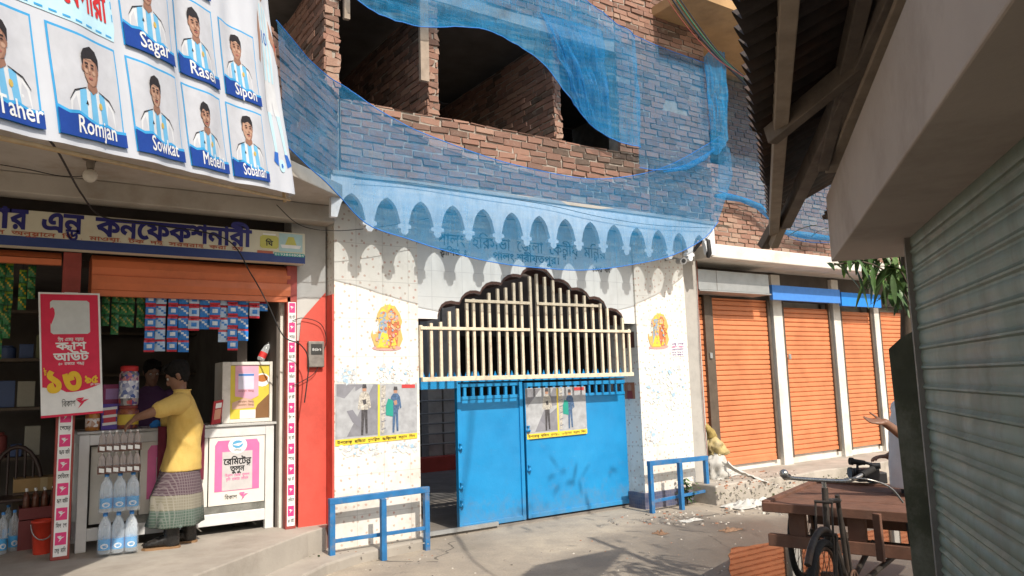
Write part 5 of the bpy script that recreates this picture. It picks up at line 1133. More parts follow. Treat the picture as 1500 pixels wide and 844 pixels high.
cable('thin brown wire hanging down the concrete post beside the shutters', [PY(x, y_, -.01) for x, y_ in ((1020, 372), (1022, 420), (1026, 520), (1032, 620), (1037, 670))], .005, flat('red_cable', (.25, .05, .03)))
# electric meter on the red wall
mp_ = PY(461, 520, SH - .02); t = thing('electric_meter', 'small grey electric meter box screwed to the red wall', 'meter', (mp_.x, SH - .05, mp_.z - .13))
b = MB(); b.box((mp_.x - .085, SH - .08, mp_.z - .13), (mp_.x + .085, SH - .021, mp_.z + .14)); b.build('meter_case', mat('meter_grey', (.22, .20, .18), .6, .3, 12, .2), t, bevel=.012)
b = MB(); b.box((mp_.x - .06, SH - .084, mp_.z + .0), (mp_.x + .06, SH - .0795, mp_.z + .11)); b.text('৪৫৮২', (mp_.x, SH - .0855, mp_.z + .04), (1, 0, 0), (0, 0, 1), .03, 1, align='C'); b.build('meter_window', [mat('meter_glass', (.05, .05, .05), .15, .2), M_WHITE], t)
cable('loose thin wire hanging from the meter down the red wall', [PY(x, y_, SH - .06) for x, y_ in ((428, 470), (445, 466), (470, 475), (478, 500), (470, 520), (462, 545), (440, 560), (428, 565))], .004)
# ------------------------------------------------------------------ papers on the gatehouse
PAP = [mat('paper_grey', (.22, .22, .245), .5, .22, 9, 0), mat('paper_pale', (.38, .39, .41), .5, .22, 11, 0), flat('notice_yellow', (.75, .55, .05)), M_BLACK, mat('figure_dark', (.075, .07, .075), .5, .6, 50, 0), mat('figure_pale', (.46, .43, .38), .5, .6, 60, 0), flat('cloth_green', (.02, .28, .22)), mat('denim_print', (.07, .13, .24), .5, .5, 50, 0), flat('skin_print', (.40, .22, .15)), flat('print_shadow', (.20, .20, .23)), flat('notice_red', (.5, .05, .05))]
def notice(name, label, F_, par=None):
    """two stills side by side over a yellow strip of writing; F_(a, c, k) maps the sheet"""
    b = MB(); b.grid(lambda a, c: F_(a, c, 0), 8, 8, 1, smooth=True); o = b.build(name, PAP, par)
    b = MB(); L = lambda k: (lambda a, c: F_(a, c, k))
    b.poly([(.015, .13), (.50, .13), (.50, .985), (.015, .985)], L(.002), 0); b.poly([(.53, .13), (.985, .13), (.985, .985), (.53, .985)], L(.002), 1)
    b.poly([(.0, .0), (1, .0), (1, .10), (0, .10)], L(.003), 2); b.poly([(.503, .1), (.527, .1), (.527, .985), (.503, .985)], L(.003), 2)
    b.poly([(.015, .13), (.13, .13), (.45, .985), (.25, .985), (.015, .62)], L(.0025), 1)
    b.poly([(.13, .55), (.20, .57), (.30, .36), (.36, .30), (.30, .26), (.20, .36)], L(.003), 9)
    for px_, m_t, m_l, sc in ((.34, 5, 4, 1.0), (.72, 7, 7, .95)):
        f = lambda pts, m, k: b.poly([(px_ + x * sc * .5, .14 + y * sc) for x, y in pts], L(k), m)
        f([(-.08, .0), (-.03, .0), (.0, .36), (.03, .02), (.08, .02), (.07, .44), (-.07, .44)], m_l, .004)
        f([(-.09, .42), (.09, .42), (.12, .66), (.06, .72), (-.06, .72), (-.12, .66)], m_t, .0045)
        f([(-.12, .66), (-.16, .44), (-.12, .42), (-.08, .6)], m_t, .0048); f([(.12, .66), (.16, .46), (.12, .43), (.08, .6)], m_t, .0048)
        f([(-.045, .73), (.045, .73), (.05, .80), (-.05, .80)], 8, .005); f([(-.055, .78), (.055, .78), (.04, .85), (-.04, .85)], 4, .0055)
        f([(-.02, .5), (.05, .52), (.03, .6), (-.05, .58)], 4 if m_t == 5 else 8, .005)
    b.poly([(.60, .45), (.69, .42), (.69, .70), (.63, .74), (.60, .62)], L(.006), 6); b.poly([(.54, .14), (.58, .14), (.60, .97), (.545, .97)], L(.003), 5)
    for i in range(6): b.poly([(.545, .2 + i * .13), (.60, .22 + i * .13), (.60, .24 + i * .13), (.545, .22 + i * .13)], L(.004), 9)
    b.poly([(.80, .92), (.97, .92), (.97, .985), (.80, .985)], L(.004), 10)
    b.text('উপরোক্ত ছবিতে প্রদর্শিত ব্যক্তিদের সন্ধান দিন', (.02, .03), None, None, .045, 3, width=.95, off=.01, fn=L(.005))
    b.build('printed_stills', PAP, o); return tag(o, label, 'poster')
def quadF(pts, y):
    q_ = [PY(*p, y) for p in pts]      # bottom-left, bottom-right, top-right, top-left
    return lambda a, c, k=0.0: q_[0].lerp(q_[1], a).lerp(q_[3].lerp(q_[2], a), c) + Vector((0, -k - .006 * abs(noise.noise(Vector((a * 2.2, c * 2.2, y * 9)))), 0))
notice('wanted_poster', 'printed notice with two street stills above a yellow strip, on the left tiled pillar', quadF([(491, 654), (611, 642), (611, 562), (491, 562)], -.004))
notice('wanted_poster', 'printed notice with two street stills pasted on the blue right door leaf', quadF([(772, 644), (860, 635), (857, 566), (769, 569)], .290))
# torn remains of old bills
def scraps(label, regions, y, n, seed):
    rnd = random.Random(seed); b = MB()
    for (x0_, y0_, x1_, y1_) in regions:
        for i in range(n):
            cx_, cy_ = rnd.uniform(x0_, x1_), rnd.uniform(y0_, y1_); s_ = rnd.uniform(.8, 4.2); k = rnd.randint(5, 9); pts = []
            for j in range(k): r_ = s_ * rnd.uniform(.35, 1.2); pts.append(PY(cx_ + r_ * math.cos(6.283 * j / k), cy_ + r_ * 1.1 * math.sin(6.283 * j / k), y - .00006 * i))
            b.add(pts, [tuple(range(k))[::-1]], rnd.choice((0, 0, 1, 2, 3, 0)))
    return tag(b.build('torn_paper', [flat('scrap_white', (.66, .66, .65)), flat('scrap_blue', (.34, .48, .60)), flat('scrap_pale_blue', (.52, .60, .66)), flat('scrap_grey', (.50, .50, .50))]), label, 'paper', kind='stuff')
scraps('torn white and blue scraps of old bills around the notice on the left pillar', [(495, 538, 520, 562), (556, 536, 605, 562), (500, 652, 560, 668), (575, 650, 610, 662)], -.004, 60, 3)
scraps('torn white and blue scraps of old bills on the right pillar', [(948, 535, 1003, 600), (945, 620, 965, 650)], -.004, 70, 5)
def shrine_sticker(label, pts, y):
    F_ = quadF(pts, y); b = MB(); L = lambda k: (lambda a, c: F_(a, c, k)); el = lambda x, y_, rx, ry, n=16: [(x + rx * math.cos(6.283 * i / n), y_ + ry * math.sin(6.283 * i / n)) for i in range(n)]
    b.poly(el(.50, .06, .46, .06), L(.001), 3)
    b.poly([(.12, .10), (.05, .45), (.0, .34), (.18, .05), (.88, .05), (1, .25), (.92, .5), (.98, .62), (.90, .80), (.75, .96), (.52, 1.0), (.30, .93), (.20, .80), (.26, .55), (.16, .30)], L(.002), 0)
    b.poly([(.22, .10), (.46, .08), (.50, .55), (.44, .72), (.30, .72), (.24, .5)], L(.003), 1); b.poly([(.50, .08), (.82, .10), (.86, .40), (.74, .70), (.58, .72), (.52, .5)], L(.003), 2)
    b.poly([(.20, .08), (.60, .07), (.52, .36), (.34, .40)], L(.004), 4); b.poly([(.62, .10), (.80, .12), (.72, .30)], L(.0045), 4)
    b.poly(el(.38, .78, .10, .07), L(.005), 1); b.poly(el(.62, .76, .10, .075), L(.005), 5); b.poly([(.26, .82), (.36, .92), (.50, .84), (.44, .84), (.36, .85)], L(.006), 4); b.poly([(.5, .80), (.6, .86), (.74, .78), (.72, .68), (.78, .80), (.62, .92)], L(.006), 2)
    b.poly([(.28, .60), (.60, .62), (.60, .66), (.28, .64)], L(.006), 1); b.poly([(.6, .52), (.74, .44), (.76, .48), (.62, .58)], L(.006), 5); b.poly([(.40, .92), (.44, 1.02), (.50, .93), (.60, 1.03), (.62, .93), (.74, .98), (.66, .88), (.4, .88)], L(.0025), 4)
    rr = random.Random(int(pts[0][0]))
    for i in range(90):
        x_, y2 = .14 + .74 * rr.random(), .08 + .84 * rr.random(); w_ = rr.uniform(.012, .05)
        if (x_ - .5) ** 2 / .18 + (y2 - .5) ** 2 / .24 > 1: continue
        b.poly(el(x_, y2, w_, w_ * rr.uniform(.3, 1.1), 6), L(.007 + i * .00003), (3, 0, 4, 2, 1, 0, 5)[i % 7])
    o = b.build('pillar_sticker', [flat('sticker_gold', (.58, .38, .12)), flat('sticker_blue_grey', (.26, .34, .42)), flat('sticker_red', (.50, .15, .07)), flat('sticker_rose', (.55, .30, .28)), flat('sticker_yellow', (.75, .52, .06)), flat('sticker_skin', (.62, .40, .26))])
    return tag(o, label, 'sticker')
shrine_sticker('gold and red sticker of two robed figures on the left tiled pillar', [(543, 514), (590, 514), (590, 446), (543, 446)], -.003)
shrine_sticker('gold and red sticker of two robed figures on the right tiled pillar', [(949, 512), (980, 511), (979, 459), (949, 459)], -.003)
F_ = lambda a, c, k=0.: Vector((7.068 - k, .30 - .2 * a + .0, PY(932, 584, .2).z + (PY(932, 560, .2).z - PY(932, 584, .2).z) * c))
b = MB(); b.poly([(0, 0), (1, 0), (1, 1), (0, 1)], F_, 0); b.poly([(.2, .0), (.8, 0), (.75, .5), (.25, .5)], lambda a, c: F_(a, c, .001), 1); b.poly([(.35, .5), (.65, .5), (.7, .8), (.5, .92), (.3, .8)], lambda a, c: F_(a, c, .002), 2)
tag(b.build('portrait_print', [flat('print_ochre', (.35, .13, .06)), flat('print_dark_red', (.25, .04, .03)), flat('skin_print', (.40, .22, .15))]), 'small ochre portrait print on the inner side of the right pillar', 'picture')
F_ = lambda a, c, k=0.: Vector((7.068 - k, .26 - .2 * a, PY(932, 510, .2).z + (PY(932, 487, .2).z - PY(932, 510, .2).z) * c))
b = MB(); b.poly([(0, 0), (1, 0), (1, 1), (0, 1)], F_, 0); b.poly([(.2, .1), (.7, .2), (.8, .7), (.3, .8)], lambda a, c: F_(a, c, .001), 1)
tag(b.build('portrait_print', [flat('print_brown', (.12, .06, .05)), flat('print_maroon', (.25, .07, .06))]), 'dark faded print beside the end of the cream grille', 'picture')
F_ = quadF([(983, 523), (1003, 522), (1003, 500), (983, 501)], -.004)
b = MB(); b.grid(lambda a, c: F_(a, c), 4, 4, 0)
for i in range(5): b.text(('ভর্তি চলছে', 'কোচিং সেন্টার', 'যোগাযোগ', '০১৭১২', 'পালং')[i], (.06, .78 - i * .18), None, None, .12, 1 if i != 1 else 2, width=.85, off=.02, fn=lambda a, c: F_(a, c, .002))
tag(b.build('small_notice', [flat('scrap_white', (.66, .66, .65)), flat('notice_purple', (.20, .12, .28)), flat('notice_pink', (.6, .12, .3))]), 'small white paper notice with purple lines on the right pillar', 'notice')
# security camera on the cornice
c = PY(997, 382, -.32); t = thing('security_camera', 'small grey bullet camera under the right end of the scalloped cornice', 'camera', tuple(c + Vector((0, .3, .05))))
b = MB(); b.tube([c + Vector((.02, .06, .0)), c + Vector((-.06, -.10, -.02))], .042, 12); b.tube([c + Vector((-.055, -.09, -.018)), c + Vector((-.07, -.12, -.024))], [.048, .05], 12); b.build('camera_body', mat('grey_housing', (.30, .30, .30), .4, .1), t, bevel=.003)
b = MB(); b.tube([c + Vector((-.071, -.122, -.024)), c + Vector((-.0725, -.125, -.0245))], .03, 12); b.build('lens', M_BLACK, t)
b = MB(); b.tube([c + Vector((.02, .05, .03)), c + Vector((.04, .15, .06)), c + Vector((.04, .32, .06))], .015, 7); b.build('bracket', M_GALV, t)
b = MB(); p = PY(1032, 355, -.42); b.tube([p + Vector((-.12, .1, -.12)), p + Vector((-.02, 0, .06)), p + Vector((.04, -.02, .02)), p + Vector((.05, -.02, -.16)), p + Vector((.04, -.01, -.22))], [.02, .03, .04, .045, .02], 8); tag(b.build('black_rag', M_CABLE), 'black rag hooked on the right end of the cornice', 'rag')
# ------------------------------------------------------------------ rubbish by the right pillar
def sack(name, label, c, r, h, m, seed, lean=(0, 0)):
    b = MB(); rs = [(.9, 0), (1.12, .10), (1.1, .35), (1.0, .6), (.72, .8), (.4, .93), (.2, 1.0)]
    b.loft([((c[0] + lean[0] * z, c[1] + lean[1] * z, c[2] + h * z), (r * k, 0, 0), (0, r * k * .85, 0)) for k, z in [(lerp_path([Vector((a_, b_, 0)) for a_, b_ in rs], i / 16).x, lerp_path([Vector((a_, b_, 0)) for a_, b_ in rs], i / 16).y) for i in range(17)]], 30, fold=lambda s, th: .30 * noise.noise(Vector((math.cos(th) * 1.6, math.sin(th) * 1.6, s * 2.4 + seed))) + .22 - .75 * abs(noise.noise(Vector((math.cos(th) * 2.6, math.sin(th) * 2.6, s * 5 + seed)))) - .25 * abs(noise.noise(Vector((math.cos(th) * 7, math.sin(th) * 7, s * 14 + seed)))))
    return tag(b.build(name, m), label, 'sack')
M_SACKY = mat('yellowed_sack', (.42, .33, .15), .8, .2, 8, .4, 60, dirt=(.46, .43, .38)); M_SACKW = mat('white_sack', (.50, .49, .46), .75, .15, 8, .4, 60, dirt=(.45, .40, .32))
g_ = lambda px, py, y_: PY(px, py, y_)
p = g_(1050, 690, .05)
sack('rubbish_sack', 'white slumped rubbish sack lowest in the heap beside the concrete post', (p.x - .02, .03, .255), .15, .40, M_SACKW, 1)
sack('rubbish_sack', 'torn yellow sack lying on the white sack beside the concrete post', (p.x + .02, .05, .58), .15, .30, M_SACKY, 4, (-.1, 0))
sack('rubbish_sack', 'small dirty yellow bag on top of the heap beside the concrete post', (p.x - .07, .06, .82), .09, .26, mat('brown_yellow_bag', (.34, .25, .08), .8, .25, 9, .4), 9, (-.15, 0))
b = MB(); b.grid(lambda a, c: Vector((p.x - .05 + .46 * a + .03 * math.sin(c * 5), -.16 - .30 * a + (c - .5) * .10, .50 - .30 * a ** .7 + .035 * abs(noise.noise(Vector((a * 6, c * 4, 2)))) + .012 * math.sin(c * 9))), 24, 6, smooth=True); tag(b.build('plastic_bag', M_SACKW), 'twisted white plastic sheet trailing from the sacks over the kerb', 'plastic bag')
def litter(label, c, sx_, sy_, h, m, seed, name='plastic_sheet'):
    b = MB(); b.grid(lambda a, q_: Vector((c[0] + (a - .5) * sx_ * (1 + .5 * noise.noise(Vector((q_ * 3, seed, 1)))), c[1] + (q_ - .5) * sy_ * (1 + .5 * noise.noise(Vector((a * 3, seed, 5)))), c[2] + h * abs(noise.noise(Vector((a * 4.5 + seed, q_ * 4.5, seed)))) * (math.sin(math.pi * a) * math.sin(math.pi * q_)) ** .5 * 2.2 + .004)), 30, 22, smooth=True)
    return tag(b.build(name, m), label, 'litter')
p = PZ(1098, 741, 0.0); litter('crumpled white plastic sheet lying in the gutter below the kerb', (p.x, p.y, 0.01), .75, .36, .075, M_SACKW, 2)
p = PZ(1068, 696, .26); litter('crumpled white plastic on the pavement below the first shutter', (p.x, p.y, .262), .5, .3, .07, M_SACKW, 5)
p = PZ(1012, 763, 0); litter('flat pale paper scrap on the street before the right railing', (p.x, p.y, .002), .3, .14, .02, M_SACKW, 8, 'paper_scrap')
rnd = random.Random(4); b = MB()
def pebble(b, c, s_):
    c = Vector(c); k = [Vector((math.cos(i * 1.2566) * s_ * rnd.uniform(.6, 1.2), math.sin(i * 1.2566) * s_ * rnd.uniform(.6, 1.1), 0)) for i in range(5)]
    b.add([c + v for v in k] + [c + v * .5 + Vector((0, 0, s_ * rnd.uniform(.3, .7))) for v in k], [(0, 1, 6, 5), (1, 2, 7, 6), (2, 3, 8, 7), (3, 4, 9, 8), (4, 0, 5, 9), (5, 6, 7, 8, 9)], rnd.choice((0, 0, 1, 2, 3)))
for i in range(150): p = PZ(rnd.uniform(1045, 1165), rnd.uniform(690, 716), .262); pebble(b, (p.x, p.y, .258), rnd.uniform(.008, .032))
for i in range(150): p = PZ(rnd.gauss(990, 40), rnd.uniform(748, 770), .0); pebble(b, (p.x, p.y, -.003), rnd.uniform(.008, .03))
for i in range(170): p = PZ(rnd.uniform(480, 1180), rnd.uniform(765, 850), .0); pebble(b, (p.x, p.y, -.002), rnd.uniform(.004, .018))
for i in range(60): p = PZ(rnd.uniform(400, 640), rnd.uniform(795, 830), .0); pebble(b, (p.x, p.y, .098 if p.y > -.45 else 0), rnd.uniform(.005, .022))
for i in range(45): p = PZ(rnd.uniform(1055, 1150), rnd.uniform(738, 755), .0); pebble(b, (p.x, p.y, -.002), rnd.uniform(.012, .045))
tag(b.build('debris', [mat('debris_grey', (.24, .21, .18)), mat('debris_brick', (.30, .14, .08)), mat('debris_dark', (.09, .075, .06)), mat('debris_pale', (.48, .44, .38))]), 'scattered stones, brick chips and dry bits on the ground by the gate', 'debris', kind='stuff')
for (px, py, lb) in ((1070, 777, 'brown crumpled leaf pile on the street before the gate'), (968, 782, 'curled dry leaf lying left of the brown leaf pile')):
    p = PZ(px, py, 0); litter(lb, (p.x, p.y, 0), .26 if px > 1000 else .14, .14, .03, mat('dry_leaf', (.22, .13, .08), .9, .3, 20), px, 'dry_leaves')
p = PZ(463, 802, .1); b = MB(); b.obox(p + Vector((0, 0, .03)), (.11, .02, 0), (-.01, .05, 0), (0, 0, .02)); b.tube([p + Vector((-.05, -.04, .05)), p + Vector((0, 0, .09)), p + Vector((.0, .06, .05))], .012, 6); tag(b.build('sandal', flat('dark_sandal', (.10, .035, .03)), bevel=.01), 'old dark sandal lying on the low step by the red wall', 'sandal')
def leafy(b, base, n, h, spread, size, m=0, seed=0):
    r_ = random.Random(seed)
    for i in range(n):
        d = Vector((r_.uniform(-1, 1) * spread, r_.uniform(-1, 1) * spread, h * r_.uniform(.15, 1))); p = Vector(base) + d
        a_ = Vector((r_.uniform(-1, 1), r_.uniform(-1, 1), r_.uniform(-.6, .5))).normalized(); s_ = a_.cross(Vector((0, 0, 1))).normalized() * size * r_.uniform(.22, .36); l = a_ * size * r_.uniform(.7, 1.2); dn = Vector((0, 0, -size * .18))
        b.add([p, p + l * .35 + s_, p + l * .75 + s_ * .6 + dn * .4, p + l + dn, p + l * .75 - s_ * .6 + dn * .4, p + l * .35 - s_], [(0, 1, 2, 3), (0, 3, 4, 5)], m)
M_LEAF = mat('leaf_green', (.055, .115, .028), .5, .3, 12, .1, spec=.5); M_LEAF2 = mat('leaf_pale_green', (.10, .19, .04), .5, .3, 12, .1)
p = PY(1012, 740, -.2); t = thing('weed', 'small green weed growing behind the right railing', 'plant', (p.x, -.15, 0)); b = MB(); leafy(b, (p.x, -.15, 0), 70, .36, .10, .08, 0, 3); b.build('leaves', M_LEAF, t); b = MB()
for i in range(5): b.tube([(p.x, -.15, 0), (p.x + random.uniform(-.08, .08), -.15 + random.uniform(-.08, .06), .3)], .005, 5)
b.build('stem', M_MOSS, t)
mg = PZ(468, 830, 0); b = MB(); leafy(b, (mg.x, mg.y + .04, 0), 60, .10, .12, .05, 0, 14); tag(b.build('weed_tuft', M_LEAF), 'low green tuft growing at the foot of the shop step', 'plant')
mg = PZ(1080, 742, .0); b = MB()
for i in range(9): leafy(b, (8.0 + i * .33, -.47 - .012 * i, .0), 16, .2, .10, .045, 0, 30 + i)
tag(b.build('kerb_weeds', mat('dull_moss_green', (.075, .085, .03), .9, .3, 12)), 'dull green weeds and moss along the foot of the kerb by the shutters', 'weeds', kind='stuff')
# ------------------------------------------------------------------ puddle
def blob(cx_, cy_, pts, z):
    return [Vector((x, y_, z)) for x, y_ in pts]
wq = NT('puddle_water'); wq.base((.035, .026, .02)); wq.rough(.03); wq.b.inputs['Specular IOR Level'].default_value = 1.0; wq.b.inputs['IOR'].default_value = 1.5
wq.bump(wq.noise(7, 2), .015, .01)
pts = []
px_l = [(1066, 812), (1074, 803), (1092, 800), (1120, 796), (1160, 790), (1200, 786), (1240, 780), (1290, 776), (1340, 772), (1400, 776), (1420, 800), (1400, 840), (1330, 800), (1280, 800), (1240, 806), (1230, 830), (1225, 870), (1180, 900), (1120, 900), (1085, 880), (1072, 845)]
b = MB(); P_ = [PZ(x, y_, .006) for x, y_ in px_l]; Q_ = [lerp_path(P_ + [P_[0]], i / 90) for i in range(90)]
Q_ = [v + Vector((.03 * noise.noise(v * 6), .03 * noise.noise(v * 6 + Vector((5, 0, 0))), 0)) for v in Q_]
for v in Q_: v.z = .006
b.add(Q_, [tuple(range(90))[::-1]]); tag(b.build('puddle', wq.m), kind='structure')
# ------------------------------------------------------------------ cargo tricycle
TZb = .72; A_ = PZ(1125, 738, TZb); Bk = PZ(1197, 707, TZb); ax = (Bk - A_).normalized(); fr = PZ(1322, 748, TZb) - A_; fr = (fr - ax * fr.dot(ax)).normalized()
LB = (Bk - A_).length; WB = 1.25
M_BED = mat('reddish_planks', (.165, .078, .05), .75, .28, 7, .4, 40, dirt=(.12, .08, .06), dirt_amt=.6); M_BIKE = mat('grimy_bike_steel', (.07, .058, .05), .55, .35, 14, .4, 60, metal=.5, dirt=(.16, .09, .05))
tr = thing('cargo_tricycle', 'old pedal cargo tricycle with a flat reddish plank bed and curved handlebar', 'tricycle', tuple(Vector((A_.x, A_.y, 0))))
def TB(l, w, z): return A_ + ax * l + fr * w + Vector((0, 0, z - TZb))
b = MB(); nb = 7
for i in range(nb): b.obox(TB(LB * (i + .5) / nb, WB / 2, TZb - .018 + random.uniform(-.003, .003)), ax * LB / nb * .48, fr * WB / 2, (0, 0, .016))
b.build('bed_planks', M_BED, tr, bevel=.003)
b = MB(); b.obox(TB(-.02, WB / 2, TZb - .02), ax * .03, fr * (WB / 2 + .03), (0, 0, .034)); b.obox(TB(LB + .02, WB / 2, TZb - .02), ax * .03, fr * (WB / 2 + .03), (0, 0, .034)); b.obox(TB(LB / 2, -.02, TZb - .02), ax * LB / 2, fr * .03, (0, 0, .042)); b.obox(TB(LB / 2, WB + .0, TZb - .02), ax * LB / 2, fr * .03, (0, 0, .042)); b.build('bed_rim', M_BED, tr, bevel=.005)
b = MB(); b.obox(TB(.03, WB / 2, TZb - .27), ax * .025, fr * (WB / 2 + .02), (0, 0, .045)); b.obox(TB(LB * .8, WB / 2, TZb - .27), ax * .025, fr * (WB / 2 + .02), (0, 0, .045)); b.build('lower_beam', M_BED, tr, bevel=.005)
for l in (.05, LB * .8):
    for w in (.2, .62, 1.05): b = MB(); b.obox(TB(l, w, TZb - .145), ax * .03, fr * .06, (0, 0, .08)); b.build('bed_block', M_BED, tr, bevel=.004)
def wheel(c, r, d, nm='wheel'):
    """c centre, d axle direction"""
    d = Vector(d).normalized(); u = d.orthogonal().normalized(); u = Vector((0, 0, 1)); v = d.cross(u).normalized(); c = Vector(c)
    ring = lambda rr, n=36: [c + (u * math.cos(6.28318 * i / n) + v * math.sin(6.28318 * i / n)) * rr for i in range(n + 1)]
    b = MB(); b.tube(ring(r - .022), .024, 8, cap=False); o = b.build(nm, M_RUBBER, tr)
    b = MB(); b.tube(ring(r - .055), .012, 6, cap=False); b.build('rim', M_RUST, o)
    b = MB(); b.tube([c - d * .05, c + d * .05], .022, 8)
    for i in range(28): a_ = 6.28318 * i / 28; e = u * math.cos(a_ + .2 * (-1) ** i) + v * math.sin(a_ + .2 * (-1) ** i); f = u * math.cos(a_) + v * math.sin(a_); b.tube([c + d * .035 * (-1) ** i + e * .02, c + f * (r - .055)], .0022, 4)
    b.build('spokes', M_RUST, o)
fw_ = PD(1204, 858, 4.45); hb = PD(1205, 702, 4.75)
fwc = Vector((hb.x - ax.x * .13, hb.y - ax.y * .13, .345)); wheel(fwc, .345, fr)
wheel(TB(LB * .55, .02, .35), .35, fr); wheel(TB(LB * .55, WB - .08, .35), .35, fr)
b = MB(); b.tube([TB(LB * .55, .0, .35), TB(LB * .55, WB - .05, .35)], .022, 8); b.tube([TB(LB * .55, .1, .35), TB(LB * .55, .1, TZb - .3)], .02, 7); b.tube([TB(LB * .55, WB - .2, .35), TB(LB * .55, WB - .2, TZb - .3)], .02, 7); b.build('axle', M_BIKE, tr)
hd = Vector((hb.x, hb.y, 0)); H_ = lambda l, w, z: hd + ax * l + fr * w + Vector((0, 0, z))
b = MB(); b.tube([H_(0, 0, .62), H_(.03, 0, .98)], .02, 10); b.tube([H_(.02, 0, .90), H_(.34, .0, .86)], .016, 8); b.tube([H_(.01, 0, .72), H_(.42, 0, .30)], .017, 8); b.tube([H_(.42, 0, .30), H_(.30, 0, .90)], .016, 8); b.tube([H_(.42, 0, .30), TB(LB * .55, WB * .45, .36)], .02, 8); b.tube([H_(.30, 0, .84), H_(.46, .0, .55), H_(.50, 0, .33)], .011, 7); b.tube([H_(.42, .05, .30), H_(1.2, .12, .34)], .02, 7); b.build('frame', M_BIKE, tr)
b = MB()
for s_ in (-.055, .055): b.tube([H_(-.0, s_, .70), H_(-.05, s_, .58), H_(-.13, s_, .345)], .012, 7); b.tube([H_(-.02, s_ * .9, .90), H_(-.06, s_ * .9, .62), H_(-.13, s_, .345)], .007, 6)
b.tube([H_(-.01, -.06, .70), H_(-.01, .06, .70)], .014, 7); b.tube([H_(-.02, -.055, .90), H_(-.02, .055, .90)], .01, 6); b.build('fork', M_BIKE, tr)
b = MB(); b.tube([H_(-.13 + .40 * math.cos(a), 0, .345 + .40 * math.sin(a)) for a in [R(10) + R(130) * i / 14 for i in range(15)]], .022, 6); b.build('mudguard', M_BIKE, tr)
b = MB(); b.tube([H_(.03, 0, .96), H_(.02, 0, 1.03)], .014, 8); hp = [H_(.16, -.28, 1.02), H_(.05, -.25, 1.03), H_(.02, -.12, 1.03), H_(.02, .10, 1.03), H_(.04, .17, 1.04), H_(.13, .22, 1.07)]
b.tube([lerp_path(hp, i / 24) for i in range(25)], .0125, 8); b.tube([lerp_path([H_(.05, -.22, 1.0), H_(.16, -.26, .98)], i / 4) for i in range(5)], .006, 6); b.tube([lerp_path([H_(.04, .12, 1.04), H_(.02, .24, 1.05), H_(.10, .36, 1.0), H_(.16, .42, .90)], i / 12) for i in range(13)], .006, 6); b.build('handlebar', M_CHROME, tr)
for ga, gb in ((H_(.13, -.277, 1.022), H_(.24, -.29, 1.012)), (H_(.11, .21, 1.062), H_(.21, .255, 1.09))): b = MB(); b.tube([ga, gb], [.02, .021], 9); b.build('grip', M_RUBBER, tr)
b = MB(); b.ball(H_(.0, -.24, 1.06), .03, 10); b.build('bell', M_CHROME, tr)
b = MB(); cc_ = H_(.42, .03, .30); b.tube([cc_ + (ax * math.cos(a) + Vector((0, 0, 1)) * math.sin(a)) * .095 for a in [6.2832 * i / 24 for i in range(25)]], .009, 6, cap=False)
for i in range(5): b.tube([cc_, cc_ + (ax * math.cos(i * 1.2566) + Vector((0, 0, 1)) * math.sin(i * 1.2566)) * .095], .007, 5)
b.build('chainring', M_RUST, tr)
for s_, g2 in ((.07, 1), (-.07, -1)):
    b = MB(); e = cc_ + fr * s_ + (ax * .8 * g2 + Vector((0, 0, -.5 * g2))) * .17; b.tube([cc_ + fr * s_ * .6, e], .010, 6); b.obox(e + fr * (.05 if s_ > 0 else -.05), ax * .03, fr * .045, (0, 0, .014)); b.build('pedal', M_RUST, tr)
b = MB(); b.tube([H_(.36, 0, .88), H_(.38, 0, .96)], .012, 7); b.loft([(H_(.24, 0, .985), fr * .025, (0, 0, .02)), (H_(.32, 0, .99), fr * .035, (0, 0, .025)), (H_(.42, 0, .99), fr * .09, (0, 0, .035)), (H_(.50, 0, 1.0), fr * .10, (0, 0, .03)), (H_(.53, 0, 1.0), fr * .06, (0, 0, .015))], 14)
# the saddle is hidden behind the slab of the bed in this trike: low plank seat instead
p1, p2 = PD(1284, 752, 4.7), PD(1291, 822, 4.7); b = MB(); b.beam(p1, p2, .05, .025, up=(1, 0, 0)); tag(b.build('wooden_prop', M_BED, bevel=.004), 'splintered wooden prop standing under the front edge of the plank bed', 'prop')
# ------------------------------------------------------------------ video camera on the bed
vb = PZ(1276, 712, TZb); vx = (_r - Vector((0, 0, _r.z))).normalized(); vy = Vector((-vx.y, vx.x, 0)); vk = (vb - CAM).length / F_PX
V_ = lambda a, d, z: vb + vx * a * vk + vy * d * vk + Vector((0, 0, z * vk + .006))
vc = thing('video_camera', 'black shoulder video camera with a top handle standing on the plank bed', 'video camera', tuple(vb)); MV = mat('camera_black', (.02, .02, .022), .45, .2, 20, .1)
b = MB(); b.obox(V_(0, 12, 12), vx * 14 * vk, vy * 10 * vk, (0, 0, 8 * vk)); b.obox(V_(14, 12, 8), vx * 10 * vk, vy * 8 * vk, (0, 0, 7 * vk)); b.build('camera_body', MV, vc, bevel=.006)
b = MB(); b.tube([V_(-12, 12, 14), V_(-19, 10, 15)], 6.5 * vk, 12); b.tube([V_(-19, 10, 15), V_(-22, 10, 15)], 7.5 * vk, 12); b.build('lens_barrel', MV, vc)
b = MB(); b.tube([V_(-10, 12, 20), V_(-10, 12, 25), V_(0, 12, 27), V_(14, 12, 24), V_(14, 12, 15)], 2 * vk, 8); b.build('handle', MV, vc)
b = MB(); b.tube([V_(-20, 11, 30), V_(0, 12, 27)], [4 * vk, 3 * vk], 10); b.tube([V_(-20, 11, 30), V_(-16, 11, 29.5)], 5 * vk, 10); b.build('microphone', flat('foam_black', (.015, .015, .015), .95), vc)
b = MB(); b.tube([V_(6, 12, 23), V_(18, 8, 23)], 4 * vk, 10); b.build('viewfinder', MV, vc)
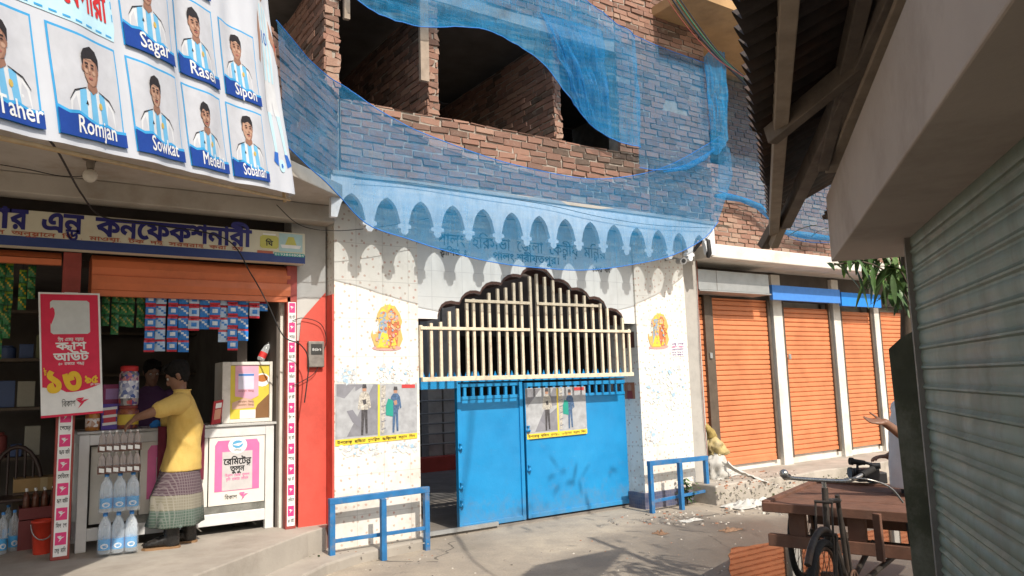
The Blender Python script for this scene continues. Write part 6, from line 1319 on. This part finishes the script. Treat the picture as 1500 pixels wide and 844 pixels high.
# ------------------------------------------------------------------ tree behind the near shop
def leaf_blade(b, p, d, L, w, m=0, droop=.3):
    d = Vector(d).normalized(); s_ = d.cross(Vector((0, 0, 1)));
    if s_.length < .1: s_ = Vector((1, 0, 0))
    s_.normalize(); n_ = 5; top_ = []; bt = []; mid = []
    for i in range(n_ + 1):
        t_ = i / n_; c = p + d * L * t_ + Vector((0, 0, -droop * L * t_ * t_)); ww = w * math.sin(math.pi * min(1, (t_ * .92 + .04))) ** .8
        mid.append(c); top_.append(c + s_ * ww + Vector((0, 0, .15 * w))); bt.append(c - s_ * ww + Vector((0, 0, .15 * w)))
    for i in range(n_): b.add([mid[i], mid[i + 1], top_[i + 1], top_[i]], [(0, 1, 2, 3)], m, .5, True); b.add([mid[i], bt[i], bt[i + 1], mid[i + 1]], [(0, 1, 2, 3)], m, .5, True)
tb = Vector((PD(1345, 700, 5.0).x, PD(1345, 700, 5.0).y, 0)); t = thing('leafy_tree', 'slim tree with long drooping mango-like leaves behind the mossy board', 'tree', tuple(tb))
top_ = PD(1300, 360, 4.9); b = MB(); b.tube([tb, tb.lerp(Vector((top_.x, top_.y, 0)), .4) + Vector((0, 0, 1.4)), Vector((top_.x + .25, top_.y, 2.5)), Vector((top_.x + .5, top_.y - .1, 3.8))], [.07, .055, .045, .03], 9)
tw = [dpt([(1345, 470, 4.95), (1310, 410, 4.9), (1270, 385, 4.85), (1222, 388, 4.8)]), dpt([(1340, 440, 4.95), (1300, 372, 5.0), (1262, 365, 5.0)]), dpt([(1345, 450, 4.8), (1318, 395, 4.7), (1300, 390, 4.65)]), dpt([(1345, 470, 5.1), (1325, 400, 5.2), (1310, 350, 5.3)]), dpt([(1300, 372, 5.0), (1255, 330, 5.0), (1215, 318, 4.95)])]
for w_i in tw: b.tube([lerp_path(w_i, i / 10) for i in range(11)], .006, 5)
b.build('trunk', mat('bark', (.10, .075, .055), .9, .3, 14, .5), t)
rnd = random.Random(21); b = MB()
for w_i in tw:
    for k in range(34 if w_i is not tw[4] else 9):
        p = lerp_path(w_i, rnd.uniform(.2, 1.0)) + Vector((rnd.gauss(0, .05), rnd.gauss(0, .06), rnd.gauss(0, .03))); leaf_blade(b, p, (rnd.uniform(-1, 1), rnd.uniform(-1, 1), rnd.uniform(-1.1, .25)), rnd.uniform(.11, .21), rnd.uniform(.013, .021), rnd.choice((0, 0, 1)), .4)
for k in range(130):   # the crown over the awning
    a_ = rnd.uniform(0, 6.28); r_ = 1.1 * rnd.random() ** .5; p = Vector((top_.x + 1.2 + r_ * math.cos(a_), top_.y - .1 + r_ * math.sin(a_), 4.0 + rnd.uniform(-.7, .9)))
    if noise.noise(p * 1.4) < -.08: continue
    leaf_blade(b, p, (rnd.uniform(-1, 1), rnd.uniform(-1, 1), rnd.uniform(-.9, .3)), rnd.uniform(.13, .22), rnd.uniform(.016, .024), rnd.choice((0, 0, 1)), .4)
b.build('crown', [M_LEAF, M_LEAF2], t)
t = thing('courtyard_tree', 'bright green tree beyond the courtyard, seen past the open gate', 'tree', (gx0 + .5, 11.5, 0)); b = MB(); b.tube([(gx0 + .5, 11.5, 0), (gx0 + .5, 11.5, 2.2)], .1, 8); b.build('trunk', mat('bark', (.1, .075, .055)), t)
b = MB(); leafy(b, (gx0 + .5, 11.5, .6), 1100, 3.2, 1.8, .3, 0, 8); b.build('crown', M_LEAF2, t)
# ------------------------------------------------------------------ people
SKIN = mat('brown_skin', (.21, .105, .065), .5, .12, 9, .1, 120); SKIN_D = mat('dark_brown_skin', (.15, .075, .048), .5, .12, 9, .1, 120)
HAIR = mat('black_hair', (.010, .009, .008), .85, .4, 40, .5, 160, spec=.15)
def smooth_path(P, n): return [lerp_path([Vector(p) for p in P], i / n) for i in range(n + 1)]
def limb(b, pts, rs, n=14):
    k = 4 * (len(pts) - 1); P = smooth_path(pts, k); Rr = []
    for i in range(k + 1):
        t = i / k * (len(rs) - 1); j = min(int(t), len(rs) - 2); f = t - j; f = f * f * (3 - 2 * f); Rr.append(rs[j] + (rs[j + 1] - rs[j]) * f)
    b.tube(P, Rr, n); b.ball(P[0], rs[0], 10); b.ball(P[-1], rs[-1], 10)
def hand(b, wrist, d, palm, size=.18, curl=.5, side=1, spread=.16):
    """palm plus four fingers and a thumb; d points along the fingers, palm is the way the palm faces"""
    w = Vector(wrist); d = Vector(d).normalized(); pn = Vector(palm); pn = (pn - d * pn.dot(d)).normalized(); s_ = d.cross(pn).normalized() * side; S = size
    b.loft([(w, s_ * S * .15, pn * S * .11), (w + d * S * .14, s_ * S * .19, pn * S * .10), (w + d * S * .34, s_ * S * .225, pn * S * .085), (w + d * S * .5, s_ * S * .21, pn * S * .06)], 12)
    for i, (o_, L) in enumerate(((-.16, .40), (-.055, .47), (.05, .43), (.15, .34))):
        p0 = w + d * S * .46 + s_ * S * o_; dd = (d + s_ * o_ * spread * 4).normalized(); P = [p0]; a = 0
        for k, f in enumerate((.45, .32, .23)):
            a += curl * (.55 + .25 * k); P.append(P[-1] + (dd * math.cos(a) + pn * math.sin(a)) * S * L * f)
        b.tube(P, [S * .052, S * .05, S * .044, S * .034], 8); b.ball(P[-1], S * .034, 8)
    p0 = w + d * S * .12 - s_ * S * .14; P = [p0, p0 + (d * .5 - s_ * .75 + pn * .25).normalized() * S * .22, p0 + (d * .75 - s_ * .72 + pn * .35).normalized() * S * .40, p0 + (d * .95 - s_ * .6 + pn * .5).normalized() * S * .52]
    b.tube(P, [S * .075, S * .062, S * .052, S * .04], 8); b.ball(P[-1], S * .04, 8)
def head_mesh(b, c, f, up, s=1.0):
    """head at c looking along f"""
    c = Vector(c); f = Vector(f).normalized(); up = Vector(up); up = (up - f * up.dot(f)).normalized(); r = f.cross(up).normalized()
    L = lambda x, y_, z: c + (r * x + f * y_ + up * z) * s
    prof = [(-.125, .02, .02, .060), (-.115, .036, .038, .056), (-.09, .052, .060, .038), (-.05, .063, .079, .018), (0, .070, .090, .004), (.045, .074, .096, -.006), (.085, .066, .086, -.012), (.112, .042, .056, -.014), (.124, .015, .02, -.014)]
    b.loft([(L(0, y0, z), r * a * s, f * d_ * s) for z, a, d_, y0 in prof], 20)
    b.tube([L(0, .082, .022), L(0, .105, -.012), L(0, .110, -.030), L(0, .085, -.036)], [.010 * s, .013 * s, .016 * s, .01 * s], 8)
    for q in (-1, 1):
        b.ball(L(q * .014, .096, -.031), .010 * s, 8); b.loft([(L(q * .070, -.005, -.032), r * .006 * s, f * .012 * s), (L(q * .080, -.010, -.005), r * .010 * s, f * .019 * s), (L(q * .081, -.012, .018), r * .009 * s, f * .020 * s), (L(q * .074, -.008, .03), r * .005 * s, f * .012 * s)], 8)
        b.tube([L(q * .012, .092, .034), L(q * .032, .088, .040), L(q * .05, .072, .034)], .0085 * s, 6)
    b.tube([L(-.026, .082, -.066), L(0, .092, -.063), L(.026, .082, -.066)], .008 * s, 6); b.tube([L(-.022, .082, -.078), L(0, .090, -.080), L(.022, .082, -.078)], .009 * s, 6); b.ball(L(0, .078, -.112), .018 * s, 8)
    return L
def head_bits(L, par, s, beard=False):
    for q in (-1, 1):
        e = MB(); e.ball(L(q * .031, .083, .012), .0125 * s, 10); o = e.build('eye', flat('eye_white', (.36, .33, .30), .4), par)
        e = MB(); e.ball(L(q * .031, .0925, .012), .006 * s, 8); e.build('iris', M_BLACK, o)
def hair_mesh(L, par, s, seed=0):
    b = MB(); n = 24; rows = 10
    HP = [(-.09, .052, .060, .038), (-.05, .063, .079, .018), (0, .070, .090, .004), (.045, .074, .096, -.006), (.085, .066, .086, -.012), (.112, .042, .056, -.014), (.124, .015, .02, -.014), (.130, .0, .0, -.014)]
    def hp(z):
        for p, q in zip(HP, HP[1:]):
            if z <= q[0]: f = max(0, (z - p[0]) / (q[0] - p[0])); return [p[j] + (q[j] - p[j]) * f for j in (1, 2, 3)]
        return list(HP[-1][1:])
    def fn(a, c):
        th = 2 * math.pi * a; lo = -.03 + .10 * max(0, math.sin(th)) - .05 * max(0, -math.sin(th)) + .006 * math.sin(th * 9); z = lo + (.130 - lo) * c
        hw, hd, y0 = hp(z); off = .003 + .012 * min(1, c * 3) + .004 * noise.noise(Vector((math.cos(th) * 5 + seed, math.sin(th) * 5, c * 6)))
        return L((hw + off) * math.cos(th), y0 + (hd + off) * math.sin(th), z + off * .8 * c)
    b.grid(fn, n, rows, smooth=True)
    for i in range(13): x = -.06 + i * .010; b.tube([L(x, .03, .122), L(x + .004, .072, .108 + .004 * math.sin(i * 3)), L(x + .006, .086, .088)], [.014 * s, .013 * s, .006 * s], 6)
    o = b.build('hair', HAIR, par); return o
def shift_to(t): return t
def eyes_shut(): pass
# --- the man in the yellow shirt, turned left to the packs on the counter
ym = Vector((PY(262, 795, .08).x, .08, Z0)); man = thing('person', 'man in a yellow shirt, chequered lungi and black gumboots reaching over the bottle packs', 'person', tuple(ym))
W = lambda px, py, y_: PY(px, py, y_)
hipc, chest, neck, hc = W(264, 690, .12), W(270, 622, .12), W(266, 576, .12), W(262, 551, .13)
shN, shF = W(262, 590, -.09), W(262, 590, .33)
elN, wrN = W(226, 603, -.16), W(200, 612, -.06)
elF, wrF = W(240, 632, .44), W(237, 630, .46)
b = MB()
ft = Vector((1, 0, 0)); sd2 = Vector((0, 1, 0))
b.loft([(hipc + Vector((0, 0, -.12)), ft * .12, sd2 * .16), (hipc, ft * .125, sd2 * .165), (hipc.lerp(chest, .5), ft * .11, sd2 * .15), (chest, ft * .12, sd2 * .175), (chest.lerp(neck, .55), ft * .10, sd2 * .19), (neck + Vector((0, 0, -.03)), ft * .06, sd2 * .09), (neck + Vector((-.01, 0, .02)), ft * .052, sd2 * .056), (hc + Vector((.02, 0, -.07)), ft * .05, sd2 * .052)], 18)
fdir = Vector((-.80, .30, -.42)); L_ = head_mesh(b, hc, fdir, (-.2, .05, 1), 1.08)
limb(b, [shN, elN, wrN], [.060, .044, .032]); limb(b, [shF, elF, wrF], [.060, .044, .032])
hand(b, wrN, (-.75, .25, -.62), (.25, .3, -.9), .185, .55, side=1); hand(b, wrF, (-.8, -.25, -.35), (.2, 0, -1), .18, .4, side=-1)
knN, anN = W(250, 745, .02), W(252, 775, .02); knF, anF = W(272, 745, .2), W(277, 778, .18)
limb(b, [hipc + Vector((0, -.09, -.08)), knN, Vector((anN.x, anN.y, Z0 + .14))], [.095, .06, .034]); limb(b, [hipc + Vector((0, .09, -.08)), knF, Vector((anF.x, anF.y, Z0 + .14))], [.095, .06, .034])
body = fuse(b.build('body', SKIN, man), .0085, 3); head_bits(L_, man, 1.08); hair_mesh(L_, man, 1.08, 3)
# shirt
M_YEL = mat('yellow_cotton', (.58, .40, .115), .85, .12, 3, .35, 90, dirt=(.50, .30, .05), dirt_amt=.5, dscale=4)
def wr(amp, sx_, sz_, seed): return lambda p: amp * (noise.noise(Vector((p.x * sx_, p.y * sx_, p.z * sz_ + seed))) + .5 * noise.noise(Vector((p.x * sx_ * 2.3 + p.z * 6, p.y * sx_ * 2, p.z * sz_ * 2 + seed))))
hemc = W(265, 688, .12); b = MB()
b.loft([(hemc, ft * .178, sd2 * .205), (hemc + Vector((.012, 0, .14)), ft * .158, sd2 * .195), (hipc.lerp(chest, .55) + Vector((.012, 0, 0)), ft * .145, sd2 * .19), (chest + Vector((.012, 0, 0)), ft * .145, sd2 * .20), (chest.lerp(neck, .5), ft * .125, sd2 * .225), (chest.lerp(neck, .80), ft * .105, sd2 * .17), (neck + Vector((.005, 0, -.012)), ft * .075, sd2 * .09), (neck + Vector((.005, 0, .03)), ft * .068, sd2 * .076)], 26)
limb(b, [shN + Vector((.02, .03, 0)), shN.lerp(elN, .75)], [.094, .080]); limb(b, [shF + Vector((.02, -.03, 0)), shF.lerp(elF, .75)], [.088, .076])
st_ = fuse(b.build('shirt', M_YEL, man), .009, 3, (lambda f1, f2: (lambda p: f1(p) + f2(p) + .006 - .012 * abs(noise.noise(Vector((p.x * 4 + p.z * 5, p.y * 4, p.z * 3.5 - p.x * 4))))))(wr(.012, 5, 2.6, 2), wr(.005, 13, 7, 6)))
b = MB(); b.tube([neck + Vector((.005 + .075 * math.cos(a), .082 * math.sin(a), .028)) for a in [6.2832 * i / 16 for i in range(17)]], .007, 6); b.build('collar', M_YEL, st_)
# lungi: three bands of checks
def lungi_mat():
    q = NT('chequered_lungi'); sp = q.n('ShaderNodeSeparateXYZ'); q.t.links.new(q.pos(), sp.inputs[0]); z = sp.outputs[2]
    zt2, zb2 = W(262, 688, .1).z, W(255, 768, .05).z
    zz = q.math('ADD', z, q.math('MULTIPLY', q.noise(3, 2), .03)); k = q.math('DIVIDE', q.math('SUBTRACT', zz, zb2), zt2 - zb2)
    bands = q.t.nodes.new('ShaderNodeValToRGB'); bands.color_ramp.interpolation = 'CONSTANT'; cr = bands.color_ramp; cr.elements.new(.5)
    for e, (p_, c) in zip(cr.elements, ((0, (.065, .10, .08)), (.33, (.19, .175, .13)), (.60, (.075, .045, .058)))): e.position = p_; e.color = (*c, 1)
    q.t.links.new(k, bands.inputs[0])
    fx = q.math('FRACT', q.math('MULTIPLY', q.math('ADD', q.math('MULTIPLY', sp.outputs[0], 1.0), q.math('MULTIPLY', sp.outputs[1], .8)), 44.0)); fz = q.math('FRACT', q.math('MULTIPLY', zz, 40.0))
    ln = q.math('MAXIMUM', q.math('LESS_THAN', fx, .28), q.math('LESS_THAN', fz, .25)); c = q.mix(q.math('MULTIPLY', ln, .17), bands.outputs[0], (.52, .48, .46)); q.base(c); q.rough(.9); q.bump(q.noise(120, 3), .3, .003); return q.m
hm = W(256, 767, .08); b = MB(); wa = W(264, 684, .12)
b.loft([(wa, ft * .165, sd2 * .19), (wa.lerp(hm, .2) + Vector((-.0, 0, 0)), ft * .185, sd2 * .205), (wa.lerp(hm, .5) + Vector((-.01, 0, 0)), ft * .225, sd2 * .215), (wa.lerp(hm, .8), ft * .225, sd2 * .215), (hm, ft * .225, sd2 * .21), (hm + Vector((0, 0, -.012)), ft * .215, sd2 * .20), (hm + Vector((0, 0, .05)), ft * .20, sd2 * .19)], 40, fold=lambda s_, th: (.06 * math.sin(th * 6 + 2 * s_) + .045 * math.sin(th * 11 + 3 - 3 * s_) + .12 * noise.noise(Vector((math.cos(th) * 3, math.sin(th) * 3, s_ * 4)))) * min(1, s_ * 1.6), cap=False)
b.build('lungi', lungi_mat(), man)
M_BOOT = mat('black_gumboot', (.018, .017, .017), .3, .3, 8, .15, 30, dirt=(.14, .11, .08), dirt_amt=.4)
M_SOLE = flat('tan_sole', (.26, .15, .075), .8)
for an, dx in ((anN, -.02), (anF, 0.0)):
    b = MB(); g0 = Vector((an.x, an.y, Z0)); tp = Vector((-.93, .22, 0)).normalized(); sd3 = Vector((-tp.y, tp.x, 0))
    b.loft([(g0 + Vector((0, 0, z)) + tp * o_, tp * a, sd3 * c) for z, o_, a, c in ((.02, .0, .058, .05), (.06, .0, .066, .052), (.12, .0, .066, .056), (.24, .012, .074, .066), (.33, .014, .080, .072))], 16)
    b.loft([(g0 + tp * d_ + Vector((0, 0, h / 2 + .018)), sd3 * w_2, Vector((0, 0, h / 2))) for d_, w_2, h in ((-.065, .03, .06), (-.03, .044, .10), (.05, .046, .115), (.12, .048, .085), (.19, .044, .06), (.235, .02, .03))], 14)
    o = fuse(b.build('boot', M_BOOT, man), .008, 3)
    s = MB(); s.prism([g0 + tp * (d_ + .0) + sd3 * w_2 + Vector((0, 0, .0)) for d_, w_2 in ((-.075, .0), (-.06, .04), (0, .047), (.06, .042), (.14, .052), (.21, .045), (.245, 0), (.21, -.045), (.14, -.052), (.06, -.042), (0, -.047), (-.06, -.04))], (0, 0, .019)); s.build('sole', M_SOLE, o)
# maroon towel hung on the counter behind him and a blue cloth
cl0, cl1 = W(226, 628, .33).x, W(300, 622, .33).x; zc1 = zt_ + .008; zc0 = W(270, 705, .33).z
M_TOWEL = mat('maroon_towel', (.16, .025, .045), .95, .2, 6, .5, 90)
b = MB(); b.grid(lambda a, c: Vector((cl0 + .03 + (cl1 - cl0 - .03) * a, CY_ - .04 - .022 * math.sin(a * 16) - .01 * math.sin(a * 31 + c * 3), zc0 + (zc1 + .004 - zc0) * c)), 40, 10, smooth=True); b.grid(lambda a, c: Vector((cl0 + .03 + (cl1 - cl0 - .03) * a, CY_ - .04 - .022 * math.sin(a * 16) + (.16 + .022 * math.sin(a * 16)) * c, zc1 + .004 + .006 * math.sin(a * 16) * (1 - c))), 40, 4, smooth=True)
tag(b.build('towel', M_TOWEL), 'maroon towel hanging over the counter edge behind the man in yellow', 'towel')
p = W(229, 632, .40); b = MB(); b.loft([(Vector((p.x, .40, zt_ + z)), (r_, 0, 0), (0, r_ * .7, 0)) for z, r_ in ((.004, .05), (.03, .055), (.06, .035), (.075, .012))], 12, fold=lambda s_, th: .18 * math.sin(th * 4 + s_ * 5)); tag(b.build('cloth', flat('bright_blue_cloth', (.02, .16, .50), .9)), 'small crumpled bright blue cloth on the counter under the far hand', 'cloth')
# --- shopkeeper in the dark behind the counter
kx = W(222, 600, 1.15); sk = thing('person', 'shopkeeper in a dark purple shirt standing in the shade behind the counter', 'person', (kx.x, 1.25, Z0))
kb = Vector((kx.x, 1.25, Z0)); K = lambda x, y_, z: kb + Vector((x, y_, z)); b = MB()
b.loft([(K(0, 0, .80), ft * .17, sd2 * .12), (K(0, 0, .95), ft * .165, sd2 * .115), (K(0, -.01, 1.15), ft * .17, sd2 * .115), (K(0, -.02, 1.32), ft * .19, sd2 * .11), (K(0, -.01, 1.42), ft * .11, sd2 * .07), (K(0, -.01, 1.47), ft * .055, sd2 * .055), (K(0, -.03, 1.54), ft * .05, sd2 * .05)], 18)
L2 = head_mesh(b, K(0, -.05, 1.60), (.10, -.9, -.35), (0, -.2, 1)); 
limb(b, [K(-.19, -.01, 1.36), K(-.25, -.08, 1.08), K(-.12, -.30, 1.02)], [.058, .044, .032]); limb(b, [K(.19, -.01, 1.36), K(.25, -.08, 1.08), K(.12, -.30, 1.02)], [.058, .044, .032])
hand(b, K(-.12, -.30, 1.02), (.7, -.6, -.1), (0, 0, -1), .18, .5, side=-1); hand(b, K(.12, -.30, 1.02), (-.7, -.6, -.1), (0, 0, -1), .18, .5, side=1)
for q_ in (-.09, .09): limb(b, [K(q_, 0, .85), K(q_, -.02, .48), K(q_, 0, .09)], [.09, .06, .045]); b.loft([(K(q_, d_, .035), ft * w_2, Vector((0, 0, h))) for d_, w_2, h in ((.06, .03, .03), (.0, .04, .045), (-.1, .045, .032), (-.17, .03, .02))], 10)
fuse(b.build('body', SKIN_D, sk), .009, 3); head_bits(L2, sk, 1); hair_mesh(L2, sk, 1, 7)
b = MB(); b.loft([(K(0, 0, .74), ft * .195, sd2 * .15), (K(0, 0, .95), ft * .19, sd2 * .145), (K(0, -.01, 1.15), ft * .195, sd2 * .14), (K(0, -.02, 1.32), ft * .205, sd2 * .13), (K(0, -.01, 1.41), ft * .13, sd2 * .09), (K(0, -.01, 1.46), ft * .068, sd2 * .068)], 22); limb(b, [K(-.18, -.01, 1.34), K(-.235, -.06, 1.14)], [.08, .068]); limb(b, [K(.18, -.01, 1.34), K(.235, -.06, 1.14)], [.08, .068])
fuse(b.build('shirt', mat('dark_purple_cotton', (.055, .02, .06), .9, .2, 5, .3), sk), .011, 3, wr(.010, 5, 3, 5))
b = MB(); b.loft([(K(0, 0, .86), ft * .18, sd2 * .14), (K(0, 0, .5), ft * .19, sd2 * .16), (K(0, 0, .14), ft * .20, sd2 * .17)], 24, cap=False, fold=lambda s_, th: .05 * math.sin(th * 7)); b.build('lungi', mat('dark_grey_lungi', (.06, .06, .07), .9, .3, 8), sk)
# --- man in a white shirt holding out his hand beside the mossy board
wp = PD(1349, 720, 6.0); wm = thing('person', 'man in a white shirt holding out his hand, half hidden by the mossy board', 'person', (wp.x, wp.y, 0))
rt = Vector((_r.x, _r.y, 0)).normalized(); fw2 = Vector((-rt.y, rt.x, 0))      # rt to the picture's right
G = lambda a, d, z: Vector((wp.x, wp.y, 0)) + rt * a + fw2 * d + Vector((0, 0, z)); b = MB(); sid = fw2; fro = rt
b.loft([(G(0, 0, .88), fro * .12, sid * .16), (G(0, 0, 1.0), fro * .12, sid * .155), (G(-.01, 0, 1.2), fro * .125, sid * .17), (G(-.01, 0, 1.38), fro * .11, sid * .19), (G(.03, 0, 1.47), fro * .065, sid * .10), (G(.05, 0, 1.52), fro * .055, sid * .055), (G(.075, 0, 1.59), fro * .05, sid * .05)], 18)
L3 = head_mesh(b, G(.07, 0, 1.66), -rt * .95 + Vector((0, 0, -.3)), (-.1, 0, 1))
el_, wr_ = G(-.06, -.26, 1.10), PD(1296, 619, 5.75)
limb(b, [G(-.0, -.18, 1.41), el_, wr_], [.06, .046, .032]); limb(b, [G(0, .18, 1.41), G(.06, .25, 1.12), G(-.12, .22, 1.0)], [.06, .046, .032])
hand(b, wr_, -rt * .95 + Vector((0, 0, .12)), Vector((0, 0, 1)) * .8 + fw2 * -.4, .185, .22, side=-1); hand(b, G(-.12, .22, 1.0), -rt, (0, 0, -1), .18, .5, side=1)
for q_ in (-.10, .10): limb(b, [G(0, q_, .90), G(0, q_, .48), G(.02, q_, .09)], [.09, .06, .045]); b.loft([(G(d_, q_, .035), sid * w_2, Vector((0, 0, h))) for d_, w_2, h in ((.08, .03, .03), (.02, .04, .045), (-.1, .045, .032), (-.17, .03, .02))], 10)
fuse(b.build('body', SKIN, wm), .0085, 3); head_bits(L3, wm, 1); hair_mesh(L3, wm, 1, 11)
b = MB(); b.loft([(G(-.02, 0, .78), fro * .195, sid * .21), (G(-.02, 0, 1.0), fro * .19, sid * .20), (G(-.015, 0, 1.2), fro * .18, sid * .20), (G(-.01, 0, 1.38), fro * .135, sid * .205), (G(.03, 0, 1.47), fro * .085, sid * .12), (G(.045, 0, 1.515), fro * .068, sid * .07)], 24); limb(b, [G(0, -.17, 1.39), el_.lerp(G(0, -.17, 1.39), .0), el_.lerp(wr_, .62)], [.085, .07, .052]); limb(b, [G(0, .17, 1.39), G(.06, .24, 1.14)], [.085, .07])
fuse(b.build('shirt', mat('white_cotton', (.62, .63, .66), .9, .08, 6, .4, 100), wm), .011, 3, wr(.014, 6, 4, 9))
b = MB()
for q_ in (-.10, .10): limb(b, [G(0, q_, .92), G(0, q_, .48), G(.01, q_, .05)], [.11, .085, .075])
fuse(b.build('trousers', mat('dark_grey_trousers', (.05, .055, .065), .9, .2, 6, .3), wm), .012, 3)
